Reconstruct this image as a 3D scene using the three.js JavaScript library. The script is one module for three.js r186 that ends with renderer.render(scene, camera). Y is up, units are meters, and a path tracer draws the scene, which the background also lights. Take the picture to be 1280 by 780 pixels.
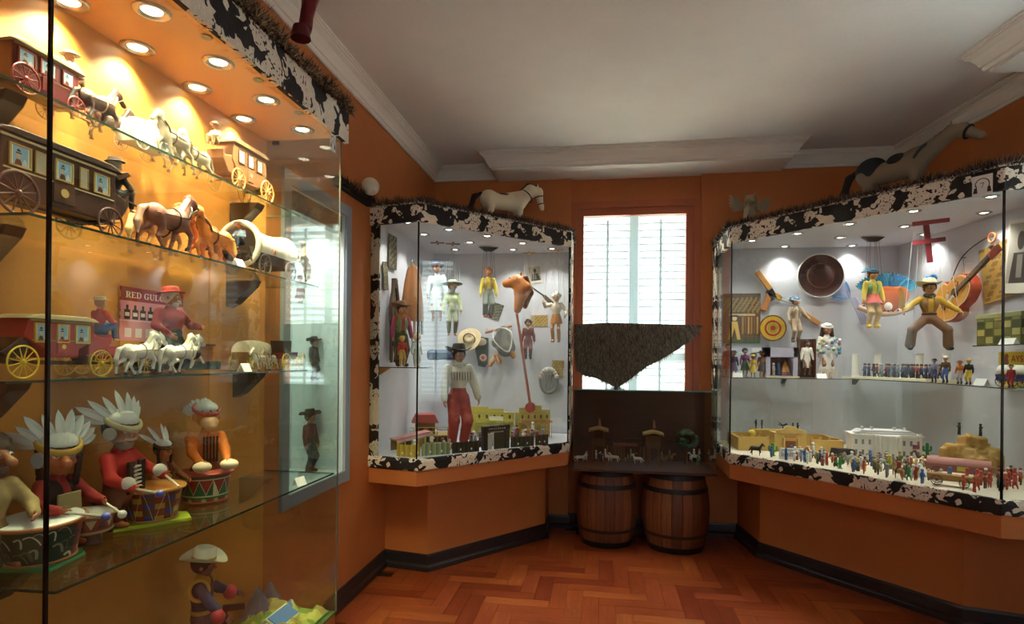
import * as THREE from 'three';
import { mergeGeometries } from 'three/addons/utils/BufferGeometryUtils.js';
import { RoundedBoxGeometry } from 'three/addons/geometries/RoundedBoxGeometry.js';

// ---------------------------------------------------------------- camera, sky, exposure
const scene = new THREE.Scene();
const camera = new THREE.PerspectiveCamera(56.27, 1280 / 780, 0.05, 200);
camera.rotation.order = 'YXZ';
camera.position.set(0, 1.5, 0);
camera.rotation.set(0, 0.1561, 0.0094);
camera.setViewOffset(1280, 780, 3.5, -57, 1280, 780);
camera.updateMatrixWorld(true);
scene.background = new THREE.Color(0.86, 0.94, 1.0);
scene.backgroundIntensity = 2.6;
// high sun over the terrace beside the house, grazing the window wall
const sun = new THREE.DirectionalLight(new THREE.Color(1, 0.97, 0.92), 70);
sun.position.set(7, 12, -13.5); sun.target.position.set(0, 0, -12.4); sun.castShadow = true; sun.shadow.mapSize.set(2048, 2048);
Object.assign(sun.shadow.camera, { left: -16, right: 16, top: 14, bottom: -14, near: 0.5, far: 40 });
scene.add(sun, sun.target);
const renderer = new THREE.WebGLRenderer({ antialias: true });
renderer.toneMapping = THREE.LinearToneMapping;
renderer.toneMappingExposure = 1.4;
renderer.shadowMap.enabled = true;

// ---------------------------------------------------------------- helpers
const { PI, sin, cos, abs, min, max, sqrt, floor, hypot } = Math;
let seedN = 7;
const rnd = () => { seedN = (seedN * 1664525 + 1013904223) >>> 0; return seedN / 4294967296; };
const rr = (a, b) => a + (b - a) * rnd();
const pick = (a) => a[floor(rnd() * a.length)];
const V = (x, y, z) => new THREE.Vector3(x, y, z);
const FPX = 729.4;
function ray(px, py) {
  const X = px - 636.5, Y = py - 447, r = 0.0094, u = X * cos(r) + Y * sin(r), v = -X * sin(r) + Y * cos(r);
  return V(u / FPX, -v / FPX, -1).applyAxisAngle(V(0, 1, 0), 0.1561);
}
const EYE = V(0, 1.5, 0);
const onY = (px, py, y) => { const d = ray(px, py); return EYE.clone().addScaledVector(d, (y - 1.5) / d.y); };
const onX = (px, py, x) => { const d = ray(px, py); return EYE.clone().addScaledVector(d, x / d.x); };
const onZ = (px, py, z) => { const d = ray(px, py); return EYE.clone().addScaledVector(d, z / d.z); };
const onPlane = (px, py, p, n) => { const d = ray(px, py); return EYE.clone().addScaledVector(d, p.clone().sub(EYE).dot(n) / d.dot(n)); };
const fwd = V(-sin(0.1561), 0, -cos(0.1561));
const mpp = (p) => p.clone().sub(EYE).dot(fwd) / FPX;      // metres per photo pixel at a point
const ntaken = {};
function numbered(n) { const k = ntaken[n] = (ntaken[n] ?? -1) + 1; return k ? n + '_' + String(k).padStart(3, '0') : n; }
function ud(o, label, category, group, kind) {
  if (label) o.userData.label = label; if (category) o.userData.category = category;
  if (group) o.userData.group = group; if (kind) o.userData.kind = kind; return o;
}
function thing(name, label, category, pos, turn = 0, group) {
  const g = new THREE.Group(); g.name = numbered(name); scene.add(g);
  if (pos) g.position.copy(pos); g.rotation.y = turn; return ud(g, label, category, group);
}
function part(parent, name, geo, mat, label) {
  const m = new THREE.Mesh(geo, mat); m.name = parent === scene ? numbered(name) : name;
  m.castShadow = !(mat.transmission > 0.6); m.receiveShadow = true; parent.add(m); if (label) m.userData.label = label; return m;
}
function grp(parent, name, x = 0, y = 0, z = 0) { const g = new THREE.Group(); g.name = name; g.position.set(x, y, z); parent.add(g); return g; }
function struct(name, geo, mat) { return ud(part(scene, name, geo, mat), null, null, null, 'structure'); }
function one(name, geo, mat, label, category, pos, turn = 0, group) {
  const m = part(scene, name, geo, mat); if (pos) m.position.copy(pos); m.rotation.y = turn; return ud(m, label, category, group);
}
function copyOf(src, label, pos, turn, group) {
  const c = src.clone(); c.name = numbered(src.name.replace(/_\d{3}$/, '')); scene.add(c); c.userData = { ...src.userData };
  if (label) c.userData.label = label; if (group) c.userData.group = group;
  c.position.copy(pos); c.rotation.y = turn; return c;
}
const mv = (g, x = 0, y = 0, z = 0) => g.translate(x, y, z);
const rot = (g, x = 0, y = 0, z = 0) => { if (x) g.rotateX(x); if (y) g.rotateY(y); if (z) g.rotateZ(z); return g; };
const merge = (a) => {
  const keys = ['position', 'normal'];
  if (a.every((g) => g.attributes.uv)) keys.push('uv'); if (a.every((g) => g.attributes.color)) keys.push('color');
  const list = a.map((g) => { const q = g.index ? g.toNonIndexed() : g.clone(); for (const k of Object.keys(q.attributes)) if (!keys.includes(k)) q.deleteAttribute(k); return q; });
  return mergeGeometries(list);
};
// box with uv in metres
function box(w, h, d, x = 0, y = 0, z = 0) {
  const g = new THREE.BoxGeometry(w, h, d), n = g.attributes.normal, p = g.attributes.position, uv = g.attributes.uv;
  for (let i = 0; i < p.count; i++) {
    const a = [p.getX(i), p.getY(i), p.getZ(i)];
    if (abs(n.getX(i)) > 0.5) uv.setXY(i, a[2], a[1]); else if (abs(n.getY(i)) > 0.5) uv.setXY(i, a[0], a[2]); else uv.setXY(i, a[0], a[1]);
  }
  return g.translate(x, y, z);
}
const rbox = (w, h, d, r = 0.004, x = 0, y = 0, z = 0) => new RoundedBoxGeometry(w, h, d, 2, min(r, w / 2.1, h / 2.1, d / 2.1)).translate(x, y, z);
const cyl = (r1, r2, h, n = 20, x = 0, y = 0, z = 0) => new THREE.CylinderGeometry(r1, r2, h, n).translate(x, y, z);
const sph = (r, x = 0, y = 0, z = 0, n = 14) => new THREE.SphereGeometry(r, n, Math.ceil(n * 0.7)).translate(x, y, z);
const ell = (rx, ry, rz, x = 0, y = 0, z = 0, n = 16) => new THREE.SphereGeometry(1, n, Math.ceil(n * 0.7)).scale(rx, ry, rz).translate(x, y, z);
const tor = (R, r, n = 32, m = 8) => new THREE.TorusGeometry(R, r, m, n);
const lathe = (pts, n = 28) => new THREE.LatheGeometry(pts.map((p) => new THREE.Vector2(p[0], p[1])), n);
function bar(a, b, r, n = 8, r2 = r) {               // round bar between two points
  const A = a.isVector3 ? a : V(...a), B = b.isVector3 ? b : V(...b), L = A.distanceTo(B);
  const g = new THREE.CylinderGeometry(r2, r, L, n);
  g.applyQuaternion(new THREE.Quaternion().setFromUnitVectors(V(0, 1, 0), B.clone().sub(A).normalize()));
  return g.translate((A.x + B.x) / 2, (A.y + B.y) / 2, (A.z + B.z) / 2);
}
function tube(pts, r, seg = 24, n = 8, closed = false) { return new THREE.TubeGeometry(new THREE.CatmullRomCurve3(pts.map((p) => (p.isVector3 ? p : V(...p))), closed), seg, r, n, closed); }
function extr(pts, d, bevel = 0, holes = []) {         // outline in xy, thickness along z, centred
  const s = new THREE.Shape(pts.map((p) => new THREE.Vector2(p[0], p[1])));
  for (const h of holes) s.holes.push(new THREE.Path(h.map((p) => new THREE.Vector2(p[0], p[1]))));
  return new THREE.ExtrudeGeometry(s, { depth: d - 2 * bevel, bevelEnabled: bevel > 0, bevelSize: bevel, bevelThickness: bevel, bevelSegments: 2, curveSegments: 12 }).translate(0, 0, -d / 2 + bevel);
}
const circ = (r, n = 24, x = 0, y = 0, ry = r) => Array.from({ length: n }, (_, i) => [x + r * cos(i / n * 2 * PI), y + ry * sin(i / n * 2 * PI)]);
// vertical prism over a plan polygon (x,z), from y0 to y1
function prism(pts, y0, y1) {
  const s = new THREE.Shape(pts.map((p) => new THREE.Vector2(p[0], -p[1])));
  return new THREE.ExtrudeGeometry(s, { depth: y1 - y0, bevelEnabled: false }).rotateX(-PI / 2).translate(0, y0, 0);
}
// upright slab standing on the plan segment a-b, thickness t towards its left
function slab(a, b, y0, y1, t, off = 0) {
  const dx = b[0] - a[0], dz = b[1] - a[1], L = hypot(dx, dz);
  const g = box(L, y1 - y0, t, L / 2, (y0 + y1) / 2, -t / 2 - off);
  return g.rotateY(-Math.atan2(dz, dx)).translate(a[0], 0, a[1]);
}

// ---------------------------------------------------------------- noise and textures
const perm = new Uint8Array(512); { const p = Array.from({ length: 256 }, (_, i) => i); for (let i = 255; i > 0; i--) { const j = floor(rnd() * (i + 1)); [p[i], p[j]] = [p[j], p[i]]; } for (let i = 0; i < 512; i++) perm[i] = p[i & 255]; }
function vnoise(x, y, w = 256) {
  const xi = floor(x), yi = floor(y), fx = x - xi, fy = y - yi, u = fx * fx * (3 - 2 * fx), v = fy * fy * (3 - 2 * fy);
  const h = (a, b) => perm[perm[((a % w) + w) % w & 255] + (((b % w) + w) % w & 255)] / 255;
  return (h(xi, yi) * (1 - u) + h(xi + 1, yi) * u) * (1 - v) + (h(xi, yi + 1) * (1 - u) + h(xi + 1, yi + 1) * u) * v;
}
const fbm = (x, y, w, o = 4) => { let s = 0, a = 0.5, t = 0; for (let i = 0; i < o; i++) { s += a * vnoise(x, y, w); t += a; x *= 2; y *= 2; w *= 2; a *= 0.5; } return s / t; };
function dataTex(n, f, srgb = true, rep = 1) {
  const d = new Uint8Array(n * n * 4);
  for (let y = 0; y < n; y++) for (let x = 0; x < n; x++) { const c = f(x / n, y / n), i = (y * n + x) * 4; d[i] = c[0]; d[i + 1] = c[1]; d[i + 2] = c[2]; d[i + 3] = 255; }
  const t = new THREE.DataTexture(d, n, n); t.wrapS = t.wrapT = THREE.RepeatWrapping; t.magFilter = THREE.LinearFilter; t.minFilter = THREE.LinearMipmapLinearFilter; t.generateMipmaps = true;
  if (srgb) t.colorSpace = THREE.SRGBColorSpace; t.repeat.set(rep, rep); t.needsUpdate = true; return t;
}
function canvasTex(w, h, draw) {
  const c = document.createElement('canvas'); c.width = w; c.height = h; draw(c.getContext('2d'), w, h);
  const t = new THREE.CanvasTexture(c); t.colorSpace = THREE.SRGBColorSpace; return t;
}
const mix = (a, b, t) => [a[0] + (b[0] - a[0]) * t, a[1] + (b[1] - a[1]) * t, a[2] + (b[2] - a[2]) * t];
const sm = (a, b, x) => { const t = min(1, max(0, (x - a) / (b - a))); return t * t * (3 - 2 * t); };
const mcache = {};
function mat(color, rough = 0.7, metal = 0, extra) {
  const key = color + '|' + rough + '|' + metal; if (!extra && mcache[key]) return mcache[key];
  const m = new THREE.MeshStandardMaterial({ color, roughness: rough, metalness: metal, ...extra }); if (!extra) mcache[key] = m; return m;
}
const vmat = new THREE.MeshStandardMaterial({ vertexColors: true, roughness: 0.55 });
const lin = (hex) => { const c = new THREE.Color(hex); return [c.r, c.g, c.b]; };
function paint(g, hex) { const c = lin(hex), n = g.attributes.position.count, a = new Float32Array(n * 3); for (let i = 0; i < n; i++) a.set(c, i * 3); g.setAttribute('color', new THREE.BufferAttribute(a, 3)); return g; }

const paintTex = (c, amp = 10) => dataTex(256, (x, y) => { const n = (fbm(x * 6, y * 6, 6, 4) - 0.5) * amp + (vnoise(x * 128, y * 128, 128) - 0.5) * 4; return c.map((q) => max(0, min(255, q + n))); });
const hideTex = dataTex(1024, (x, y) => {
  const wx = x * 16 + fbm(x * 22 + 3, y * 22, 22, 2) * 0.9, wy = y * 16 + fbm(x * 22, y * 22 + 9, 22, 2) * 0.9;
  const big = fbm(wx, wy, 16, 3), spk = vnoise(x * 120, y * 120, 120), zone = fbm(x * 8 + 5, y * 8 + 2, 8, 2);
  const dark = sm(0.57, 0.582, big) + (zone > 0.56 ? sm(0.74, 0.8, spk) : 0);
  const hair = (vnoise(x * 400, y * 90, 400) - 0.5) * 26;
  const c = mix([228, 214, 194], [30, 21, 18], min(1, dark));
  return c.map((q) => max(0, min(255, q + hair * (dark > 0.5 ? 0.4 : 1))));
});
const hideBump = dataTex(256, (x, y) => { const n = 255 * vnoise(x * 128, y * 24, 128); return [n, n, n]; }, false, 4);
const woodTex = (a, b, n = 512, rings = 10, streak = 1) => dataTex(n, (x, y) => {
  const g = fbm(x * 3, y * 40, 64, 4), r = fbm(x * 2 + 7, y * rings, 32, 3), f = vnoise(x * 14, y * 220, 256);
  return mix(a, b, min(1, max(0, 0.55 * g + 0.45 * r + (f - 0.5) * 0.35 * streak)));
});
const mWall = new THREE.MeshStandardMaterial({ map: paintTex([188, 108, 50], 12), roughness: 0.62 });
const mCeil = new THREE.MeshStandardMaterial({ map: paintTex([226, 220, 214], 8), roughness: 0.8 });
const mCornice = mat('#e6ddd2', 0.55);
const mSkirt = mat('#2a2224', 0.35);
const mHide = new THREE.MeshStandardMaterial({ map: hideTex, roughness: 0.75, bumpMap: hideBump, bumpScale: 0.002 });
const mLining = new THREE.MeshStandardMaterial({ map: paintTex([206, 206, 214], 6), roughness: 0.7 });
const mGlass = new THREE.MeshPhysicalMaterial({ color: '#f6fbf9', roughness: 0.0, transmission: 1, thickness: 0, ior: 1.5 });
const mGlassEdge = new THREE.MeshPhysicalMaterial({ color: '#27493f', roughness: 0.15, transmission: 0.2, thickness: 0 });
const mJoint = mat('#15130f', 0.25, 0.3);
const mSteel = mat('#b9b4ab', 0.25, 0.9);
// ---------------------------------------------------------------- room shell
const XL = -1.525, ZB = -5.179, YC = 3.22, ZF = 1.8;
const RA = [2.385, ZB], RB = [3.05, ZF];
const RL = hypot(RB[0] - RA[0], RB[1] - RA[1]), RD = [(RB[0] - RA[0]) / RL, (RB[1] - RA[1]) / RL];
const rw = (s, o = 0) => [RA[0] + RD[0] * s - RD[1] * o, RA[1] + RD[1] * s + RD[0] * o];   // point on the right wall, o metres into the room
const atR = (z) => RA[0] + RD[0] / RD[1] * (z - RA[1]);
// sweep a profile (out, y) along a plan path, mitred; side +1 = to the right of travel
function sweep(path, prof, side = 1) {
  const n = path.length, rows = [];
  for (let i = 0; i < n; i++) {
    const d = (a, b) => { const l = hypot(b[0] - a[0], b[1] - a[1]); return [(b[0] - a[0]) / l, (b[1] - a[1]) / l]; };
    const d0 = i ? d(path[i - 1], path[i]) : d(path[0], path[1]), d1 = i < n - 1 ? d(path[i], path[i + 1]) : d0;
    const n0 = [-d0[1] * side, d0[0] * side], n1 = [-d1[1] * side, d1[0] * side], m = [n0[0] + n1[0], n0[1] + n1[1]], k = 2 / (m[0] * m[0] + m[1] * m[1]);
    rows.push(prof.map(([o, y]) => [path[i][0] + m[0] * k * o, y, path[i][1] + m[1] * k * o]));
  }
  const pos = [], uv = []; let s = 0;
  for (let i = 0; i < n - 1; i++) {
    const len = hypot(path[i + 1][0] - path[i][0], path[i + 1][1] - path[i][1]); let q = 0;
    for (let j = 0; j < prof.length - 1; j++) {
      const a = rows[i][j], b = rows[i + 1][j], c = rows[i + 1][j + 1], e = rows[i][j + 1], w = hypot(prof[j + 1][0] - prof[j][0], prof[j + 1][1] - prof[j][1]);
      const tri = side > 0 ? [a, b, c, a, c, e] : [a, c, b, a, e, c], t = side > 0 ? [[0, 0], [1, 0], [1, 1], [0, 0], [1, 1], [0, 1]] : [[0, 0], [1, 1], [1, 0], [0, 0], [0, 1], [1, 1]];
      tri.forEach((p) => pos.push(...p)); t.forEach(([u, v]) => uv.push(s + u * len, q + v * w)); q += w;
    }
    s += len;
  }
  const g = new THREE.BufferGeometry(); g.setAttribute('position', new THREE.Float32BufferAttribute(pos, 3)); g.setAttribute('uv', new THREE.Float32BufferAttribute(uv, 2)); g.computeVertexNormals(); return g;
}
// floor: dark bed with parquet blocks laid in herringbone
{
  const bed = struct('floor', prism([[XL - 0.2, ZB - 0.25], [RA[0] + 0.2, ZB - 0.25], [RB[0] + 0.2, ZF + 0.2], [XL - 0.2, ZF + 0.2]], -0.12, -0.012), mat('#2b120a', 0.8));
  const W = 0.1, n = 4, L = W * n, tones = [[172, 82, 40], [182, 92, 46], [160, 72, 36], [190, 102, 52], [150, 64, 32], [174, 84, 48]];
  const tex = woodTex([255, 255, 255], [176, 158, 146], 512, 6);
  const mats = tones.map(([r, g, b], i) => { const t = tex.clone(); t.repeat.set(2, 2); t.offset.set(i * 0.17, i * 0.31); t.needsUpdate = true; return new THREE.MeshStandardMaterial({ color: new THREE.Color(`rgb(${r},${g},${b})`), map: t, roughness: 0.34 }); });
  const gx = box(L - 0.0018, 0.012, W - 0.0018, 0, -0.006, 0), gz = gx.clone().rotateY(PI / 2), rest = [];
  let count = 0;
  const put = (x, z, horiz) => {
    if (x < XL + 0.02 || z < ZB || z > ZF - 0.05 || x > atR(z)) return;
    const v = V(x, 0, z).sub(EYE), d = v.dot(fwd); let show = d > 1.5;
    if (show) { const rx = v.x * cos(0.1561) - v.z * sin(0.1561), px = 636 + rx / d * FPX, py = 447 + 1.5 / d * FPX; show = px > -60 && px < 1330 && py < 860; }
    if (x < -0.45 && z < -4.0 - (x + 1.2) * 1.2 || x > 1.2 && z < -4.69 + (x - 1.2) * 1.2 || x < -1.15 && z > -2.5) show = false;
    const k = floor(rnd() * mats.length);
    if (show && count < 300) { const m = part(bed, 'parquet_block', horiz ? gx : gz, mats[k]); m.position.set(x, 0, z); m.position.y = rr(-0.0008, 0.0004); count++; }
    else rest.push((horiz ? gx : gz).clone().translate(x, 0, z));
  };
  const ox = -1.9, oz = -5.6;
  for (let y = 0; y < 85; y++) for (let x = 0; x < 62; x++) {
    const t = (((x - y) % (2 * n)) + 2 * n) % (2 * n);
    if (t === 0) put(ox + x * W + L / 2, oz + y * W + W / 2, true);
    if (t === 2 * n - 1) put(ox + x * W + W / 2, oz + y * W + L / 2, false);
  }
  ud(part(bed, 'parquet_field', merge(rest), mats[0]), null, null, null, 'stuff');
}
struct('ceiling', prism([[XL - 0.2, ZB - 0.25], [RA[0] + 0.2, ZB - 0.25], [RB[0] + 0.2, ZF + 0.2], [XL - 0.2, ZF + 0.2]], YC, YC + 0.15), mCeil);
// left wall, open where the grey-framed showcase is let in
const SH = { z0: -3.30, z1: -2.66, y0: 0.81, y1: 2.34 };
struct('wall_left', merge([
  slab([XL, ZF + 0.2], [XL, SH.z1], 0, YC, 0.2), slab([XL, SH.z0], [XL, ZB - 0.2], 0, YC, 0.2),
  slab([XL, SH.z1], [XL, SH.z0], 0, SH.y0, 0.2), slab([XL, SH.z1], [XL, SH.z0], SH.y1, YC, 0.2)]), mWall);
const WX0 = -0.275, WX1 = 0.838, WIN = { x0: -0.2, x1: 0.756, y0: 0.92, y1: 2.80 };
struct('wall_back', merge([
  slab([XL, ZB], [WX0, ZB], 0, YC, 0.24), slab([WX1, ZB], [RA[0] + 0.1, ZB], 0, YC, 0.24),
  slab([WX0, ZB - 0.07], [WIN.x0, ZB - 0.07], 0, YC, 0.17), slab([WIN.x1, ZB - 0.07], [WX1, ZB - 0.07], 0, YC, 0.17),
  slab([WIN.x0, ZB - 0.07], [WIN.x1, ZB - 0.07], 0, WIN.y0, 0.17), slab([WIN.x0, ZB - 0.07], [WIN.x1, ZB - 0.07], WIN.y1, YC, 0.17)]), mWall);
const S2 = { s0: 2.02, s1: 2.98 };
struct('wall_right', merge([
  slab(rw(0), rw(S2.s0), 0, YC, 0.24), slab(rw(S2.s1), rw(RL + 0.2), 0, YC, 0.24), slab(rw(S2.s0), rw(S2.s1), 0, WIN.y0, 0.24), slab(rw(S2.s0), rw(S2.s1), WIN.y1, YC, 0.24)]), mWall);
// wall behind the viewer, with an unseen window added to fill the room with daylight
const W3 = { x0: 0.1, x1: 1.7, y0: 0.95, y1: 2.9 };
struct('wall_front', merge([
  box(W3.x0 - XL + 0.2, YC, 0.2, (W3.x0 + XL - 0.2) / 2, YC / 2, ZF + 0.1), box(1.6, YC, 0.2, W3.x1 + 0.8, YC / 2, ZF + 0.1), box(W3.x1 - W3.x0, W3.y0, 0.2, (W3.x0 + W3.x1) / 2, W3.y0 / 2, ZF + 0.1), box(W3.x1 - W3.x0, YC - W3.y1, 0.2, (W3.x0 + W3.x1) / 2, (YC + W3.y1) / 2, ZF + 0.1)]), mWall);
{
  const w3 = new THREE.Group(); w3.name = 'window_3'; scene.add(w3); ud(w3, null, null, null, 'structure'); const n = 2, w = (W3.x1 - W3.x0) / n, h = W3.y1 - W3.y0, fm = mat('#e6e2da', 0.5);
  for (let i = 0; i < n; i++) { part(w3, 'pane', box(w - 0.06, h - 0.06, 0.006, W3.x0 + w * (i + 0.5), (W3.y0 + W3.y1) / 2, ZF + 0.1), mGlass); }
  for (let i = 0; i <= n; i++) part(w3, 'mullion', box(0.06, h, 0.07, min(W3.x1 - 0.03, max(W3.x0 + 0.03, W3.x0 + w * i)), (W3.y0 + W3.y1) / 2, ZF + 0.1), fm); for (const y of [W3.y0 + 0.03, W3.y1 - 0.03]) part(w3, 'frame_rail', box(W3.x1 - W3.x0, 0.06, 0.07, (W3.x0 + W3.x1) / 2, y, ZF + 0.1), fm);
}
// cornice running round the room and round the two pelmet boxes
const PX0 = -0.93, PX1 = 1.47, PZ = -4.85, PS0 = 1.58, PS1 = 3.98, PO = 0.45;
{
  const prof = [[0.004, 3.1], [0.018, 3.1], [0.024, 3.11], [0.024, 3.122], [0.032, 3.126], [0.042, 3.15], [0.06, 3.176], [0.082, 3.19], [0.082, 3.199], [0.09, 3.2], [0.09, 3.21], [0.102, 3.211], [0.102, 3.222]];
  const path = [[XL, ZF], [XL, ZB], [PX0, ZB], [PX0, PZ], [PX1, PZ], [PX1, ZB], RA, rw(PS0), rw(PS0, PO), rw(PS1, PO), rw(PS1), RB];
  struct('trim_1', sweep(path, prof, 1), mCornice);
  struct('trim_2', prism([[PX0, ZB - 0.05], [PX0, PZ], [PX1, PZ], [PX1, ZB - 0.05]].reverse(), 3.085, YC), mCornice);
  struct('trim_3', prism([rw(PS0, -0.04), rw(PS0, PO), rw(PS1, PO), rw(PS1, -0.04)], 3.085, YC), mCornice);
}
const skirtProf = [[0, 0.115], [0.01, 0.115], [0.014, 0.1], [0.014, 0.045], [0.026, 0.035], [0.03, 0.03], [0.03, 0]].reverse();
const skirt = (name, path) => struct(name, sweep(path, skirtProf, 1), mSkirt);
skirt('baseboard_left', [[XL, ZF], [XL, -4.0]]);
skirt('baseboard_back', [[-0.437, ZB], [WX0, ZB], [WX0, ZB - 0.07], [WX1, ZB - 0.07], [WX1, ZB], [1.2, ZB]]);
skirt('baseboard_right', [rw(1.7), RB]);

// windows: painted timber casing, two louvred shutter leaves with a rail, panes behind
const mCasing = new THREE.MeshStandardMaterial({ map: paintTex([176, 88, 38], 10), roughness: 0.4 });
const mShut = new THREE.MeshPhysicalMaterial({ color: '#e3eef2', roughness: 0.9, transmission: 0.35, thickness: 0, ior: 1.3 });
function windowAt(name, place, w, y0, y1) {            // local frame: x across, z towards the room, origin mid sill
  const o = new THREE.Group(); o.name = name; scene.add(o); ud(o, null, null, null, 'structure'); place(o);
  const h = y1 - y0, ring = (a, b, za, zb2) => {           // rectangular casing ring between two margins
    const d = za - zb2, z = (za + zb2) / 2;
    return merge([box(b - a, h + a + b, d, -(w / 2 + (a + b) / 2), y0 + (h + b) / 2 - a / 2, z), box(b - a, h + a + b, d, w / 2 + (a + b) / 2, y0 + (h + b) / 2 - a / 2, z), box(w + 2 * a, b - a, d, 0, y1 + (a + b) / 2, z)]);
  };
  part(o, 'casing', ring(0.028, 0.085, 0.045, -0.02), mCasing);
  part(o, 'casing', ring(-0.036, 0.034, 0.018, -0.016), mCasing);
  part(o, 'casing', ring(0.002, 0.034, -0.016, -0.14), mCasing);
  part(o, 'sill', rbox(w + 0.2, 0.04, 0.2, 0.006, 0, y0 - 0.02, -0.03), mCasing);
  const lw = w / 2 - 0.002, st = 0.038, zc = -0.035, t = 0.028;
  for (const s of [-1, 1]) {
    const leaf = grp(o, 'shutter_leaf', s * w / 4, 0, zc);
    const rails = [[y0, y0 + 0.09], [y0 + h * 0.30, y0 + h * 0.30 + 0.07], [y1 - 0.045, y1]];
    part(leaf, 'stile', box(st, h, t, -lw / 2 + st / 2, y0 + h / 2, 0), mShut); part(leaf, 'stile', box(st, h, t, lw / 2 - st / 2, y0 + h / 2, 0), mShut);
    for (const [a, b] of rails) part(leaf, 'rail', box(lw - 2 * st, b - a, t * 0.9, 0, (a + b) / 2, 0), mShut);
    part(leaf, 'tilt_rod', box(0.022, h - 0.15, 0.012, s * -0.01, y0 + h / 2, 0.03), mShut);
    const sl = new RoundedBoxGeometry(lw - 2 * st - 0.004, 0.008, 0.056, 1, 0.0038).rotateX(-0.42);
    for (let r = 0; r < 2; r++) for (let y = rails[r][1] + 0.03; y < rails[r + 1][0] - 0.012; y += 0.0612) { const m = part(leaf, 'slat', sl, mShut); m.position.y = y; }
  }
  part(o, 'pane', box(w, h, 0.004, 0, y0 + h / 2, -0.11), mGlass);
  part(o, 'mullion', box(0.05, h, 0.04, 0, y0 + h / 2, -0.13), mShut);
  return o;
}
windowAt('window_1', (o) => o.position.set((WIN.x0 + WIN.x1) / 2, 0, ZB - 0.07), WIN.x1 - WIN.x0, WIN.y0, WIN.y1);
windowAt('window_2', (o) => { const p = rw((S2.s0 + S2.s1) / 2); o.position.set(p[0], 0, p[1]); o.rotation.y = -PI / 2 - Math.atan2(RD[0], RD[1]); }, S2.s1 - S2.s0, WIN.y0, WIN.y1);
// ---------------------------------------------------------------- display cabinets
const mLens = new THREE.MeshStandardMaterial({ color: '#ffffff', emissive: new THREE.Color(1, 0.97, 0.9), emissiveIntensity: 7 });
const mLensW = new THREE.MeshStandardMaterial({ color: '#fff3d8', emissive: new THREE.Color(1, 0.86, 0.6), emissiveIntensity: 8 });
const ringGeo = lathe([[0.024, 0.002], [0.03, -0.004], [0.038, -0.006], [0.044, -0.003], [0.045, 0.003], [0.024, 0.003]].map(([a, b]) => [a, b]), 28);
const lensGeo = lathe([[0, -0.003], [0.014, -0.0025], [0.025, 0.001], [0, 0.0012]], 24);
function downlight(cab, p, k, opt) {
  const d = grp(cab, 'downlight', p.x, p.y, p.z), s = opt.size ?? 1;
  const r = part(d, 'ring', ringGeo, mSteel), l = part(d, 'lens_light', lensGeo, opt.warm ? mLensW : mLens); r.scale.setScalar(s); l.scale.setScalar(s); l.castShadow = false;
  const L = new THREE.SpotLight(opt.warm ? new THREE.Color(1, 0.87, 0.54) : new THREE.Color(1, 0.95, 0.88), k, 0, opt.cone ?? 1.0, 0.65, 2);
  L.position.set(0, -0.012, 0); L.target.position.set(opt.tx ?? 0, -1, opt.tz ?? 0); L.castShadow = true; L.shadow.radius = 1.2; L.name = 'downlight'; d.add(L, L.target);
}
const strandGeo = (() => { const g = new THREE.ConeGeometry(0.0032, 1, 4, 2, true); g.translate(0, 0.5, 0); const p = g.attributes.position; for (let i = 0; i < p.count; i++) { const t = p.getY(i); p.setX(i, p.getX(i) + 0.014 * t * t); } g.computeVertexNormals(); return g; })();
function fringe(parent, pts, y, h, n, colors, name = 'fur_fringe') {     // tufts of hair along a plan path
  const im = new THREE.InstancedMesh(strandGeo, mat('#ffffff', 0.8), n), M = new THREE.Matrix4(), q = new THREE.Quaternion(), c = new THREE.Color();
  const segs = pts.slice(1).map((b, i) => [pts[i], b, hypot(b[0] - pts[i][0], b[1] - pts[i][1])]), T = segs.reduce((s, a) => s + a[2], 0);
  for (let i = 0; i < n; i++) {
    let t = rnd() * T, k = 0; while (t > segs[k][2] && k < segs.length - 1) t -= segs[k++][2];
    const [a, b, L] = segs[k], u = t / L, x = a[0] + (b[0] - a[0]) * u + rr(-0.03, 0.03), z = a[1] + (b[1] - a[1]) * u + rr(-0.03, 0.03);
    const clump = 0.55 + 0.8 * vnoise(x * 17, z * 17);
    q.setFromEuler(new THREE.Euler(rr(-1.0, 1.0), rr(0, 6.28), rr(-1.0, 1.0)));
    M.compose(V(x, y + rr(-0.01, 0.006), z), q, V(1, h * rr(0.5, 1.2) * clump, 1)); im.setMatrixAt(i, M); im.setColorAt(i, c.set(pick(colors)));
  }
  im.name = name; im.castShadow = im.receiveShadow = true; im.userData.kind = 'stuff'; parent.add(im); return im;
}
const roundBadge = (n) => canvasTex(128, 160, (c, w, h) => {
  c.fillStyle = '#e4e2dc'; c.fillRect(0, 0, w, h); c.strokeStyle = '#1c1c1c'; c.lineWidth = 6; c.beginPath(); c.moveTo(26, 128); c.lineTo(26, 78); c.arc(64, 70, 44, PI * 0.93, PI * 0.07); c.lineTo(102, 128); c.stroke();
  c.fillStyle = '#1c1c1c'; for (const s of [-1, 1]) { c.beginPath(); c.moveTo(64 + s * 34, 92); c.lineTo(64 + s * 50, 92); c.lineTo(64 + s * 58, 134); c.lineTo(64 + s * 30, 134); c.fill(); }
  c.font = '52px serif'; c.textAlign = 'center'; c.fillText(n, 64, 96);
});
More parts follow.
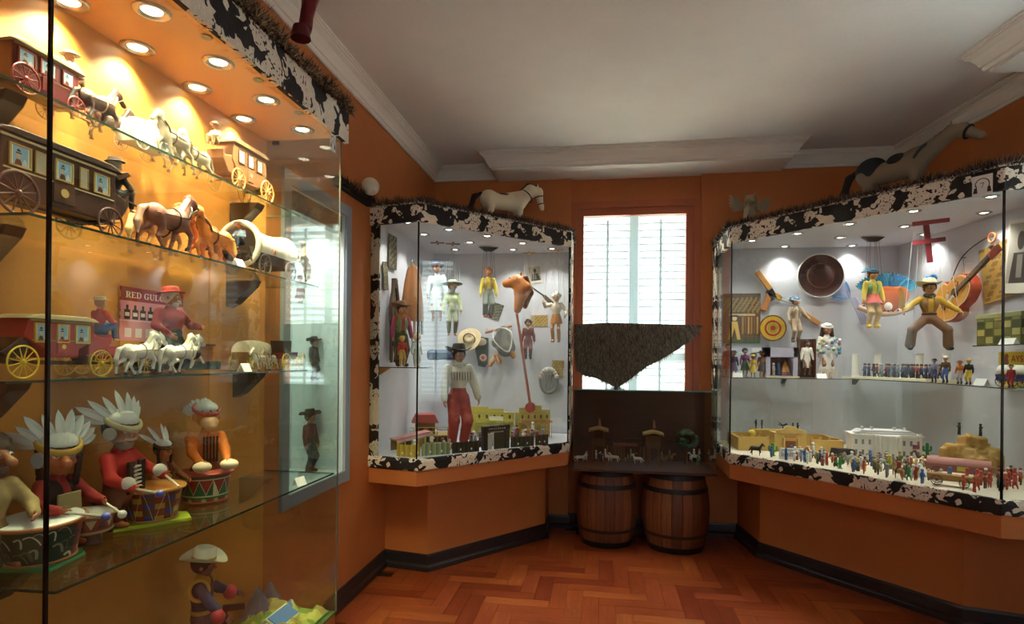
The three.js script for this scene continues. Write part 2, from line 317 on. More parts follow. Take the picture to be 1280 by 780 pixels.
function cornerCabinet(label, P, o) {
  // P: plan points of the front from one wall to the other; o: heights and the corner behind
  const cab = thing('display_cabinet', label, 'cabinet');
  const poly = [...P, ...o.behind];
  part(cab, 'base', prism(o.base.concat(o.behindBase), 0, o.b), mWall);
  part(cab, 'plinth', sweep(o.base, skirtProf, o.side), mSkirt);
  part(cab, 'counter', prism(poly, o.b, o.p - 0.075), mWall);
  part(cab, 'platform', prism(poly, o.p - 0.075, o.p - 0.004), o.floorMat ?? mLining);
  part(cab, 'hide_band', sweep(P, [[0.004, o.p - 0.078], [0.012, o.p - 0.07], [0.014, o.p - 0.02], [0.008, o.p], [-0.012, o.p + 0.002]], o.side), mHide, 'black and cream cowhide band');
  part(cab, 'ceiling_panel', prism(poly, 2.435, 2.45), mLining);
  part(cab, 'hide_band', sweep(P, [[-0.012, o.t], [0.012, o.t], [0.016, o.t + 0.01], [0.016, o.t + 0.112], [0.0, o.t + 0.118], [-0.05, o.t + 0.118]], o.side), mHide, 'black and cream cowhide band');
  part(cab, 'piping', sweep(P, [[0.012, o.t + 0.115], [0.02, o.t + 0.118], [0.02, o.t + 0.124], [0.01, o.t + 0.127]], o.side), mat('#e8e2d8', 0.5));
  for (let i = 0; i < P.length - 1; i++) {
    const a = P[i], b = P[i + 1];
    part(cab, 'glass_panel', slab(a, b, o.p, o.t + 0.03, 0.004), mGlass);
    if (i) part(cab, 'glass_joint', box(0.009, o.t - o.p + 0.04, 0.009, a[0], (o.t + o.p) / 2, a[1]), mJoint);
  }
  for (const [a, b] of o.strips) part(cab, 'hide_strip', slab(a, b, o.p - 0.06, o.t + 0.1, 0.012, -0.014), mHide, 'upright cowhide strip');
  for (const [a, b] of o.lining) part(cab, 'back_panel', slab(a, b, o.p, 2.436, 0.008), mLining);
  fringe(cab, P, o.t + 0.122, 0.052, o.hair * 3, ['#2a1c16', '#4a3325', '#1b1310', '#6a5340', '#8a7460']);
  return cab;
}
const J2 = [-1.168, -3.621], R2 = [-0.253, -4.600], L2 = [XL, -3.70];
const J7 = [0.931, -4.440], R7 = [1.950, -3.210], L7 = [0.955, ZB], E7 = [atR(-3.14), -3.14];
const cab2 = cornerCabinet('corner display cabinet with cowhide trim left of the window, beneath the white toy horse', [L2, J2, R2, [-0.262, ZB]], {
  p: 0.839, t: 2.372, b: 0.661, side: 1, behind: [[XL, ZB]], base: [[XL, -4.014], [-1.19, -3.955], [-0.45, -4.868], [-0.45, ZB]], behindBase: [[XL, ZB]], hair: 1500,
  strips: [[[XL + 0.004, -3.72], [-1.455, -3.70]], [R2, [-0.262, ZB]]],
  lining: [[[XL + 0.012, ZB], [XL + 0.012, -3.72]], [[-0.28, ZB + 0.012], [XL, ZB + 0.012]]].map(([a, b]) => [b, a]),
});
const cab7 = cornerCabinet('corner display cabinet with cowhide trim right of the window, numbered 7', [L7, J7, R7, E7], {
  p: 0.823, t: 2.346, b: 0.635, side: 1, behind: [[RA[0], ZB]], base: [[1.15, ZB], [1.205, -4.685], [2.045, -3.678], [atR(-3.55), -3.55]], behindBase: [[RA[0], ZB]], hair: 2000, floorMat: mat('#e3d6bd', 0.8),
  strips: [[[0.945, ZB + 0.004], [0.94, -5.0]]],
  lining: [[[0.98, ZB + 0.012], [RA[0], ZB + 0.012]], [rw(0, 0.012), rw(2.0, 0.012)]],
});
{ // number badge on the right cabinet
  const n = V(R7[1] - J7[1], 0, -(R7[0] - J7[0])).normalize().negate(), p = onPlane(1228, 232, V(R7[0], 2.3, R7[1]).addScaledVector(n, 0.018), n);
  const m = part(cab7, 'number_badge', new THREE.BoxGeometry(0.085, 0.105, 0.003), new THREE.MeshStandardMaterial({ map: roundBadge('7'), roughness: 0.5 })); m.position.copy(p); m.rotation.y = Math.atan2(n.x, n.z);
  
}
for (const [x, y] of [[509, 278], [530, 293], [561, 287], [569, 312], [587, 303], [609, 295], [641, 312], [653, 304], [690, 311]]) downlight(cab2, onY(x, y, 2.433), 0.82, { size: 0.95 });
for (const [x, y] of [[940, 301], [981, 308], [997, 292], [1050, 297], [1065, 307], [1062, 280], [1142, 264], [1131, 283], [1155, 293], [1239, 246], [1230, 266]]) downlight(cab7, onY(x, y, 2.433), 0.82, { size: 0.95 });
function glassShelf(cab, pts, y, t = 0.006) {         // pts: plan polygon
  const s = part(cab, 'glass_shelf', prism(pts, y - t, y), mGlass);
  for (let i = 0; i < pts.length - 1; i++) part(s, 'shelf_edge', slab(pts[i], pts[i + 1], y - t, y, 0.0015, -0.0016), mGlassEdge);
  return s;
}
// left wall cabinet, number 8
const X8 = -1.157, Z8A = -1.068, Z8B = -2.454, Y8 = 2.475, XB = XL + 0.012;
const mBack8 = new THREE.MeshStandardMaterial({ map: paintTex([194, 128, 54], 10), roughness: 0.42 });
const cab8 = thing('display_cabinet', 'tall glass wall cabinet lined in orange with four glass shelves, numbered 8', 'cabinet');
const S1 = { y: 2.13, x: -1.345 }, SS2 = { y: 1.81, x: -1.25 }, S3 = { y: 1.437, x: -1.3 }, S4 = { y: 0.981, x: -1.17 }, S5 = { y: 0.36, x: -1.16 };
{
  part(cab8, 'base', box(0.36, 0.348, 1.39, XL + 0.182, 0.174, (Z8A + Z8B) / 2), mWall);
  part(cab8, 'platform', box(0.362, 0.012, 1.386, XL + 0.182, 0.354, (Z8A + Z8B) / 2), mat('#4a7d34', 0.6));
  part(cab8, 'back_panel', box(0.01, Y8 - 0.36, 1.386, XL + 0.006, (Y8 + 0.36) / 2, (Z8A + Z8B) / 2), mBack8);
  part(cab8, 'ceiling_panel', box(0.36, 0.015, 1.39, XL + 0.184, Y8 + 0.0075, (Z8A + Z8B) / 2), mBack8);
  part(cab8, 'canopy', box(0.36, 0.116, 1.39, XL + 0.184, Y8 + 0.074, (Z8A + Z8B) / 2), mat('#2a201c', 0.9));
  part(cab8, 'hide_band', box(0.02, 0.15, 1.43, X8 + 0.012, Y8 + 0.058, (Z8A + Z8B) / 2 - 0.012), mHide, 'black and cream cowhide band');
  part(cab8, 'glass_panel', slab([X8, Z8A], [X8, Z8B], 0.36, Y8, 0.004), mGlass);
  part(cab8, 'glass_panel', slab([X8, Z8B], [XL, Z8B], 0.36, Y8, 0.004), mGlass);
  part(cab8, 'glass_panel', slab([XL, Z8A], [X8, Z8A], 0.36, Y8, 0.004), mGlass);
  part(cab8, 'glass_joint', box(0.007, Y8 - 0.36, 0.007, X8, (Y8 + 0.36) / 2, Z8A), mJoint);
  part(cab8, 'glass_joint', box(0.005, Y8 - 0.36, 0.005, X8, (Y8 + 0.36) / 2, Z8B), mat('#9a9a90', 0.2, 0.5));
  for (const s of [S1, SS2, S3, S4]) glassShelf(cab8, [[XL + 0.02, Z8A - 0.03], [s.x, Z8A - 0.035], [s.x, Z8B + 0.012], [XL + 0.02, Z8B + 0.012]], s.y);
  const wedge = extr([[0, 0], [0.115, 0], [0.105, -0.016], [0.03, -0.085], [0.0, -0.1]], 0.06, 0.006);
  for (const [s, zs] of [[S1, [-1.2, -2.22]], [SS2, [-1.2, -2.2]], [S3, [-1.22, -2.25]], [S4, [-1.25, -2.3]]]) for (const z of zs) { const m = part(cab8, 'shelf_bracket', wedge, mat('#4a3a2e', 0.3, 0.4)); m.position.set(XL + 0.012, s.y - 0.009, z); }
  fringe(cab8, [[X8 + 0.015, Z8A + 0.1], [X8 + 0.015, Z8B - 0.02]], Y8 + 0.125, 0.06, 6500, ['#2a1c16', '#4a3325', '#6d5236', '#8d7450', '#a58a66']);
  for (const [x, y, k] of [[190, 14, 1], [168, 60, 1], [273, 78, 1], [244, 110, 1], [333, 125, 1], [301, 149, 1], [378, 162, 1], [84, 2, 1], [60, -45, 1]]) { const p = onY(x, y, Y8 - 0.001); if (p.x < XL + 0.06) p.x = XL + 0.06; downlight(cab8, p, 2.85, { warm: true, size: 1.12, cone: 1.05 }); }
  const vent = lathe([[0, 0], [0.008, -0.001], [0.012, -0.003], [0.017, -0.004], [0.019, 0.002]], 20);
  for (const [x, y] of [[258, 46], [323, 100], [374, 141]]) { const m = part(cab8, 'vent_ring', vent, mat('#8a7a5c', 0.3, 0.7)); m.position.copy(onY(x, y, Y8 - 0.001)); }
  const b = part(cab8, 'number_badge', new THREE.BoxGeometry(0.05, 0.075, 0.002), new THREE.MeshStandardMaterial({ map: roundBadge('8'), roughness: 0.5 })); b.position.copy(onX(416, 178, X8 + 0.004)); b.position.x = X8 + 0.004; b.rotation.y = PI / 2;
  part(cab8, 'clip', box(0.03, 0.014, 0.012, XL + 0.06, Y8 - 0.012, Z8B + 0.006), mat('#2a2420', 0.4)); 
}
// showcase let into the left wall
const shc = thing('wall_showcase', 'grey framed lit showcase let into the orange wall', 'showcase');
{
  const zc = (SH.z0 + SH.z1) / 2, yc = (SH.y0 + SH.y1) / 2, w = SH.z1 - SH.z0, h = SH.y1 - SH.y0, D = 0.33, white = mat('#e9eae8', 0.7);
  const fr = mat('#8d949e', 0.45);
  part(shc, 'frame', merge([box(0.02, h + 0.13, 0.065, XL + 0.008, yc, SH.z1 + 0.03), box(0.02, h + 0.13, 0.065, XL + 0.008, yc, SH.z0 - 0.03), box(0.02, 0.065, w, XL + 0.008, SH.y0 - 0.03, zc), box(0.02, 0.065, w, XL + 0.008, SH.y1 + 0.03, zc)]), fr);
  part(shc, 'back_panel', box(0.01, h, w, XL - D, yc, zc), white);
  for (const s of [SH.z0, SH.z1]) part(shc, 'side_panel', box(D, h, 0.01, XL - D / 2, yc, s), white);
  part(shc, 'floor_panel', box(D, 0.01, w, XL - D / 2, SH.y0, zc), white); part(shc, 'ceiling_panel', box(D, 0.01, w, XL - D / 2, SH.y1, zc), white);
  part(shc, 'glass_panel', box(0.004, h, w, XL - 0.004, yc, zc), mGlass);
  part(shc, 'lamp_box', box(0.05, 0.1, w - 0.02, XL - 0.04, SH.y1 - 0.055, zc), mat('#6c7273', 0.5));
  for (const y of [1.35, 1.78]) part(shc, 'glass_shelf', box(D - 0.07, 0.006, w - 0.01, XL - D / 2 - 0.02, y, zc), mGlass);
  for (const z of [SH.z0 + 0.14, zc, SH.z1 - 0.14]) {
    const d = grp(shc, 'spot_lamp', XL - 0.16, SH.y1 - 0.01, z); part(d, 'lens_light', lensGeo, mLens);
    const L = new THREE.SpotLight(new THREE.Color(1, 0.97, 0.9), 0.9, 0, 1.0, 0.6, 2); L.position.set(0, -0.01, 0); L.target.position.set(0, -1, 0); L.castShadow = true; L.name = 'spot_lamp'; d.add(L, L.target);
  }
}
// ---------------------------------------------------------------- sculpting: distance fields meshed as smooth surfaces
class SD {
  constructor(cell, k = 0.02) { this.cell = cell; this.k = k; this.P = []; }
  add(lo, hi, f, c, neg, k) { this.P.push({ lo, hi, f, c, neg, k: k ?? this.k }); return this; }
  cap(a, b, r1, r2 = r1, c, o = {}) {
    const dx = b[0] - a[0], dy = b[1] - a[1], dz = b[2] - a[2], L = dx * dx + dy * dy + dz * dz || 1e-9, R = max(r1, r2);
    return this.add([0, 1, 2].map((i) => min(a[i], b[i]) - R), [0, 1, 2].map((i) => max(a[i], b[i]) + R), (x, y, z) => {
      let t = ((x - a[0]) * dx + (y - a[1]) * dy + (z - a[2]) * dz) / L; t = t < 0 ? 0 : t > 1 ? 1 : t;
      const ex = x - a[0] - dx * t, ey = y - a[1] - dy * t, ez = z - a[2] - dz * t; return sqrt(ex * ex + ey * ey + ez * ez) - r1 - (r2 - r1) * t;
    }, c, o.neg, o.k);
  }
  ell(p, r, c, o = {}) {
    const R = max(...r), q = o.rot && new THREE.Quaternion().setFromEuler(new THREE.Euler(...o.rot)).invert(), v = V(0, 0, 0);
    return this.add(p.map((x) => x - R), p.map((x) => x + R), (x, y, z) => {
      v.set(x - p[0], y - p[1], z - p[2]); if (q) v.applyQuaternion(q);
      const ax = v.x / r[0], ay = v.y / r[1], az = v.z / r[2], k0 = sqrt(ax * ax + ay * ay + az * az), bx = ax / r[0], by = ay / r[1], bz = az / r[2], k1 = sqrt(bx * bx + by * by + bz * bz);
      return k1 < 1e-9 ? -min(...r) : k0 * (k0 - 1) / k1;
    }, c, o.neg, o.k);
  }
  rb(p, h, r, c, o = {}) {
    const R = hypot(...h), q = o.rot && new THREE.Quaternion().setFromEuler(new THREE.Euler(...o.rot)).invert(), v = V(0, 0, 0);
    return this.add(p.map((x) => x - R), p.map((x) => x + R), (x, y, z) => {
      v.set(x - p[0], y - p[1], z - p[2]); if (q) v.applyQuaternion(q);
      const ax = abs(v.x) - h[0] + r, ay = abs(v.y) - h[1] + r, az = abs(v.z) - h[2] + r;
      return hypot(max(ax, 0), max(ay, 0), max(az, 0)) + min(max(ax, ay, az), 0) - r;
    }, c, o.neg, o.k);
  }
  build() {
    const s = this.cell, lo = [9e9, 9e9, 9e9], hi = [-9e9, -9e9, -9e9];
    for (const p of this.P) if (!p.neg) for (let i = 0; i < 3; i++) { lo[i] = min(lo[i], p.lo[i]); hi[i] = max(hi[i], p.hi[i]); }
    for (let i = 0; i < 3; i++) { lo[i] -= 2 * s + this.k; hi[i] += 2 * s + this.k; }
    const N = lo.map((l, i) => Math.ceil((hi[i] - l) / s) + 1), [nx, ny, nz] = N, F = new Float32Array(nx * ny * nz).fill(10), B = new Float32Array(F.length).fill(10), I = new Int16Array(F.length);
    const id = (x, y, z) => x + nx * (y + ny * z);
    this.P.forEach((p, pi) => {
      const k = p.k, m = k + 2 * s, a = p.lo.map((l, i) => max(0, floor((l - m - lo[i]) / s))), b = p.hi.map((h, i) => min(N[i] - 1, Math.ceil((h + m - lo[i]) / s)));
      for (let z = a[2]; z <= b[2]; z++) for (let y = a[1]; y <= b[1]; y++) for (let x = a[0], i = id(x, y, z); x <= b[0]; x++, i++) {
        const d = p.f(lo[0] + x * s, lo[1] + y * s, lo[2] + z * s), f = F[i];
        if (p.neg) { const h = k > 0 ? max(0, min(1, 0.5 - 0.5 * (f + d) / k)) : +(f < -d); F[i] = k > 0 ? f * (1 - h) - d * h + k * h * (1 - h) : max(f, -d); continue; }
        if (d < B[i]) { B[i] = d; I[i] = pi; }
        const h = k > 0 ? max(0, min(1, 0.5 + 0.5 * (f - d) / k)) : +(d < f); F[i] = k > 0 ? f * (1 - h) + d * h - k * h * (1 - h) : min(f, d);
      }
    });
    const vi = new Int32Array(F.length).fill(-1), pos = [], col = [], idx = [], E = [[0, 1], [2, 3], [4, 5], [6, 7], [0, 2], [1, 3], [4, 6], [5, 7], [0, 4], [1, 5], [2, 6], [3, 7]];
    const cols = this.P.map((p) => (p.c ? lin(p.c) : null)), tint = cols.some((c) => c), off = [0, 1, nx, nx + 1, nx * ny, nx * ny + 1, nx * ny + nx, nx * ny + nx + 1], f = new Float32Array(8);
    for (let z = 0; z < nz - 1; z++) for (let y = 0; y < ny - 1; y++) for (let x = 0; x < nx - 1; x++) {
      const i = id(x, y, z); let m = 0; for (let c = 0; c < 8; c++) { f[c] = F[i + off[c]]; if (f[c] < 0) m |= 1 << c; }
      if (m === 0 || m === 255) continue;
      let px = 0, py = 0, pz = 0, n = 0;
      for (const [a, b] of E) { if ((m >> a & 1) === (m >> b & 1)) continue; const t = f[a] / (f[a] - f[b]); px += (a & 1) + ((b & 1) - (a & 1)) * t; py += (a >> 1 & 1) + ((b >> 1 & 1) - (a >> 1 & 1)) * t; pz += (a >> 2) + ((b >> 2) - (a >> 2)) * t; n++; }
      vi[i] = pos.length / 3; pos.push(lo[0] + (x + px / n) * s, lo[1] + (y + py / n) * s, lo[2] + (z + pz / n) * s);
      if (tint) { let best = 9e9, bi = 0; for (let c = 0; c < 8; c++) if (B[i + off[c]] < best) { best = B[i + off[c]]; bi = I[i + off[c]]; } col.push(...(cols[bi] ?? [1, 1, 1])); }
    }
    const quad = (a, b, c, d, fl) => { if (a < 0 || b < 0 || c < 0 || d < 0) return; if (fl) idx.push(a, c, b, a, d, c); else idx.push(a, b, c, a, c, d); };
    for (let z = 1; z < nz - 1; z++) for (let y = 1; y < ny - 1; y++) for (let x = 1; x < nx - 1; x++) {
      const i = id(x, y, z), s0 = F[i] < 0;
      if (s0 !== F[i + 1] < 0) quad(vi[i - nx - nx * ny], vi[i - nx * ny], vi[i], vi[i - nx], !s0);
      if (s0 !== F[i + nx] < 0) quad(vi[i - 1 - nx * ny], vi[i - 1], vi[i], vi[i - nx * ny], !s0);
      if (s0 !== F[i + nx * ny] < 0) quad(vi[i - 1 - nx], vi[i - nx], vi[i], vi[i - 1], !s0);
    }
    const g = new THREE.BufferGeometry(); g.setAttribute('position', new THREE.Float32BufferAttribute(pos, 3)); if (tint) g.setAttribute('color', new THREE.Float32BufferAttribute(col, 3));
    g.setIndex(idx); g.computeVertexNormals(); return g;
  }
}
const cache = {};
const once = (k, f) => cache[k] ?? (cache[k] = f());

// ---- heads, hands, hair and hats, in units of the head's radius, facing +z
const headGeo = (type) => once('head' + type, () => {
  const s = new SD(0.1, 0.14);
  if (type === 'monkey') {
    s.ell([0, 0.12, -0.05], [0.9, 0.95, 0.9]).ell([0, -0.42, 0.5], [0.52, 0.4, 0.5]).cap([-0.35, 0.28, 0.78], [0.35, 0.28, 0.78], 0.13);
    for (const q of [-1, 1]) s.ell([q * 0.98, 0.05, 0], [0.14, 0.34, 0.3]); return s.build();
  }
  s.ell([0, 0.12, -0.06], [0.86, 0.98, 0.95]).ell([0, -0.5, 0.2], [0.6, 0.52, 0.62]).cap([-0.42, 0.3, 0.74], [0.42, 0.3, 0.74], 0.1).ell([0, -0.86, 0.42], [0.3, 0.2, 0.3]);
  if (type === 'nose') s.cap([0, 0.12, 0.85], [0, -0.28, 1.32], 0.12, 0.26); else s.cap([0, 0.08, 0.88], [0, -0.22, 1.05], 0.08, 0.15);
  for (const q of [-1, 1]) s.ell([q * 0.9, -0.05, -0.05], [0.12, 0.26, 0.2]).ell([q * 0.42, -0.3, 0.68], [0.25, 0.22, 0.22]);
  s.cap([-0.2, -0.55, 0.78], [0.2, -0.55, 0.78], 0.07); return s.build();
});
const handGeo = (side) => once('hand' + side, () => {   // wrist at 0, fingers towards -y, thumb towards +z
  const s = new SD(0.045, 0.05); s.cap([0, 0.06, 0], [0, -0.16, 0], 0.13, 0.16).ell([0, -0.32, 0.0], [0.1, 0.22, 0.22]);
  [[-0.15, 0.3, 0.05], [-0.05, 0.36, 0.055], [0.06, 0.34, 0.055], [0.15, 0.26, 0.048]].forEach(([z, l, r]) => { const k = side * 0.1; s.cap([0, -0.46, z], [-k * 0.6, -0.46 - l * 0.5, z * 1.1], r, r, null, { k: 0.03 }).cap([-k * 0.6, -0.46 - l * 0.5, z * 1.1], [-k * 2, -0.46 - l * 0.95, z * 1.1], r, r * 0.85, null, { k: 0.03 }); });
  s.cap([0, -0.2, 0.14], [-side * 0.1, -0.36, 0.33], 0.07, 0.06, null, { k: 0.04 }).cap([-side * 0.1, -0.36, 0.33], [-side * 0.16, -0.52, 0.36], 0.06, 0.05, null, { k: 0.03 });
  return s.build();
});
const hairGeo = (style) => once('hair' + style, () => {
  const s = new SD(0.12, 0.1); s.ell([0, 0.2, -0.12], [1.0, 1.02, 1.02]).rb([0, -0.75, 0.75], [0.72, 1.0, 0.75], 0.3, null, { neg: true, k: 0.1 });
  if (style === 'long') for (const q of [-1, 1]) s.cap([q * 0.85, 0.1, -0.1], [q * 1.0, -1.5, -0.1], 0.32, 0.42); if (style === 'long') s.cap([0, 0.2, -0.7], [0, -1.5, -0.5], 0.5, 0.6);
  if (style === 'braid') for (const q of [-1, 1]) for (let i = 0; i < 5; i++) s.ell([q * (0.92 - i * 0.03), -0.1 - i * 0.36, 0.25], [0.2, 0.24, 0.2]);
  if (style === 'curly') for (let i = 0; i < 40; i++) { const a = rnd() * 6.28, e = rr(-0.2, 1.4); s.ell([cos(a) * cos(e) * 1.0, 0.3 + sin(e) * 0.9, -0.2 + sin(a) * cos(e) * 0.9], [0.22, 0.22, 0.22]); }
  return s.build();
});
const cowboyHat = (w = 2, crown = 1.05) => once('cow' + w + crown, () => {
  const g = lathe([[1.0, 0], [w * 0.7, 0.02], [w, 0.1], [w + 0.02, 0.14], [w * 0.98, 0.16], [w * 0.7, 0.1], [1.04, 0.09], [1.0, 0.3], [0.9, crown * 0.85], [0.74, crown], [0.4, crown * 1.0], [0, crown * 0.84]], 36), p = g.attributes.position;
  for (let i = 0; i < p.count; i++) { let x = p.getX(i), y = p.getY(i), z = p.getZ(i); const r = hypot(x, z); if (r > 1.02) y += 0.5 * (x / w) ** 2 * (r - 1) / (w - 1) - 0.16 * (z / w) ** 2; else { const t = sm(0.2, crown, y); x *= 1 - 0.22 * t * abs(z); z *= 1 + 0.06 * t; } p.setXYZ(i, x, y, z); }
  g.computeVertexNormals(); return g;
});
const brimHat = (w, h, top = 0.85) => once('brim' + w + h + top, () => lathe([[0.95, 0], [w, -0.02], [w, 0.06], [1.0, 0.08], [1.0, h * 0.5], [top, h * 0.9], [top * 0.6, h], [0, h]], 30));
const featherGeo = once('feather', () => { const o = []; for (let i = 0; i <= 8; i++) { const t = i / 8; o.push([0.1 * sin(PI * min(1, t * 0.9 + 0.1)) ** 0.7, t]); } const pts = [...o, ...o.slice(0, -1).reverse().map(([x, y]) => [-x, y])]; const g = merge([extr(pts, 0.03, 0.01), new THREE.CylinderGeometry(0.008, 0.014, 1.05, 5).translate(0, 0.5, 0.016)]), p = g.attributes.position; for (let i = 0; i < p.count; i++) p.setZ(i, p.getZ(i) - 0.12 * p.getY(i) ** 2); g.computeVertexNormals(); return g; });
function headdress(parent, r, o) {                      // band and feathers, in metres; r = head radius
  const hd = grp(parent, 'headdress'); const b = part(hd, 'band', tor(r * 0.98, r * 0.13, 30, 8).rotateX(PI / 2 + 0.25).scale(1, 1.6, 1.08), mat(o.band ?? '#b5872f', 0.6)); b.position.y = r * (o.bandY ?? 0.6); part(hd, 'cap', ell(r * 0.94, r * 0.62, r * 1.0, 0, r * ((o.bandY ?? 0.6) + 0.06), -r * 0.1), mat(o.color ?? '#d8d8d6', 0.8));
  for (const q of o.dots ?? []) { const a = -1.2 + q * 0.3; const m = part(hd, 'bead', sph(r * 0.1, sin(a) * r * 1.05, r * 0.62, cos(a) * r * 1.08, 8), mat(o.bead ?? '#c22', 0.5)); }
  const n = o.n ?? 9, mf = mat(o.color ?? '#d8d8d6', 0.75);
  for (let i = 0; i < n; i++) {
    const t = n === 1 ? 0 : (i / (n - 1)) * 2 - 1, a = t * (o.spread ?? 1.35); const m = part(hd, 'feather', featherGeo, mf);
    const L = r * (o.len ?? 2.2) * rr(0.88, 1.08); m.scale.set(L * (o.wide ?? 1), L, L); m.position.set(sin(a) * r * 0.9, r * (0.45 + 0.35 * cos(a)), r * (0.45 - 0.65 * abs(t)));
    m.rotation.set(-(o.back ?? 0.5) - 0.3 * abs(t), 0, 0, 'ZYX'); m.rotation.z = -a * 0.95; }
  return hd;
}
function eyes(parent, r, o = {}) {
  for (const q of [-1, 1]) {
    const e = part(parent, 'eye', once('eye', () => merge([paint(sph(0.14, 0, 0, 0, 10), '#f2efe6'), paint(sph(0.08, 0, 0, 0.085, 8), '#17110d')])), vmat);
    e.scale.setScalar(r * (o.size ?? 1)); e.position.set(q * 0.34 * r, 0.08 * r, 0.82 * r);
  }
  const lip = part(parent, 'mouth', once('lip', () => new SD(0.05, 0.03).cap([-0.22, 0.02, 0], [0, -0.03, 0.05], 0.05).cap([0, -0.03, 0.05], [0.22, 0.02, 0], 0.05).build()), mat(o.lip ?? '#a2392f', 0.5)); lip.scale.setScalar(r); lip.position.set(0, -0.56 * r, 0.8 * r);
}
const ik = (a, b, l1, l2, hint) => {                      // elbow or knee between a and b
  const A = V(...a), B = V(...b), d = B.clone().sub(A), D = min(d.length(), (l1 + l2) * 0.995); d.normalize(); const B2 = A.clone().addScaledVector(d, D);
  const x = (D * D + l1 * l1 - l2 * l2) / (2 * D), h = sqrt(max(0, l1 * l1 - x * x)), n = V(...hint); n.addScaledVector(d, -n.dot(d)).normalize();
  return [A.addScaledVector(d, x).addScaledVector(n, h).toArray(), B2.toArray()];
};
// A doll or puppet in metres: body (one mesh with head and hands), clothes, hat as parts of t. Faces +z, origin at the feet.
function figure(t, o) {
  const H = o.h, hd = o.head ?? 1.15, hr = 0.066 * hd, P = { hip: [0, 0.5, 0], lh: [0.17, 0.45, 0.05], rh: [-0.17, 0.45, 0.05], lf: [0.06, 0.03, 0], rf: [-0.06, 0.03, 0], ...o.pose };
  const fat = o.fat ?? 1, lean = P.lean ?? 0, [hx, hy, hz] = P.hip, sp = (x, y, z) => [hx + x, hy + y * cos(lean) - z * sin(lean) * 0, hz + y * sin(lean) + z];
  const sh = (q) => sp(q * 0.105 * fat, 0.285, 0), neck = sp(0, 0.34, 0), chest = sp(0, 0.21, 0), waist = sp(0, 0.08, 0), hc = [neck[0] + (P.tilt ?? 0) * 0.02, neck[1] + hr * 1.15, neck[2] + 0.012 + sin(lean) * 0.03];
  const arms = [1, -1].map((q) => { const w = q > 0 ? P.lh : P.rh, s = sh(q), [e, b] = ik(s, w, 0.16, 0.15, P.elbow ? [q * P.elbow[0], P.elbow[1], P.elbow[2]] : [q * 0.6, -0.3, -0.7]); return [s, e, b]; });
  const legs = [1, -1].map((q) => { const f = q > 0 ? P.lf : P.rf, s = [hx + q * 0.05 * fat, hy - 0.01, hz], [e, b] = ik(s, [f[0], f[1] + 0.03, f[2]], P.ll ?? 0.235, P.ll ?? 0.235, P.knee ? [q * P.knee[0], P.knee[1], P.knee[2]] : [q * 0.15, 0, 1]); return [s, e, b]; });
  const torso = (s, g) => s.ell(chest, [0.1 * fat + g, 0.1 + g, 0.068 * fat + g]).cap(waist, chest, 0.062 * fat + g, 0.075 * fat + g).ell([hx, hy, hz], [0.082 * fat + g, 0.06 + g, 0.066 * fat + g]);
  const foot = (s, [, , b], q, g, l = 0.075) => { const f = P.toe ?? [0, 0, 1]; s.cap([b[0], b[1] - 0.03, b[2]], [b[0] + f[0] * l + q * 0.012, b[1] - 0.035 + f[1] * l, b[2] + f[2] * l], 0.024 + g, 0.02 + g); };
  const cell = o.cell ?? 0.015, B = new SD(cell, 0.02); torso(B, 0); B.cap(chest, neck, 0.05, 0.035).cap(neck, hc, 0.034, 0.036);
  for (const a of arms) B.cap(a[0], a[1], 0.033, 0.026).cap(a[1], a[2], 0.027, 0.02);
  legs.forEach((l, i) => { B.cap(l[0], l[1], 0.05, 0.034).cap(l[1], l[2], 0.036, 0.022); foot(B, l, i ? -1 : 1, 0); });
  const hs = o.hand ?? 0.1, pieces = [B.build(), headGeo(o.face ?? 'human').clone().scale(hr, hr, hr).rotateX(P.nod ?? 0).rotateY(P.turn ?? 0).translate(...hc)];
  arms.forEach((a, i) => { const d = V(...a[2]).sub(V(...a[1])).normalize(); pieces.push(handGeo(i ? -1 : 1).clone().scale(hs, hs, hs).applyQuaternion(new THREE.Quaternion().setFromUnitVectors(V(0, -1, 0), d)).translate(...a[2])); });
  const S = (g) => g.scale(H, H, H), pm = (n, g, m, l) => part(t, n, S(g), m.isMaterial ? m : mat(m, 0.75), l);
  pm('body', merge(pieces), o.skinMat ?? mat(o.skin ?? '#c98f68', 0.5));
  const face = new THREE.Group(); face.position.set(...hc).multiplyScalar(H); face.rotation.set(P.nod ?? 0, P.turn ?? 0, 0);
  const R = hr * H, move = (m) => { m.position.applyEuler(face.rotation).add(face.position); m.quaternion.premultiply(face.quaternion); };
  const addTo = (fn) => { const before = t.children.length; fn(); for (const m of t.children.slice(before)) move(m); };
  if (o.eyes !== false) addTo(() => eyes(t, R, { size: o.eyeSize, lip: o.lip }));
  if (o.hair) addTo(() => { const m = part(t, 'hair', hairGeo(o.hairStyle ?? 'short'), mat(o.hair, 0.8)); m.scale.setScalar(R); });
  if (o.shirt) { const s = new SD(cell, 0.02), f = o.sleeve ?? 1; torso(s, 0.013); s.cap(chest, [neck[0], neck[1] - 0.02, neck[2]], 0.06, 0.05); for (const a of arms) { s.cap(a[0], a[1], 0.048, 0.04); if (f > 0.5) { const k = f * 2 - 1.02; s.cap(a[1], a[1].map((v, i) => v + (a[2][i] - v) * k), 0.04, 0.034); } } pm('shirt', s.build(), o.shirt); }
  if (o.vest) { const s = new SD(cell, 0.02); s.ell(chest, [0.122 * fat, 0.118, 0.092 * fat]).cap(waist, chest, 0.085 * fat, 0.1 * fat).rb([hx, hy + 0.18, hz + 0.11 + sin(lean) * 0.1], [0.028, 0.25, 0.09], 0.01, null, { neg: true, k: 0.01 }); pm('vest', s.build(), o.vest); }
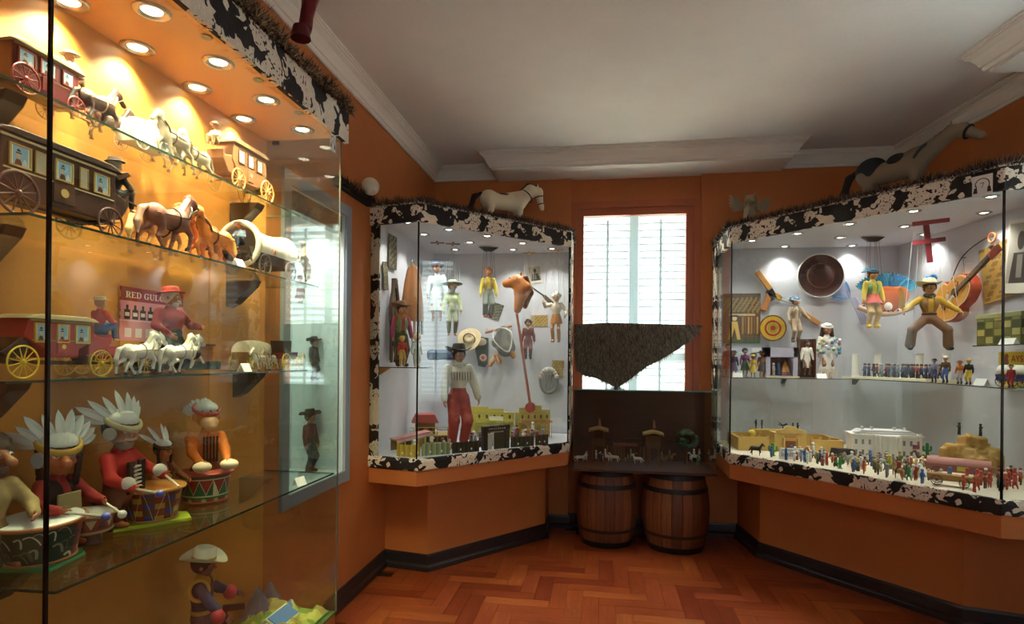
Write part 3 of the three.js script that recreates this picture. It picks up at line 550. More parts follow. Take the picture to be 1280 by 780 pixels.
  if (o.pants) { const s = new SD(cell, 0.018), f = o.flare ?? 0; s.ell([hx, hy, hz], [0.1 * fat, 0.075, 0.083 * fat]).cap([hx, hy, hz], waist, 0.08 * fat, 0.078 * fat); for (const l of legs) s.cap(l[0], l[1], 0.066, 0.05 + f * 0.4).cap(l[1], l[1].map((v, i) => v + (l[2][i] - v) * 0.92), 0.05 + f * 0.4, 0.036 + f); pm('trousers', s.build(), o.pants); }
  if (o.skirt) { const g = lathe([[0.085 * fat, 0], [0.1, -0.06], [o.skirtW ?? 0.16, -(o.skirtL ?? 0.34)], [(o.skirtW ?? 0.16) - 0.01, -(o.skirtL ?? 0.34)], [0.08, -0.05]], 26), p = g.attributes.position; for (let i = 0; i < p.count; i++) { const a = Math.atan2(p.getZ(i), p.getX(i)), k = 1 + 0.06 * sin(a * 9) * min(1, -p.getY(i) * 5); p.setX(i, p.getX(i) * k); p.setZ(i, p.getZ(i) * k); } g.computeVertexNormals(); pm('skirt', g.translate(hx, hy + 0.09, hz), mat(o.skirt, 0.8, 0, { side: THREE.DoubleSide })); }
  if (o.boots) legs.forEach((l, i) => { const s = new SD(cell * 0.8, 0.012); s.cap(l[2], l[2].map((v, k) => v + (l[1][k] - v) * (o.bootH ?? 0.25)), 0.034, 0.04); foot(s, l, i ? -1 : 1, 0.01, 0.085); pm('boot', s.build(), o.boots); });
  if (o.belt) pm('belt', tor(0.084 * fat, 0.013, 26, 6).rotateX(PI / 2).scale(1, 1.3, 0.9).translate(hx, hy + 0.065, hz), o.belt);
  if (o.scarf) pm('scarf', new SD(0.012, 0.015).cap([neck[0] - 0.04, neck[1] - 0.01, neck[2]], [neck[0] + 0.04, neck[1] - 0.01, neck[2]], 0.042).ell([neck[0], neck[1] - 0.035, neck[2] + 0.05], [0.03, 0.04, 0.018]).build(), o.scarf);
  if (o.hat) addTo(() => {
    const h = o.hat, g = h.type === 'cowboy' ? cowboyHat(h.w ?? 2, h.crown ?? 1.05) : h.type === 'brim' ? brimHat(h.w ?? 1.6, h.crown ?? 0.8, h.top ?? 0.85) : brimHat(1.02, h.crown ?? 0.7, 0.9);
    const m = part(t, 'hat', g, mat(h.color, 0.75)); m.scale.setScalar(R * (h.s ?? 1.02)); m.position.set(0, R * (h.y ?? 0.55), -R * 0.05); m.rotation.set(h.tip ?? -0.1, 0, h.roll ?? 0);
    if (h.band) { const b = part(m, 'hat_band', lathe([[1.03, 0.09], [1.05, 0.1], [1.03, 0.3], [1.0, 0.31]], 30), mat(h.band, 0.6)); }
    if (h.plume) part(m, 'plume', once('plume', () => { const s = new SD(0.09, 0.1); for (let i = 0; i < 16; i++) s.ell([rr(-0.4, 0.7), rr(0.85, 1.5), rr(-0.4, 0.6)], [0.3, 0.24, 0.3]); return s.build(); }), mat(h.plume, 0.9));
  });
  if (o.headdress) addTo(() => headdress(t, R, o.headdress));
  if (o.beard) addTo(() => { const m = part(t, 'beard', once('beard', () => new SD(0.09, 0.15).ell([0, -0.8, 0.45], [0.55, 0.4, 0.4]).cap([-0.35, -0.42, 0.85], [0.35, -0.42, 0.85], 0.1).build()), mat(o.beard, 0.9)); m.scale.setScalar(R); });
  return { top: (hc[1] + hr) * H, hands: arms.map((a) => V(...a[2]).multiplyScalar(H)), head: face.position, R, feet: legs.map((l) => V(...l[2]).multiplyScalar(H)) };
}

// ---- horses: withers at 1, facing +x
const LEGS = {
  stand: [[[0.4, 0.72], [0.42, 0.4], [0.4, 0.12], [0.44, 0.03]], [[0.4, 0.72], [0.4, 0.4], [0.36, 0.12], [0.4, 0.03]], [[-0.42, 0.75], [-0.36, 0.52], [-0.52, 0.34], [-0.48, 0.1], [-0.43, 0.03]], [[-0.42, 0.75], [-0.34, 0.52], [-0.48, 0.34], [-0.42, 0.1], [-0.37, 0.03]]],
  trot: [[[0.4, 0.72], [0.62, 0.5], [0.56, 0.24], [0.5, 0.17]], [[0.4, 0.72], [0.32, 0.42], [0.2, 0.14], [0.24, 0.03]], [[-0.42, 0.75], [-0.28, 0.53], [-0.4, 0.32], [-0.24, 0.1], [-0.18, 0.03]], [[-0.42, 0.75], [-0.46, 0.52], [-0.7, 0.38], [-0.74, 0.14], [-0.7, 0.05]]],
  gallop: [[[0.4, 0.72], [0.66, 0.6], [0.84, 0.42], [0.92, 0.36]], [[0.4, 0.72], [0.6, 0.52], [0.5, 0.3], [0.44, 0.24]], [[-0.42, 0.75], [-0.48, 0.52], [-0.76, 0.4], [-0.88, 0.16], [-0.88, 0.06]], [[-0.42, 0.75], [-0.4, 0.52], [-0.62, 0.36], [-0.66, 0.12], [-0.64, 0.03]]],
};
const horseGeo = (pose) => once('horse' + pose, () => {
  const s = new SD(0.038, 0.07), rear = pose === 'rear', arch = pose === 'arch', reach = pose === 'reach', L = LEGS[rear ? 'gallop' : arch || reach ? 'stand' : pose];
  s.cap([0.3, 0.77, 0], [-0.3, 0.76, 0], 0.2, 0.19).ell([0.36, 0.78, 0], [0.2, 0.24, 0.19]).ell([-0.38, 0.8, 0], [0.24, 0.23, 0.2]).cap([0.1, 0.92, 0], [0.4, 0.98, 0], 0.09, 0.1);
  if (arch) s.cap([0.44, 0.84, 0], [0.72, 1.12, 0], 0.19, 0.15).cap([0.72, 1.12, 0], [0.95, 1.12, 0], 0.15, 0.11).cap([0.95, 1.12, 0], [1.06, 0.72, 0], 0.11, 0.06);
  else if (reach) s.cap([0.42, 0.86, 0], [0.92, 1.16, 0], 0.18, 0.1).cap([0.92, 1.17, 0], [1.08, 1.16, 0], 0.1, 0.1).cap([1.08, 1.16, 0], [1.34, 0.98, 0], 0.1, 0.07);
  else s.cap([0.42, 0.86, 0], [0.66, 1.3, 0], 0.17, 0.1).cap([0.64, 1.36, 0], [0.78, 1.3, 0], 0.105, 0.1).cap([0.74, 1.32, 0], [0.98, 1.1, 0], 0.1, 0.066).ell([0.99, 1.08, 0], [0.075, 0.06, 0.06]);
  const [ex, ey] = arch ? [0.9, 1.2] : reach ? [0.95, 1.25] : [0.64, 1.42]; for (const q of [-1, 1]) s.cap([ex, ey, q * 0.06], [ex + 0.01, ey + 0.13, q * 0.075], 0.03, 0.012, null, { k: 0.02 });
  L.forEach((l, i) => { const z = (i % 2 ? -1 : 1) * 0.1; for (let j = 0; j < l.length - 1; j++) { const hind = i > 1, r = hind ? [0.13, 0.075, 0.045, 0.04, 0.04] : [0.1, 0.055, 0.04, 0.042]; s.cap([...l[j], z], [...l[j + 1], z], r[j], r[j + 1], null, { k: 0.035 }); } });
  const g = { body: s.build() };
  const m = new SD(0.04, 0.04); if (arch) m.cap([0.4, 1.04, 0], [0.66, 1.26, 0], 0.03, 0.05).cap([0.66, 1.26, 0], [0.94, 1.25, 0], 0.05, 0.04).cap([0.94, 1.25, 0], [1.06, 1.1, 0], 0.04, 0.03).cap([1.06, 1.1, 0], [1.12, 0.85, 0], 0.03, 0.015); else if (reach) m.cap([0.4, 1.02, 0], [0.9, 1.26, 0], 0.03, 0.04).cap([0.9, 1.26, 0], [1.16, 1.2, 0], 0.04, 0.03); else for (let i = 0; i < 9; i++) { const t = i / 8; m.cap([0.36 + t * 0.3, 1.02 + t * 0.42, 0], [0.3 + t * 0.26, 0.92 + t * 0.4, 0.09], 0.045, 0.03); } if (!arch && !reach) m.cap([0.7, 1.46, 0], [0.84, 1.38, 0], 0.05, 0.03); g.mane = m.build();
  g.tail = new SD(0.04, 0.05).cap([-0.58, 0.92, 0], [-0.76, 0.82, 0], 0.05, 0.06).cap([-0.76, 0.82, 0], [-0.86, 0.52, 0], 0.07, 0.07).cap([-0.86, 0.52, 0], [-0.84, 0.3, 0], 0.07, 0.03).build();
  g.hoofs = L.map((l, i) => cyl(0.045, 0.062, 0.075, 10, l[l.length - 1][0], l[l.length - 1][1] + 0.008, (i % 2 ? -1 : 1) * 0.1)); g.hoof = merge(g.hoofs);
  g.harness = merge([tor(0.215, 0.02, 26, 6).scale(1, 1.12, 1).rotateY(PI / 2).translate(0.16, 0.79, 0), tor(0.2, 0.032, 26, 6).scale(1, 1.35, 1).rotateY(PI / 2).rotateZ(-0.5).translate(0.47, 0.95, 0), tor(0.085, 0.014, 18, 6).rotateY(PI / 2).rotateZ(0.75).translate(0.88, 1.2, 0), bar([0.86, 1.2, 0.09], [0.5, 0.98, 0.19], 0.01, 5), bar([0.86, 1.2, -0.09], [0.5, 0.98, -0.19], 0.01, 5), bar([0.4, 0.86, 0.21], [-0.6, 0.78, 0.2], 0.014, 5), bar([0.4, 0.86, -0.21], [-0.6, 0.78, -0.2], 0.014, 5)]);
  g.saddle = new SD(0.035, 0.04).ell([0.06, 0.97, 0], [0.2, 0.06, 0.17]).cap([0.22, 1.0, 0], [0.26, 1.1, 0], 0.04, 0.035).ell([-0.12, 1.02, 0], [0.05, 0.08, 0.13]).ell([0.05, 0.8, 0.2], [0.13, 0.16, 0.03]).ell([0.05, 0.8, -0.2], [0.13, 0.16, 0.03]).build();
  if (rear) for (const k of Object.keys(g)) if (!Array.isArray(g[k])) g[k].translate(0.42, -0.75, 0).rotateZ(0.75).translate(-0.42, 0.95, 0);
  return g;
});
// put a finished thing down so that its lowest point stands on height y
function ground(t, y) { t.updateMatrixWorld(true); const b = new THREE.Box3().setFromObject(t, true); t.position.y += y + 0.0012 - b.min.y; return t; }
function horse(t, o) {                                  // adds the parts of a horse to a group; h = height at the withers
  const g = horseGeo(o.pose ?? 'trot'), k = o.h, q = (n, geo, m) => { const x = part(t, n, geo, m.isMaterial ? m : mat(m, o.rough ?? 0.45)); x.scale.setScalar(k); if (o.at) x.position.copy(o.at); if (o.yaw) x.rotation.y = o.yaw; return x; };
  q('body', g.body, o.coat); q('mane', g.mane, o.mane ?? '#2a1c14'); q('tail', g.tail, o.tail ?? o.mane ?? '#2a1c14'); if (k > 0.2) for (const f of g.hoofs) q('hoof', f, o.hoof ?? '#241a14'); else if (o.hoof !== false) q('hooves', g.hoof, o.hoof ?? '#241a14');
  if (o.harness) q('harness', g.harness, o.harness); if (o.saddle) q('saddle', g.saddle, o.saddle);
}
// ---- wheels: axis along z
function wheel(t, r, x, y, z, m, n = 12, thick = 1) {
  const w = grp(t, 'wheel', x, y, z), M = m.isMaterial ? m : mat(m, 0.45);
  part(w, 'rim', once('rim' + thick, () => new THREE.TorusGeometry(0.93, 0.07 * thick, 8, 40).scale(1, 1, 0.9)), M).scale.setScalar(r);
  part(w, 'hub', once('hub', () => lathe([[0, -0.16], [0.1, -0.16], [0.17, -0.06], [0.17, 0.06], [0.1, 0.16], [0, 0.16]], 16).rotateX(PI / 2)), M).scale.setScalar(r);
  const sg = once('spoke' + thick, () => rot(new THREE.CylinderGeometry(0.032 * thick, 0.045 * thick, 0.8, 6).translate(0, 0.5, 0)));
  for (let i = 0; i < n; i++) { const s = part(w, 'spoke', sg, M); s.scale.setScalar(r); s.rotation.z = (i + 0.5) / n * 2 * PI; }
  return w;
}
const card = (w = 0.05, h = 0.035) => once('card' + w + h, () => merge([box(w, h, 0.001).rotateX(-0.45).translate(0, h * 0.45, h * 0.22), box(w, h, 0.001).rotateX(0.45).translate(0, h * 0.45, -h * 0.22)]));
const mCard = mat('#f0eeea', 0.6);
const cardTex = canvasTex(128, 96, (c, w, h) => { c.fillStyle = '#f2f0ec'; c.fillRect(0, 0, w, h); c.fillStyle = '#777'; for (let i = 0; i < 4; i++) c.fillRect(16, 22 + i * 16, 96 - (i % 2) * 24, 3); });
function labelCard(px, py, s, turn, label, w = 0.05) { const p = onY(px, py, s.y ?? s); const m = one('label_card', card(w, w * 0.66), mCard, label, 'card', p, turn); return m; }
// ---------------------------------------------------------------- toys in the left cabinet
const zAt = (px, x, py = 447) => onX(px, py, x).z;
const at8 = (px, x, s) => V(x, s.y, zAt(px, x));
const paxTex = canvasTex(256, 128, (c, w, h) => {
  c.fillStyle = '#8fb9d8'; c.fillRect(0, 0, w, h); c.fillStyle = '#f1ead8'; c.fillRect(0, 0, 24, h); c.fillRect(w - 24, 0, 24, h);
  c.fillStyle = '#6b3a24'; c.beginPath(); c.ellipse(100, 130, 50, 48, 0, 0, 7); c.fill(); c.fillStyle = '#e2b48c'; c.beginPath(); c.ellipse(104, 66, 20, 24, 0, 0, 7); c.fill();
  c.fillStyle = '#241a14'; c.fillRect(66, 42, 76, 8); c.beginPath(); c.ellipse(104, 36, 26, 16, 0, PI, 0); c.fill(); c.fillStyle = '#cfd9de'; c.beginPath(); c.ellipse(190, 140, 40, 60, 0, 0, 7); c.fill();
});
const mPax = new THREE.MeshStandardMaterial({ map: paxTex, roughness: 0.3 });
const blindTex = canvasTex(64, 128, (c, w, h) => { c.fillStyle = '#c9c2b2'; c.fillRect(0, 0, w, h); c.fillStyle = '#7d7464'; for (let i = 0; i < 12; i++) c.fillRect(6, 6 + i * 10, w - 12, 4); });
const mBlind = new THREE.MeshStandardMaterial({ map: blindTex, roughness: 0.5 });
function winPanel(t, x, y, w, h, z, side, fm, pm) {
  const g = part(t, 'window', extr([[-w / 2, -h / 2], [w / 2, -h / 2], [w / 2, h / 2], [-w / 2, h / 2]], 0.004, 0, [[[-w / 2 + w * 0.09, -h / 2 + h * 0.08], [w / 2 - w * 0.09, -h / 2 + h * 0.08], [w / 2 - w * 0.09, h / 2 - h * 0.08], [-w / 2 + w * 0.09, h / 2 - h * 0.08]]]), fm);
  g.position.set(x, y, z); const p = part(g, 'pane', new THREE.BoxGeometry(w * 0.84, h * 0.86, 0.0015), pm); p.position.z = -side * 0.0008; return g;
}
// closed coach facing +x, centred over its axles; sizes in metres
function coach(t, o) {
  const { L, W, y0, y1 } = o, H = y1 - y0, M = (m) => (m.isMaterial ? m : mat(m, 0.35)), c = o.curve ?? 0;
  const pts = [[-L / 2, y1], [-L / 2 - c * 0.3, y0 + H * 0.5], [-L / 2 + c, y0 + c * 0.5], [-L / 4, y0], [L / 4, y0], [L / 2 - c, y0 + c * 0.5], [L / 2 + c * 0.3, y0 + H * 0.5], [L / 2, y1]];
  part(t, 'body', extr(pts, W, 0.004), M(o.body));
  part(t, 'roof', extr([[-L / 2 - 0.012, y1], [L / 2 + 0.012, y1], [L / 2, y1 + H * 0.05], [L / 2 - 0.02, y1 + H * 0.09], [-L / 2 + 0.02, y1 + H * 0.09], [-L / 2, y1 + H * 0.05]], W + 0.02, 0.003), M(o.roof));
  if (o.rail) part(t, 'roof_rail', merge([-1, 1].flatMap((s) => [bar([-L / 2 + 0.02, y1 + H * 0.16, s * W * 0.42], [L / 2 - 0.02, y1 + H * 0.16, s * W * 0.42], 0.0025, 5), ...[-0.4, -0.13, 0.13, 0.4].map((k) => bar([k * L, y1 + H * 0.06, s * W * 0.42], [k * L, y1 + H * 0.16, s * W * 0.42], 0.002, 5))])), M(o.rail));
  if (o.band) part(t, 'trim_band', merge([box(L + 0.004, H * 0.04, W + 0.006, 0, y1 - H * 0.05, 0), box(L * 0.97, H * 0.025, W + 0.004, 0, y0 + H * 0.42, 0)]), M(o.band));
  for (const s of [1, -1]) {
    for (const [x, w, k] of o.windows) winPanel(t, x * L, y0 + H * (o.wy ?? 0.68), w * L, H * (o.wh ?? 0.4), s * (W / 2 + 0.002), s, M(o.frame), k ? mBlind : o.pane ?? mPax);
    if (o.door) { const d = part(t, 'door', extr([[-0.09 * L, y0 + H * 0.08], [0.09 * L, y0 + H * 0.08], [0.09 * L, y0 + H * 0.45], [-0.09 * L, y0 + H * 0.45]], 0.004, 0.001), M(o.door)); d.position.z = s * (W / 2 + 0.001); const e = part(d, 'emblem', cyl(L * 0.035, L * 0.035, 0.002, 16).rotateX(PI / 2).translate(0, y0 + H * 0.26, s * 0.003), M(o.emblem ?? o.frame)); }
  }
  for (const [x, r] of [[o.ax[0], o.r[0]], [o.ax[1], o.r[1]]]) { part(t, 'axle', bar([x, r, -W / 2 - 0.012], [x, r, W / 2 + 0.012], 0.004, 8), M(o.under ?? o.body)); for (const s of [-1, 1]) wheel(t, r, x, r, s * (W / 2 + 0.014), o.wheel, o.spokes ?? 12, o.thick ?? 1); }
  part(t, 'undercarriage', merge([bar([o.ax[0], o.r[0], 0], [o.ax[1], o.r[1], 0], 0.006, 6), box(0.02, max(0.004, y0 - o.r[1]), W * 0.6, o.ax[1], (y0 + o.r[1]) / 2, 0), box(0.02, max(0.004, y0 - o.r[0]), W * 0.6, o.ax[0], (y0 + o.r[0]) / 2, 0)]), M(o.under ?? o.body));
  if (o.seat) { part(t, 'driver_seat', extr([[L / 2, y0 + H * 0.62], [L / 2 + o.seat, y0 + H * 0.5], [L / 2 + o.seat * 1.25, y0 + H * 0.62], [L / 2 + o.seat * 1.2, y0 + H * 0.42], [L / 2 + o.seat * 0.6, y0 + H * 0.12], [L / 2, y0 + H * 0.08]], W * 0.9, 0.003), M(o.seatMat ?? o.body)); }
  if (o.boot) part(t, 'rear_boot', extr([[-L / 2, y0 + H * 0.6], [-L / 2 - o.boot, y0 + H * 0.1], [-L / 2 - o.boot * 0.8, y0], [-L / 2, y0 + H * 0.04]], W * 0.85, 0.003), M(o.bootMat ?? o.body));
  if (o.pole) part(t, 'draught_pole', bar([o.ax[1], o.r[1], 0], [o.ax[1] + o.pole, o.r[1] * 0.95, 0], 0.003, 6), M(o.under ?? o.body));
}
function miniDriver(t, label, p, turn, o) { const g = grp(t, 'driver'); t.updateMatrixWorld(true); g.position.copy(t.worldToLocal(p)); g.rotation.y = PI / 2; g.userData.label = label; figure(g, { cell: 0.022, h: o.h, head: 1.35, pose: { hip: [0, 0.16, 0], lf: [0.08, 0.0, 0.22], rf: [-0.08, 0.0, 0.22], lh: [0.1, 0.3, 0.2], rh: [-0.1, 0.3, 0.2] }, eyes: false, ...o }); return g; }
const RIGHT = PI / 2, LEFT = -PI / 2;

// --- top shelf
{
  const x = -1.44, zr = zAt(8, x), zf = zAt(73, x), wb = zr - zf, p = V(x, S1.y, (zr + zf) / 2), L = wb * 1.25;
  const t = thing('toy_carriage', 'dark red toy carriage with painted passenger windows on the top shelf', 'toy carriage', p, RIGHT);
  coach(t, { L, W: 0.07, y0: wb * 0.22, y1: wb * 0.9, body: '#5a1418', roof: '#b8a27c', frame: '#7d2a22', windows: [[-0.33, 0.26], [0, 0.26], [0.32, 0.2]], door: '#661a1c', ax: [-wb / 2, wb / 2], r: [wb * 0.27, wb * 0.2], wheel: '#8a2d28', seat: wb * 0.3, pole: wb * 0.7, band: '#8a5a3a' });
  miniDriver(t, 'small white-clad coachman on the dark red carriage', V(x, S1.y + wb * 0.62, zAt(83, x)), RIGHT, { h: 0.15, shirt: '#eadfce', pants: '#7a5a3a', hat: { type: 'brim', color: '#e8e0cc', w: 1.8 } });
  for (const [px, dx, k] of [[118, 0.035, 0], [137, -0.035, 1]]) { const h = thing('toy_horse', k ? 'dark brown toy horse leading the team on the top shelf' : 'dark brown toy horse harnessed to the red carriage', 'toy horse', V(x + dx, S1.y, zAt(px, x + dx)), RIGHT); horse(h, { h: 0.095, pose: k ? 'gallop' : 'trot', coat: '#4a2d22', mane: '#20130e', harness: '#c9a27a' }); }
  // white figures, grey horses and the coach at the far end
  const cv = thing('covered_wagon', 'bright white covered wagon in the middle of the top shelf', 'toy wagon', V(-1.44, S1.y, zAt(178, -1.44)), RIGHT);
  part(cv, 'canvas', new THREE.SphereGeometry(1, 24, 16).scale(0.085, 0.05, 0.038).translate(0, 0.062, 0), mat('#fbfaf4', 0.8)); part(cv, 'bed', extr([[-0.07, 0.025], [0.07, 0.025], [0.08, 0.055], [-0.08, 0.055]], 0.066, 0.002), mat('#e9e4da', 0.5)); for (const sx of [-0.05, 0.05]) for (const s of [-1, 1]) wheel(cv, 0.03, sx, 0.03, s * 0.038, '#e9e4da', 8);
  for (const [px, dx, lab] of [[207, -0.045, 'grey toy horse at the head of the brown coach team'], [216, 0.035, 'grey toy horse, nearer of the leading pair on the top shelf'], [243, 0.0, 'grey toy horse harnessed next to the brown coach']]) { const h = thing('toy_horse', lab, 'toy horse', V(-1.43 + dx, S1.y, zAt(px, -1.43 + dx)), LEFT); horse(h, { h: 0.1, pose: 'trot', coat: '#a39884', mane: '#6a5a48', harness: '#5a4632' }); }
  const x2 = -1.43, za = zAt(281, x2), zb2 = zAt(318, x2), w2 = abs(za - zb2), st = thing('toy_stagecoach', 'brown toy stagecoach with orange spoked wheels at the far end of the top shelf', 'toy stagecoach', V(x2, S1.y, (za + zb2) / 2), LEFT);
  coach(st, { L: w2 * 1.05, W: 0.075, y0: w2 * 0.26, y1: w2 * 0.95, curve: 0.03, body: '#7a5234', roof: '#8a6a48', frame: '#5e3a24', windows: [[-0.3, 0.2, 1], [0, 0.2, 1], [0.3, 0.2, 1]], door: '#84583a', emblem: '#d0b48a', rail: '#b48a5c', ax: [-w2 / 2, w2 / 2], r: [w2 * 0.25, w2 * 0.22], wheel: '#d39a55', seat: 0.05, boot: 0.035, bootMat: '#6a4428', pole: 0.12 });
  miniDriver(st, 'small driver in cream coat atop the brown stagecoach', V(x2, S1.y + w2 * 0.74, zAt(267, x2)), LEFT, { h: 0.13, shirt: '#f0e2c2', pants: '#9a7a50', hat: { type: 'brim', color: '#e6d3a8', w: 1.7 } });
}
// --- second shelf
{
  const x = -1.375, W = 0.1, zr = zAt(14, x + W / 2), zf = zAt(131, x + W / 2), wb = zr - zf, R1 = wb * 0.205, R2w = wb * 0.165, L = wb * 1.22, mDark = new THREE.MeshStandardMaterial({ map: woodTex([92, 52, 34], [48, 26, 20]), roughness: 0.3 });
  const t = thing('toy_omnibus', 'long dark brown toy omnibus with gilt trim and large spoked wheels', 'toy omnibus', V(x, SS2.y, (zr + zf) / 2), RIGHT);
  coach(t, { L, W, y0: wb * 0.2, y1: wb * 0.74, body: '#46261b', roof: '#33221d', frame: '#b89a5e', band: '#c8b48a', windows: [[-0.36, 0.17], [-0.2, 0.09, 1], [0, 0.16], [0.18, 0.08, 1], [0.355, 0.16]], wy: 0.66, wh: 0.38, door: '#50301f', ax: [-wb / 2, wb / 2], r: [R1, R2w], wheel: '#5c3634', thick: 1.05, spokes: 12, under: '#2b1a16', seat: wb * 0.17, seatMat: '#38211a', pole: wb * 0.2 });
  part(t, 'roof_deck', box(L * 0.8, 0.012, W * 0.6, -L * 0.04, wb * 0.74 + wb * 0.06, 0), mat('#4c4642', 0.6)); part(t, 'canopy', extr([[0, 0], [0.05, 0.02], [0.06, 0.014], [0.02, -0.008]], W * 0.9, 0.002).translate(L / 2, wb * 0.72, 0), mDark);
  part(t, 'reins', merge([tube([[L / 2 + 0.05, wb * 0.52, 0.02], [L / 2 + 0.08, wb * 0.5, 0.025], [L / 2 + 0.11, wb * 0.47, 0.03]], 0.0028, 16, 6)]), mat('#1d1512', 0.5));
  miniDriver(t, 'grey-haired seated coachman of the long dark omnibus', V(x, SS2.y + wb * 0.42, zAt(141, x)), RIGHT, { h: 0.2, shirt: '#3a302c', pants: '#2a2422', hair: '#8a8378', hat: { type: 'brim', color: '#4a3328', w: 1.4 } });
  for (const [px, dx, c, mn, lab, pose] of [[196, -0.06, '#c98a52', '#e9c48a', 'tan toy horse on the wall side of the omnibus pair', 'trot'], [208, 0.045, '#7a4638', '#d8a890', 'reddish brown toy horse, near one of the omnibus pair', 'trot']]) { const h = thing('toy_horse', lab, 'toy horse', V(x + dx, SS2.y, zAt(px, x + dx)), RIGHT); horse(h, { h: 0.14, pose, coat: c, mane: mn, harness: '#2c1a12' }); }
  for (const [px, dx, c, mn, lab] of [[258, -0.06, '#b8562a', '#e7b35a', 'orange toy horse with yellow mane beside the covered wagon'], [268, 0.045, '#c97230', '#f0c468', 'pale orange toy horse pulling the covered wagon']]) { const h = thing('toy_horse', lab, 'toy horse', V(-1.375 + dx, SS2.y, zAt(px, -1.375 + dx)), LEFT); horse(h, { h: 0.125, pose: 'trot', coat: c, mane: mn, harness: '#5a3a1a' }); }
  // covered wagon facing the viewer's side
  const xc = -1.37, z0 = zAt(297, xc), z1 = zAt(350, xc), zl = z0 - z1, wg = thing('covered_wagon', 'white canvas covered wagon with dark bed and driver on the second shelf', 'toy wagon', V(xc, SS2.y, (z0 + z1) / 2), LEFT);
  const R = 0.064; { const g = new THREE.CylinderGeometry(R, R, zl * 0.95, 26, 6, true, -PI * 0.62, PI * 1.24).rotateX(-PI / 2).rotateY(PI / 2), p = g.attributes.position; for (let i = 0; i < p.count; i++) { const u = p.getX(i) / (zl * 0.475), f = 1 + 0.28 * u * u; p.setY(i, p.getY(i) * f); p.setZ(i, p.getZ(i) * f); } g.computeVertexNormals(); part(wg, 'canvas', g.translate(0, 0.115, 0), mat('#f3efe4', 0.85, 0, { side: THREE.DoubleSide })); part(wg, 'canvas_hem', tor(R * 1.26, 0.012, 30, 8).rotateY(PI / 2).translate(zl * 0.475, 0.115, 0), mat('#e3d6bc', 0.8)); }
  part(wg, 'bed', extr([[-zl / 2, 0.055], [zl / 2, 0.05], [zl / 2 + 0.02, 0.1], [-zl / 2 - 0.01, 0.1]], 0.12, 0.003), mat('#3a2a24', 0.5)); part(wg, 'footboard', box(0.07, 0.004, 0.1, zl / 2 + 0.05, 0.075, 0), mat('#4a3a30', 0.5));
  for (const sx of [-0.36, 0.28]) for (const s of [-1, 1]) wheel(wg, 0.042, sx * zl, 0.043, s * 0.07, '#6c6460', 10, 1.2);
  for (const s of [-1, 1]) part(wg, 'emblem', tor(0.008, 0.002, 12, 6).translate(-0.03 * s, 0.1, s * 0.078), mat('#c0452e', 0.6));
  miniDriver(wg, 'small wagon driver with straw hat under the white canvas', V(xc, SS2.y + 0.095, zAt(299, xc)), LEFT, { h: 0.15, skin: '#b86a48', shirt: '#7a8fa8', pants: '#26364a', hat: { type: 'brim', color: '#dcb878', w: 1.8 } });
  const rh = thing('toy_horse', 'rearing tan toy horse behind the covered wagon', 'toy horse', V(-1.29, SS2.y, zAt(378, -1.29)), LEFT); horse(rh, { h: 0.085, pose: 'rear', coat: '#b39a72', mane: '#e2c98e', saddle: '#6a4a2c' });
  one('label_card', card(0.045, 0.03), mCard, 'white folded card before the covered wagon', 'card', V(-1.265, SS2.y, zAt(297, -1.265)), RIGHT);
}
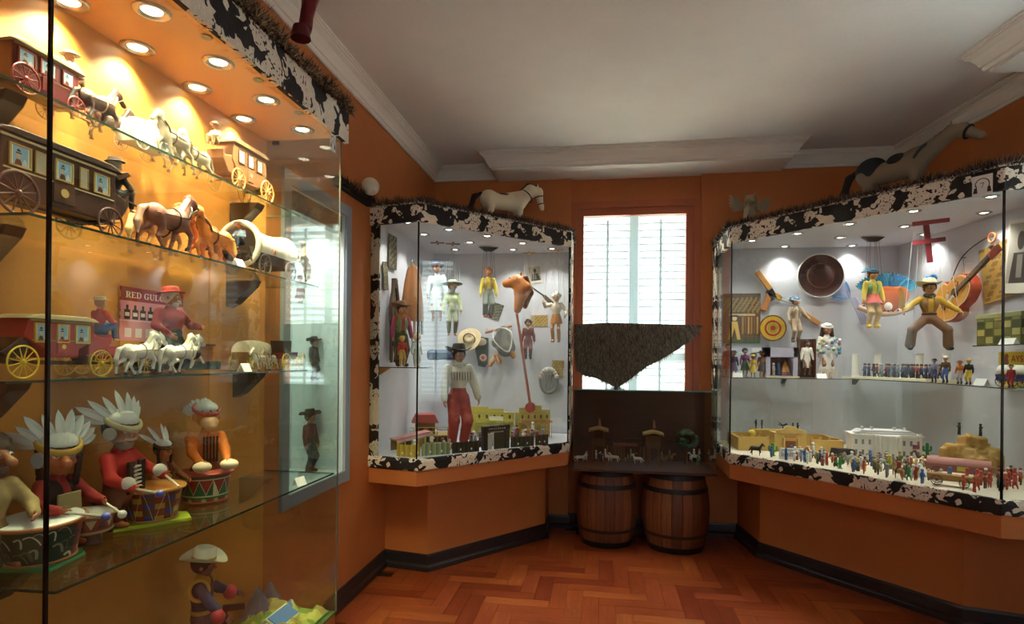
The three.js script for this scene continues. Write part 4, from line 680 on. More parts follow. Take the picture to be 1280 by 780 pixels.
// --- third shelf
const tinTex = canvasTex(256, 128, (c, w, h) => { c.fillStyle = '#b8372c'; c.fillRect(0, 0, w, h); c.fillStyle = '#e0b93c'; for (const x of [0, 60, 124, 190, 250]) c.fillRect(x, 0, 6, h); c.fillRect(0, 0, w, 8); c.fillRect(0, h - 30, w, 6); c.fillStyle = '#6d9a4c'; c.fillRect(0, h - 24, w, 24); });
{
  const x = -1.4, W = 0.085, zr = zAt(29, x + W / 2), zf = zAt(121, x + W / 2), wb = zr - zf, L = wb * 0.83, mTin = mat('#a92f26', 0.3);
  const t = thing('toy_stagecoach', 'red tin toy stagecoach with yellow spoked wheels', 'toy stagecoach', V(x, S3.y, (zr + zf) / 2), RIGHT);
  coach(t, { L, W, y0: wb * 0.27, y1: wb * 0.72, curve: 0.04, body: mTin, roof: '#cdb88a', frame: '#d8b54a', band: '#7aa04e', windows: [[-0.33, 0.24], [0, 0.2, 0], [0.33, 0.26]], wy: 0.62, wh: 0.52, door: '#b03a2c', emblem: '#e0c060', ax: [-wb * 0.56, wb * 0.5], r: [wb * 0.2, wb * 0.18], wheel: '#d9b92e', thick: 0.8, spokes: 12, under: '#6a4a34', boot: wb * 0.3, bootMat: '#3a241c', seat: wb * 0.28, seatMat: '#9e1f26', pole: wb * 0.7 });
  miniDriver(t, 'small blue-trousered driver of the red tin stagecoach', V(x, S3.y + wb * 0.5, zAt(124, x)), RIGHT, { h: 0.17, shirt: '#c8402e', pants: '#3f5d8a', hat: { type: 'brim', color: '#d8c090', w: 1.7 } });
  const tw = thing('toy_cart', 'long flat red tin cart behind the white horses', 'toy cart', V(-1.465, S3.y, zAt(134, -1.465)), RIGHT);
  part(tw, 'bed', extr([[-0.1, 0.05], [0.16, 0.05], [0.16, 0.085], [-0.1, 0.085]], 0.06, 0.002), mat('#a01d22', 0.35)); for (let i = 0; i < 4; i++) part(tw, 'side_panel', box(0.05, 0.02, 0.064, -0.07 + i * 0.06, 0.068, 0), mat('#b83a34', 0.35)); for (const sx of [-0.05, 0.11]) for (const s of [-1, 1]) wheel(tw, 0.034, sx, 0.035, s * 0.036, '#d9b92e', 10, 0.8);
  const hs = [[172, 0.09, 'white toy horse next to the red cart, nearer the glass'], [180, 0.045, 'white toy horse next to the red cart, wall side'], [222, 0.09, 'white toy horse leading, nearer the glass'], [232, 0.045, 'white toy horse leading, wall side']];
  hs.forEach(([px, dx, lab], i) => { const h = thing('toy_horse', lab, 'toy horse', V(-1.4 + dx, S3.y, zAt(px, -1.4 + dx)), RIGHT); horse(h, { h: 0.088, pose: i % 2 ? 'gallop' : 'trot', coat: '#e6e2d8', mane: '#cfc9bc', harness: '#a89f90', hoof: '#3a3a36' }); });
  // bartender toy
  const bx = -1.475, zL = zAt(160, bx), zR = zAt(237, bx), bw = zL - zR, bh = 0.235, b = thing('bar_toy', 'tin saloon toy with red-hatted bartender before bottle backdrop lettered RED GULCH BAR', 'tin toy', V(bx, S3.y, (zL + zR) / 2), RIGHT);
  const barTex = canvasTex(512, 640, (c, w, h) => {
    c.fillStyle = '#e79aa8'; c.fillRect(0, 0, w, h); c.fillStyle = '#9c1420'; c.fillRect(0, 0, w, 120); c.fillStyle = '#f3ece0'; c.font = 'bold 74px serif'; c.fillText('RED GULCH', 34, 92, 350); c.fillText('BAR', 398, 92, 100);
    const bottle = (x, y, s) => { c.fillStyle = '#1a1414'; c.fillRect(x, y, 46 * s, 90 * s); c.fillRect(x + 14 * s, y - 42 * s, 18 * s, 44 * s); c.fillStyle = '#efe6d6'; c.fillRect(x + 6 * s, y + 26 * s, 34 * s, 36 * s); };
    for (let i = 0; i < 8; i++) bottle(26 + i * 60, 196, 0.95); c.fillStyle = '#f4d8dc'; c.fillRect(0, 290, w, 8); c.fillStyle = '#f1e6e4'; for (let i = 0; i < 6; i++) c.fillRect(30 + i * 80, 360, 50, 80); c.fillStyle = '#c9962c'; c.fillRect(0, 470, w, 70); c.fillStyle = '#7a3a1c'; c.fillRect(0, 540, w, 100);
  });
  const bd = part(b, 'backdrop', new THREE.BoxGeometry(bw, bh, 0.004), new THREE.MeshStandardMaterial({ map: barTex, roughness: 0.35 })); bd.position.set(0, bh / 2 + 0.035, -0.03);
  part(b, 'bar_counter', box(bw * 1.0, 0.085, 0.05, bw * 0.24, 0.045, 0.02), new THREE.MeshStandardMaterial({ map: woodTex([190, 120, 60], [120, 66, 30]), roughness: 0.4 })); part(b, 'counter_top', box(bw * 1.06, 0.006, 0.06, bw * 0.24, 0.09, 0.02), mat('#5a2c18', 0.3)); part(b, 'base', box(bw * 1.2, 0.03, 0.09, bw * 0.25, 0.015, 0.01), mat('#22362c', 0.4));
  part(b, 'apron_panel', extr([[-0.05, 0], [0.05, 0], [0.04, 0.08], [-0.06, 0.08]], 0.012, 0.002).translate(-bw * 0.12, 0.05, 0.04), mat('#e6d9b8', 0.5));
  const pt = grp(b, 'bartender'); b.updateMatrixWorld(true); pt.position.copy(b.worldToLocal(V(-1.415, S3.y, zAt(212, -1.415)))); pt.rotation.y = 0.05; pt.userData.label = 'bartender in red plaid shirt and red hat';
  const plaid = new THREE.MeshStandardMaterial({ color: '#8f3138', roughness: 0.85 });
  figure(pt, { h: 0.33, head: 1.25, fat: 1.45, skin: '#b9825e', shirt: plaid, pants: '#23302a', hair: '#d9d2c4', beard: '#d9d2c4', hat: { type: 'brim', color: '#b2372a', w: 1.55, crown: 0.8 }, pose: { hip: [0, 0.3, 0], lf: [0.08, 0.0, 0.02], rf: [-0.08, 0, 0.02], lh: [0.2, 0.45, 0.2], rh: [-0.2, 0.36, 0.14], turn: 0.3 } });
  // small wagon, card and buggy
  const cw = thing('covered_wagon', 'small ivory covered wagon with yellow wheels on the third shelf', 'toy wagon', V(-1.42, S3.y, zAt(316, -1.42)), LEFT);
  part(cw, 'canvas', (() => { const g = new THREE.CylinderGeometry(0.05, 0.05, 0.16, 22, 4, false, -PI * 0.6, PI * 1.2).rotateX(-PI / 2).rotateY(PI / 2), p = g.attributes.position; for (let i = 0; i < p.count; i++) { const u = p.getX(i) / 0.08, f = 1 - 0.14 * u * u; p.setY(i, p.getY(i) * f); p.setZ(i, p.getZ(i) * f); } g.computeVertexNormals(); return g.translate(0, 0.075, 0); })(), mat('#ece0c2', 0.8, 0, { side: THREE.DoubleSide })); part(cw, 'bed', box(0.17, 0.03, 0.075, 0, 0.06, 0), mat('#8a6a3c', 0.5)); for (const sx of [-0.06, 0.06]) for (const s of [-1, 1]) wheel(cw, 0.032, sx, 0.033, s * 0.045, '#d9b92e', 10, 0.9);
  [[324, 0.05, 'small cream toy horse beside the ivory wagon'], [338, 0.04, 'small cream toy horse between the ivory wagon and the buggy']].forEach(([px, dx, lab]) => { const h = thing('toy_horse', lab, 'toy horse', V(-1.4 + dx, S3.y, zAt(px, -1.4 + dx)), LEFT); horse(h, { h: 0.062, pose: 'trot', coat: '#e4dcc6', mane: '#b59b68', harness: '#7a5a3a' }); });
  one('label_card', card(0.05, 0.034), mCard, 'white folded card on the third shelf beside the buggy', 'card', V(-1.31, S3.y, zAt(306, -1.31)), RIGHT);
  const bg = thing('toy_buggy', 'black-topped toy buggy with dark red seat and yellow wheels', 'toy buggy', V(-1.345, S3.y, zAt(356, -1.345)), RIGHT);
  part(bg, 'hood', extr([[-0.05, 0.07], [-0.062, 0.12], [0.0, 0.122], [-0.005, 0.07]], 0.06, 0.004), mat('#17130f', 0.4)); part(bg, 'seat', extr([[-0.06, 0.05], [0.05, 0.05], [0.06, 0.075], [-0.06, 0.07]], 0.055, 0.003), mat('#5a1620', 0.4)); for (const [sx, r] of [[-0.05, 0.036], [0.05, 0.03]]) for (const s of [-1, 1]) wheel(bg, r, sx, r, s * 0.036, '#d9c12e', 10, 0.9); part(bg, 'shaft', bar([0.05, 0.04, 0], [0.085, 0.045, 0], 0.002, 5), mat('#6a5a2c', 0.5));
  const bh2 = thing('toy_horse', 'small white toy horse before the black-topped buggy', 'toy horse', V(-1.318, S3.y, zAt(374, -1.318)), RIGHT); horse(bh2, { h: 0.05, pose: 'stand', coat: '#ded6c4', mane: '#c9b98c' });
}
// --- fourth shelf: drumming toys
function drumTex(kind) {
  return canvasTex(1024, 256, (c, w, h) => {
    const tri = (x, y, a, b, up, col) => { c.fillStyle = col; c.beginPath(); c.moveTo(x, y + (up ? b : 0)); c.lineTo(x + a, y + (up ? b : 0)); c.lineTo(x + a / 2, y + (up ? 0 : b)); c.fill(); };
    if (kind === 'zig') {
      c.fillStyle = '#d8c9a0'; c.fillRect(0, 0, w, h); c.fillStyle = '#4f5a3c'; c.fillRect(0, 0, w, 40);
      for (let i = 0; i < 12; i++) { tri(i * 85, 50, 85, 120, false, '#a52a22'); tri(i * 85 + 42, 64, 85, 120, true, '#1f6a3a'); c.fillStyle = '#8a2a20'; c.beginPath(); c.arc(i * 85 + 20, 20, 11, 0, 7); c.fill(); }
      c.fillStyle = '#2c6a3a'; c.fillRect(0, 196, w, 60); c.fillStyle = '#c9a04a'; for (let i = 0; i < 20; i++) { c.beginPath(); c.arc(i * 52 + 26, 228, 18, 0, 7); c.fill(); c.fillStyle = i % 2 ? '#c9a04a' : '#a83228'; }
    } else if (kind === 'blue') {
      c.fillStyle = '#7a2a20'; c.fillRect(0, 0, w, h); for (let j = 0; j < 5; j++) for (let i = 0; i < 16; i++) { c.fillStyle = ['#2a3f8a', '#8a2a20', '#5a3a24', '#b8902e'][(i * 3 + j * 2) % 4]; c.fillRect(i * 64 + 3, j * 50 + 3, 58, 44); }
      c.strokeStyle = '#cbb78a'; c.lineWidth = 4; for (let i = 0; i < 8; i++) { c.beginPath(); c.moveTo(i * 128, 0); c.lineTo(i * 128 + 64, 256); c.lineTo(i * 128 + 128, 0); c.stroke(); }
    } else if (kind === 'dark') {
      c.fillStyle = '#1c3a2c'; c.fillRect(0, 0, w, h); c.fillStyle = '#6a2a20'; c.fillRect(0, 0, 200, h); for (let i = 0; i < 46; i++) { const x = (i * 149) % w, y = 30 + (i * 67) % 190; c.strokeStyle = ['#b9b2a0', '#8f8874', '#d8d0b8', '#5a5a48'][i % 4]; c.lineWidth = 4 + i % 5 * 3; c.beginPath(); c.moveTo(x, y); c.quadraticCurveTo(x + 40, y - 40, x + 26 + i % 3 * 20, y + 50); c.stroke(); if (i % 7 === 0) { c.fillStyle = '#a8322a'; c.fillRect(x, y, 34, 20); } }
    } else if (kind === 'yellow') {
      c.fillStyle = '#cdb23c'; c.fillRect(0, 0, w, h); c.strokeStyle = '#2a241a'; c.lineWidth = 22; c.beginPath(); for (let i = 0; i <= 12; i++) c[i ? 'lineTo' : 'moveTo'](i * 86, i % 2 ? 60 : 200); c.stroke();
    } else { c.fillStyle = '#8a3a2c'; c.fillRect(0, 0, w, h); for (let i = 0; i < 14; i++) { tri(i * 74, 60, 74, 130, i % 2, ['#c9b68a', '#5a2a3a'][i % 2]); } c.fillStyle = '#d8cbb0'; c.fillRect(0, 0, w, 46); c.fillRect(0, 216, w, 40); }
  });
}
function drum(t, p, rt, rb, h, kind, top, rimCol, turn = 0, tilt = 0) {     // p in world coordinates; becomes a part of the toy t
  const d = grp(t, 'drum'); t.updateMatrixWorld(true); d.position.copy(t.worldToLocal(p.clone())); d.rotation.set(0, turn, tilt);
  part(d, 'shell', new THREE.CylinderGeometry(rt, rb, h, 40, 1, true).translate(0, h / 2, 0), new THREE.MeshStandardMaterial({ map: drumTex(kind), roughness: 0.35 }));
  part(d, 'drum_head', lathe([[0, h + 0.004], [rt * 0.98, h + 0.003], [rt * 1.06, h], [rt * 1.06, h - 0.006], [rt, h - 0.008]], 40), top.isMaterial ? top : mat(top, 0.5)); part(d, 'rim', tor(rt * 1.05, 0.005, 40, 8).rotateX(PI / 2).translate(0, h - 0.002, 0), mat(rimCol, 0.4));
  part(d, 'bottom_rim', tor(rb * 1.01, 0.004, 40, 8).rotateX(PI / 2).translate(0, 0.004, 0), mat(rimCol, 0.4)); return d;
}
function tinBase(t, p, pts, col, turn) { const m = part(t, 'tin_base', extr(pts, 0.01, 0.002).rotateX(-PI / 2), mat(col, 0.4)); t.updateMatrixWorld(true); m.position.copy(t.worldToLocal(p.clone())); m.rotation.y = turn - t.rotation.y; }
const stick = (parent, a, b, ball) => { const s = part(parent, 'drumstick', bar(a, b, 0.0035, 8), mat('#c9c3b4', 0.4)); if (ball) part(s, 'stick_tip', sph(0.011, b[0], b[1], b[2], 10), mat(ball, 0.4)); };
{
  const mp = (p) => mpp(p), y = S4.y;
  // wooden disc top for the drum in the middle
  const mTop = new THREE.MeshStandardMaterial({ map: woodTex([214, 150, 76], [170, 104, 44]), roughness: 0.4 });
  const cross = { knee: [1, 0.1, 0.35], ll: 0.1, lf: [0.09, 0.06, 0.05], rf: [-0.09, 0.06, 0.05] }, sitBox = (t, h, c) => part(t, 'seat_box', rbox(0.08, h, 0.06, 0.006, 0, h / 2, -0.025), mat(c, 0.5));
  // drummer in red and black
  const d2 = onX(108, 664, -1.39), r2 = 29 * mp(d2), c1 = V(-1.4, y, zAt(72, -1.4)), t1 = thing('drummer_doll', 'drummer doll in red and black with white feather headdress and gold band', 'doll', c1, 1.55);
  const f1 = figure(t1, { h: 0.37, head: 1.95, fat: 1.1, face: 'nose', skin: '#b0643c', shirt: '#96201f', vest: '#191513', pants: '#2a1a16', hair: '#1a1412', hairStyle: 'braid', eyeSize: 1.25, lip: '#b5432e', headdress: { n: 11, len: 1.8, color: '#dcdedc', band: '#b98f34', back: 0.35, spread: 1.5, wide: 1.25 }, pose: { ...cross, hip: [0, 0.2, 0], lh: [0.15, 0.34, 0.22], rh: [-0.17, 0.34, 0.2], nod: 0.05, turn: -0.45 } });
  sitBox(t1, 0.06, '#3a1a16'); stick(t1, f1.hands[0].toArray(), [0.03, 0.1, 0.17], '#e0dcd0'); stick(t1, f1.hands[1].toArray(), [-0.03, 0.11, 0.18], '#4a54b0');
  part(t1, 'chest_panel', extr([[-0.035, 0], [0.035, 0], [0.03, 0.07], [-0.03, 0.07]], 0.006, 0.002).translate(0, 0.085, 0.04), mat('#9a8a5c', 0.7)); for (const s of [-1, 1]) part(t1, 'ear_disc', cyl(0.02, 0.02, 0.008, 18).rotateZ(PI / 2).translate(s * 0.049, f1.head.y - 0.008, f1.head.z - 0.004), mat('#a9adb0', 0.4));
  drum(t1, d2, r2, r2 * 0.92, 0.05, 'plain', '#e2e0da', '#b08a5a');
  { const s = part(t1, 'drum_stand', cyl(r2 * 0.5, r2 * 0.6, d2.y - y, 24), mat('#5a2a20', 0.5)); s.position.copy(t1.worldToLocal(V(d2.x, (d2.y + y) / 2, d2.z))); }
  // drummer in red coat
  const d3 = onX(190, 650, -1.37), r3 = 36 * mp(d3), c2 = V(-1.41, y, zAt(150, -1.41)), t2 = thing('drummer_doll', 'drummer doll in bright red coat with white feather headdress and wooden-topped drum', 'doll', c2, 1.75);
  const f2 = figure(t2, { h: 0.41, head: 1.75, fat: 1.25, skin: '#b86a44', shirt: '#c22a24', pants: '#6a3a24', hair: '#2a1c16', eyeSize: 1.0, beard: '#a09078', headdress: { n: 10, len: 1.8, color: '#e6e6e2', band: '#c9b98a', back: 0.3, spread: 1.45, wide: 1.25 }, pose: { ...cross, hip: [0, 0.24, 0], lh: [0.18, 0.36, 0.22], rh: [-0.17, 0.33, 0.2], nod: 0.12, turn: -0.35 } });
  sitBox(t2, 0.09, '#5a2a1c'); stick(t2, f2.hands[0].toArray(), [0.03, 0.118, 0.16]); stick(t2, f2.hands[1].toArray(), [-0.07, 0.12, 0.16], '#4a54b0');
  part(t2, 'striped_shirt', merge([0, 1, 2, 3, 4, 5].map((i) => box(0.04, 0.006, 0.008, 0, 0.125 + i * 0.012, 0.052))), mat('#cfc8b8', 0.7)); part(t2, 'lapel', merge([-1, 1].map((q) => extr([[q * 0.036, 0.11], [q * 0.02, 0.11], [q * 0.014, 0.2], [q * 0.036, 0.2]].sort((a, b) => 0), 0.012, 0.002).translate(0, 0, 0.05))), mat('#241c1c', 0.8, 0, { side: THREE.DoubleSide }));
  for (const h of f2.hands) part(t2, 'cuff', sph(0.02, h.x, h.y + 0.012, h.z - 0.012, 12), mat('#e6e0d2', 0.8)); for (const s of [-1, 1]) part(t2, 'ear_disc', cyl(0.018, 0.018, 0.008, 18).rotateZ(PI / 2).translate(s * 0.05, f2.head.y - 0.006, f2.head.z), mat('#b9b4a8', 0.4));
  tinBase(t2, V(d3.x, y + 0.0055, d3.z + 0.01), [[-0.1, -0.06], [0.1, -0.06], [0.11, 0.03], [0.02, 0.07], [-0.1, 0.06]], '#a8b82e', 0.9); drum(t2, V(d3.x, y + 0.011, d3.z), r3 * 0.95, r3 * 0.76, 0.098, 'blue', mTop, '#b9803a', 0.2);
  // little feathered doll
  const t3 = thing('feathered_doll', 'little brown doll with three upright white feathers beside the wooden drum', 'doll', V(-1.44, y, zAt(204, -1.44)), 1.4);
  figure(t3, { h: 0.3, head: 1.4, skin: '#a8683f', vest: '#5a2e1c', pants: '#8a5a2c', hair: '#1a1412', hairStyle: 'braid', headdress: { n: 5, len: 2.6, color: '#d6d8d6', band: '#7a4a24', back: 0.25, spread: 0.8 }, pose: { hip: [0, 0.22, 0], ...cross, lh: [0.14, 0.34, 0.22], rh: [-0.14, 0.34, 0.22] } });
  const d5 = onY(216, 641, y); sitBox(t3, 0.06, '#5a2e1c'); drum(t3, V(d5.x - 0.03, y + 0.001, d5.z), 0.03, 0.027, 0.07, 'yellow', '#e6e2da', '#c9b24a');
  // monkey
  const t4 = thing('monkey_doll', 'toy monkey in orange jacket and feather headdress playing the zigzag drum', 'doll', V(-1.4, y, zAt(258, -1.4)), 0.95);
  const f4 = figure(t4, { h: 0.4, head: 1.6, fat: 1.2, face: 'monkey', skin: '#c97f4e', shirt: '#d8701e', pants: '#8a3a1a', hand: 0.13, eyeSize: 0.85, eyes: false, headdress: { n: 15, len: 1.9, color: '#d4d6d4', band: '#b53a2a', back: 1.0, spread: 1.6, wide: 1.3, dots: [0, 2, 4, 6, 8], bead: '#2f7a3e', bandY: 0.72 }, pose: { ...cross, hip: [0, 0.27, 0], lh: [0.1, 0.37, 0.24], rh: [-0.12, 0.37, 0.24] } });
  const d4 = onY(266, 626, y), r4 = 30 * mp(d4); sitBox(t4, 0.1, '#8a3a1a'); drum(t4, V(d4.x - 0.03, y + 0.001, d4.z), r4, r4 * 0.84, 0.103, 'zig', '#b8574a', '#b0453a');
  part(t4, 'muzzle', new SD(0.003, 0.006).ell([0, 0, 0], [0.03, 0.022, 0.024]).ell([0, -0.012, 0.006], [0.022, 0.014, 0.02]).build().translate(f4.head.x, f4.head.y - 0.014, f4.head.z + 0.034), mat('#e6b68c', 0.5));
  for (const s of [-1, 1]) part(t4, 'eye', sph(0.006, s * 0.014 + f4.head.x, f4.head.y + 0.012, f4.head.z + 0.037, 8), mat('#1a120c', 0.3));
  part(t4, 'striped_shirt', merge([-2, -1, 0, 1, 2].map((i) => box(0.005, 0.09, 0.006, i * 0.011, 0.185, 0.05))), mat('#3a2a22', 0.8));
  for (const h of f4.hands) part(t4, 'mitten', ell(0.03, 0.018, 0.03, h.x, h.y - 0.012, h.z + 0.02), mat('#e2c9a8', 0.6));
  // old man at the end of the shelf
  const t5 = thing('old_man_doll', 'grey-haired old man doll in tan robe behind a large slanted white-topped drum', 'doll', V(-1.41, y, zAt(-12, -1.41)), 1.2);
  figure(t5, { h: 0.39, head: 1.7, face: 'nose', skin: '#a2694a', shirt: '#a58c5c', pants: '#8a744a', hair: '#3a332e', hairStyle: 'curly', beard: '#5a4a40', pose: { ...cross, hip: [0, 0.24, 0], lh: [0.15, 0.36, 0.2], rh: [-0.12, 0.3, 0.2], turn: 0.4 } });
  const d1 = onY(62, 704, y), r1 = 46 * mp(d1); sitBox(t5, 0.08, '#5a4a30'); tinBase(t5, V(d1.x - 0.03, y + 0.0055, d1.z + 0.005), [[-0.08, -0.07], [0.08, -0.07], [0.08, 0.05], [0.05, 0.08], [-0.08, 0.08]], '#1f7a44', 0.2); drum(t5, V(d1.x - 0.025, y + 0.011, d1.z), r1 * 0.98, r1 * 0.78, 0.098, 'dark', '#d5d8d8', '#a9683a', 0.6, 0.05);
  const rk = one('silver_rock', new SD(0.006, 0.015).ell([0, 0.03, 0], [0.05, 0.035, 0.04]).ell([0.03, 0.05, 0.01], [0.03, 0.025, 0.03]).ell([-0.03, 0.04, -0.02], [0.03, 0.03, 0.03]).build(), mat('#8f8d88', 0.25, 0.7), 'lumpy silver foil piece beside the big drum', 'ornament', onY(16, 703, y).add(V(-0.1, 0, 0.02)));
  rk.position.y = y; 
  one('label_card', card(0.055, 0.036), mCard, 'white folded card on the lowest glass shelf by the end pane', 'card', onY(374, 607, y), RIGHT - 0.2);
}
// --- cabinet floor
{
  const y = S5.y, p = V(-1.38, y, zAt(252, -1.38, 760)), t = thing('soldier_doll', 'soldier doll in dark blue uniform with cream wide-brimmed hat', 'doll', p, 2.05);
  const hTop = onX(258, 680, -1.37).y - y;
  const f = figure(t, { h: hTop / 1.12, head: 1.35, skin: '#8a5c48', eyes: false, shirt: '#252f52', pants: '#2c3450', scarf: '#c9942e', hair: '#2a1c18', hat: { type: 'cowboy', color: '#efe4cc', w: 2.0, crown: 1.15, band: '#cf9a3a', tip: 0.05, roll: 0 }, boots: '#16120f', belt: '#c9942e', pose: { lh: [0.17, 0.62, 0.24], rh: [-0.19, 0.56, 0.2], nod: 0.1 } });
  for (const h of f.hands) part(t, 'cuff', sph(0.026, h.x, h.y + 0.004, h.z - 0.018, 12), mat('#b8323a', 0.7));
  part(t, 'pistol', merge([box(0.012, 0.02, 0.07, f.hands[1].x, f.hands[1].y + 0.03, f.hands[1].z + 0.03), box(0.012, 0.05, 0.02, f.hands[1].x, f.hands[1].y, f.hands[1].z)]), mat('#1c1a18', 0.3, 0.5));
  for (const s of [-1, 1]) part(t, 'shoulder_strap', tor(0.03, 0.006, 18, 6).scale(1, 1.2, 1).rotateY(PI / 2).translate(s * 0.05, hTop * 0.69, 0), mat('#d3a03a', 0.6));
  // relief board with river, tracks and hills
  const z0 = zAt(300, -1.3, 770), z1 = Z8B + 0.025, W = 0.3, L = z0 - z1, cz = (z0 + z1) / 2, g = new THREE.PlaneGeometry(W, L, 60, 120).rotateX(-PI / 2), P = g.attributes.position, col = new Float32Array(P.count * 3);
  const A = [lin('#c9c658'), lin('#7fa03a'), lin('#b8a14e'), lin('#8f8d86'), lin('#e0d67a'), lin('#5f86b0')];
  for (let i = 0; i < P.count; i++) {
    const a = P.getX(i), b = P.getZ(i), n = fbm(a * 12 + 5, b * 12 + 40, 256, 4), m = fbm(a * 7 + 20, b * 7 + 3, 256, 3), e = min(1, min(W / 2 - abs(a), L / 2 - abs(b)) / 0.04);
    P.setY(i, (0.02 + 0.11 * max(0, n - 0.35)) * e + 0.004);
    let c = m > 0.62 ? A[3] : n > 0.6 ? A[2] : vnoise(a * 30, b * 30 + 90) > 0.55 ? A[1] : A[0]; if (abs(a + 0.04 * sin(b * 18)) < 0.012) c = A[5]; else if (abs(a + 0.04 * sin(b * 18)) < 0.02) c = A[4]; col.set(c, i * 3);
  }
  g.setAttribute('color', new THREE.BufferAttribute(col, 3)); g.computeVertexNormals();
  const bt = thing('game_board', 'yellow-green relief landscape board with hills on the cabinet floor', 'toy landscape', V(-1.335, y, cz)); part(bt, 'terrain', g.translate(0, 0.006, 0), vmat); part(bt, 'tray', box(W + 0.01, 0.01, L + 0.01, 0, 0.005, 0), mat('#2f8a3c', 0.5));
  const sg = part(bt, 'blue_plaque', box(0.06, 0.006, 0.14), mat('#4b83bd', 0.4)); sg.position.set(0.06, 0.075, -0.02); sg.rotation.z = -0.5; const sg2 = part(bt, 'plaque_border', box(0.075, 0.004, 0.155), mat('#efeacb', 0.5)); sg2.position.set(0.0585, 0.0715, -0.02); sg2.rotation.z = -0.5;
  const ring = part(bt, 'round_track', tor(0.06, 0.012, 30, 8).rotateX(PI / 2), mat('#5e4634', 0.6)); ring.position.set(0.06, 0.07, 0.17); const pond = part(bt, 'pond', lathe([[0, 0.01], [0.05, 0.004], [0.052, 0]], 26), mat('#8fb4cc', 0.15)); pond.position.set(0.06, 0.066, 0.17);
  for (const [px, s] of [[322, 1], [338, 0.88]]) {
    const m = lathe([[0, 0.125], [0.008, 0.122], [0.02, 0.09], [0.04, 0.05], [0.062, 0.0]], 32), q = m.attributes.position; for (let i = 0; i < q.count; i++) { const a = Math.atan2(q.getZ(i), q.getX(i)), k = 1 + 0.14 * sin(a * 13 + q.getY(i) * 60) * (q.getY(i) < 0.12 ? 1 : 0); q.setX(i, q.getX(i) * k); q.setZ(i, q.getZ(i) * k); } m.computeVertexNormals();
    part(bt, 'mountain_peak', m.scale(s, s, s), mat('#6a6372', 0.6), 'grey ribbed peak').position.set(-1.435 + 1.335, 0.03, zAt(px, -1.435, 742) - cz);
  }
}
// --- items seen in the lit wall showcase
{
  const x = XL - 0.17;
  [[374, 1.78 + 0.003, '#a8382c', '#6a2a20', 'doll in red dress on the upper shelf of the wall showcase', 0.17, 1], [392, 1.35 + 0.003, '#5a4a3c', '#3a3a40', 'doll in brown jacket and wide hat in the wall showcase', 0.24, 0], [412, 1.35 + 0.003, '#6a7a5c', '#4a3a2c', 'doll in green shirt on the middle shelf of the wall showcase', 0.2, 2], [388, SH.y0 + 0.005, '#7a3a34', '#2a2a30', 'doll in dark red shirt on the bottom of the wall showcase', 0.34, 0], [408, SH.y0 + 0.005, '#8a8a58', '#3a4a3c', 'doll in olive shirt on the bottom of the wall showcase', 0.3, 2]].forEach(([px, y, c, d, lab, h, k]) => {
    const t = thing('showcase_doll', lab, 'doll', V(x, y, zAt(px, x)), 1.4); figure(t, { h, head: 1.4, cell: 0.02, shirt: c, [k === 1 ? 'skirt' : 'pants']: d, hair: '#2a1c14', hat: k === 0 ? { type: 'cowboy', color: '#2e241c' } : undefined, boots: '#1a1410' });
  });
  const ss = onX(440, 240, XL + 0.03);
  const z0 = zAt(424, XL + 0.03), z1 = zAt(459, XL + 0.03), yb = onX(440, 238, XL + 0.03).y, st = thing('fur_trim', 'dark shaggy fur strip fixed along the orange wall above the grey frame', 'fur trim');
  part(st, 'batten', box(0.03, 0.045, z0 - z1 + 0.08, XL + 0.017, yb, (z0 + z1) / 2), mat('#1d1613', 0.8)); fringe(st, [[XL + 0.03, z0 + 0.04], [XL + 0.03, z1 - 0.04]], yb, 0.05, 900, ['#1b1412', '#2a1e18', '#3c2c22']);
  one('white_ball', new SD(0.008, 0.02).ell([0, 0.055, 0], [0.055, 0.055, 0.06]).ell([0.02, 0.02, 0.03], [0.035, 0.02, 0.035]).build(), mat('#d8cdb8', 0.6), 'rounded ivory skull-like ball on the end of the fur strip', 'ornament', V(XL + 0.075, yb + 0.018, zAt(461, XL + 0.075)));
  const rp = onY(349, 62, 2.6), rh = thing('red_toy_horse', 'dark red toy horse standing on top of the left cabinet, legs in view', 'toy horse', V(rp.x - 0.04, 2.61, rp.z + 0.2), RIGHT); horse(rh, { h: 0.62, pose: 'trot', coat: '#6e1016', mane: '#2a0c0c', hoof: '#5a0c12' });
}
// ---------------------------------------------------------------- miniature figures, one mesh each
const PAL = [['#c9a07a', '#8c2c26', '#3a2a22', '#5a3a22'], ['#c9a07a', '#d8d2c4', '#6a4a34', '#b8a27c'], ['#b88a62', '#3a4c74', '#2a3040', '#22242c'], ['#c9a07a', '#8a7a3a', '#5a4a2c', '#7a5a34'], ['#b06a48', '#b85a34', '#7a3a24', '#e0d8c8'], ['#c9a07a', '#54705a', '#3a3a34', '#c9b48a'], ['#c9b09a', '#e4e0d8', '#cfc8bc', '#ece8e0'], ['#8a8a88', '#8a8f9a', '#70757e', '#9aa0a6'], ['#2c2c30', '#25262c', '#202126', '#2a2a30'], ['#b8402e', '#b8402e', '#a83a2c', '#c04a34'], ['#d0b43a', '#d0b43a', '#b89a2c', '#d8bc44'], ['#2f8a4c', '#2f8a4c', '#2a7a42', '#34944f'], ['#3a6aa8', '#3a6aa8', '#345f98', '#4474b0']];
const COATS = ['#6a3c22', '#e4ddd0', '#2a201c', '#a8743c', '#8a8a86', '#c9a25a'];
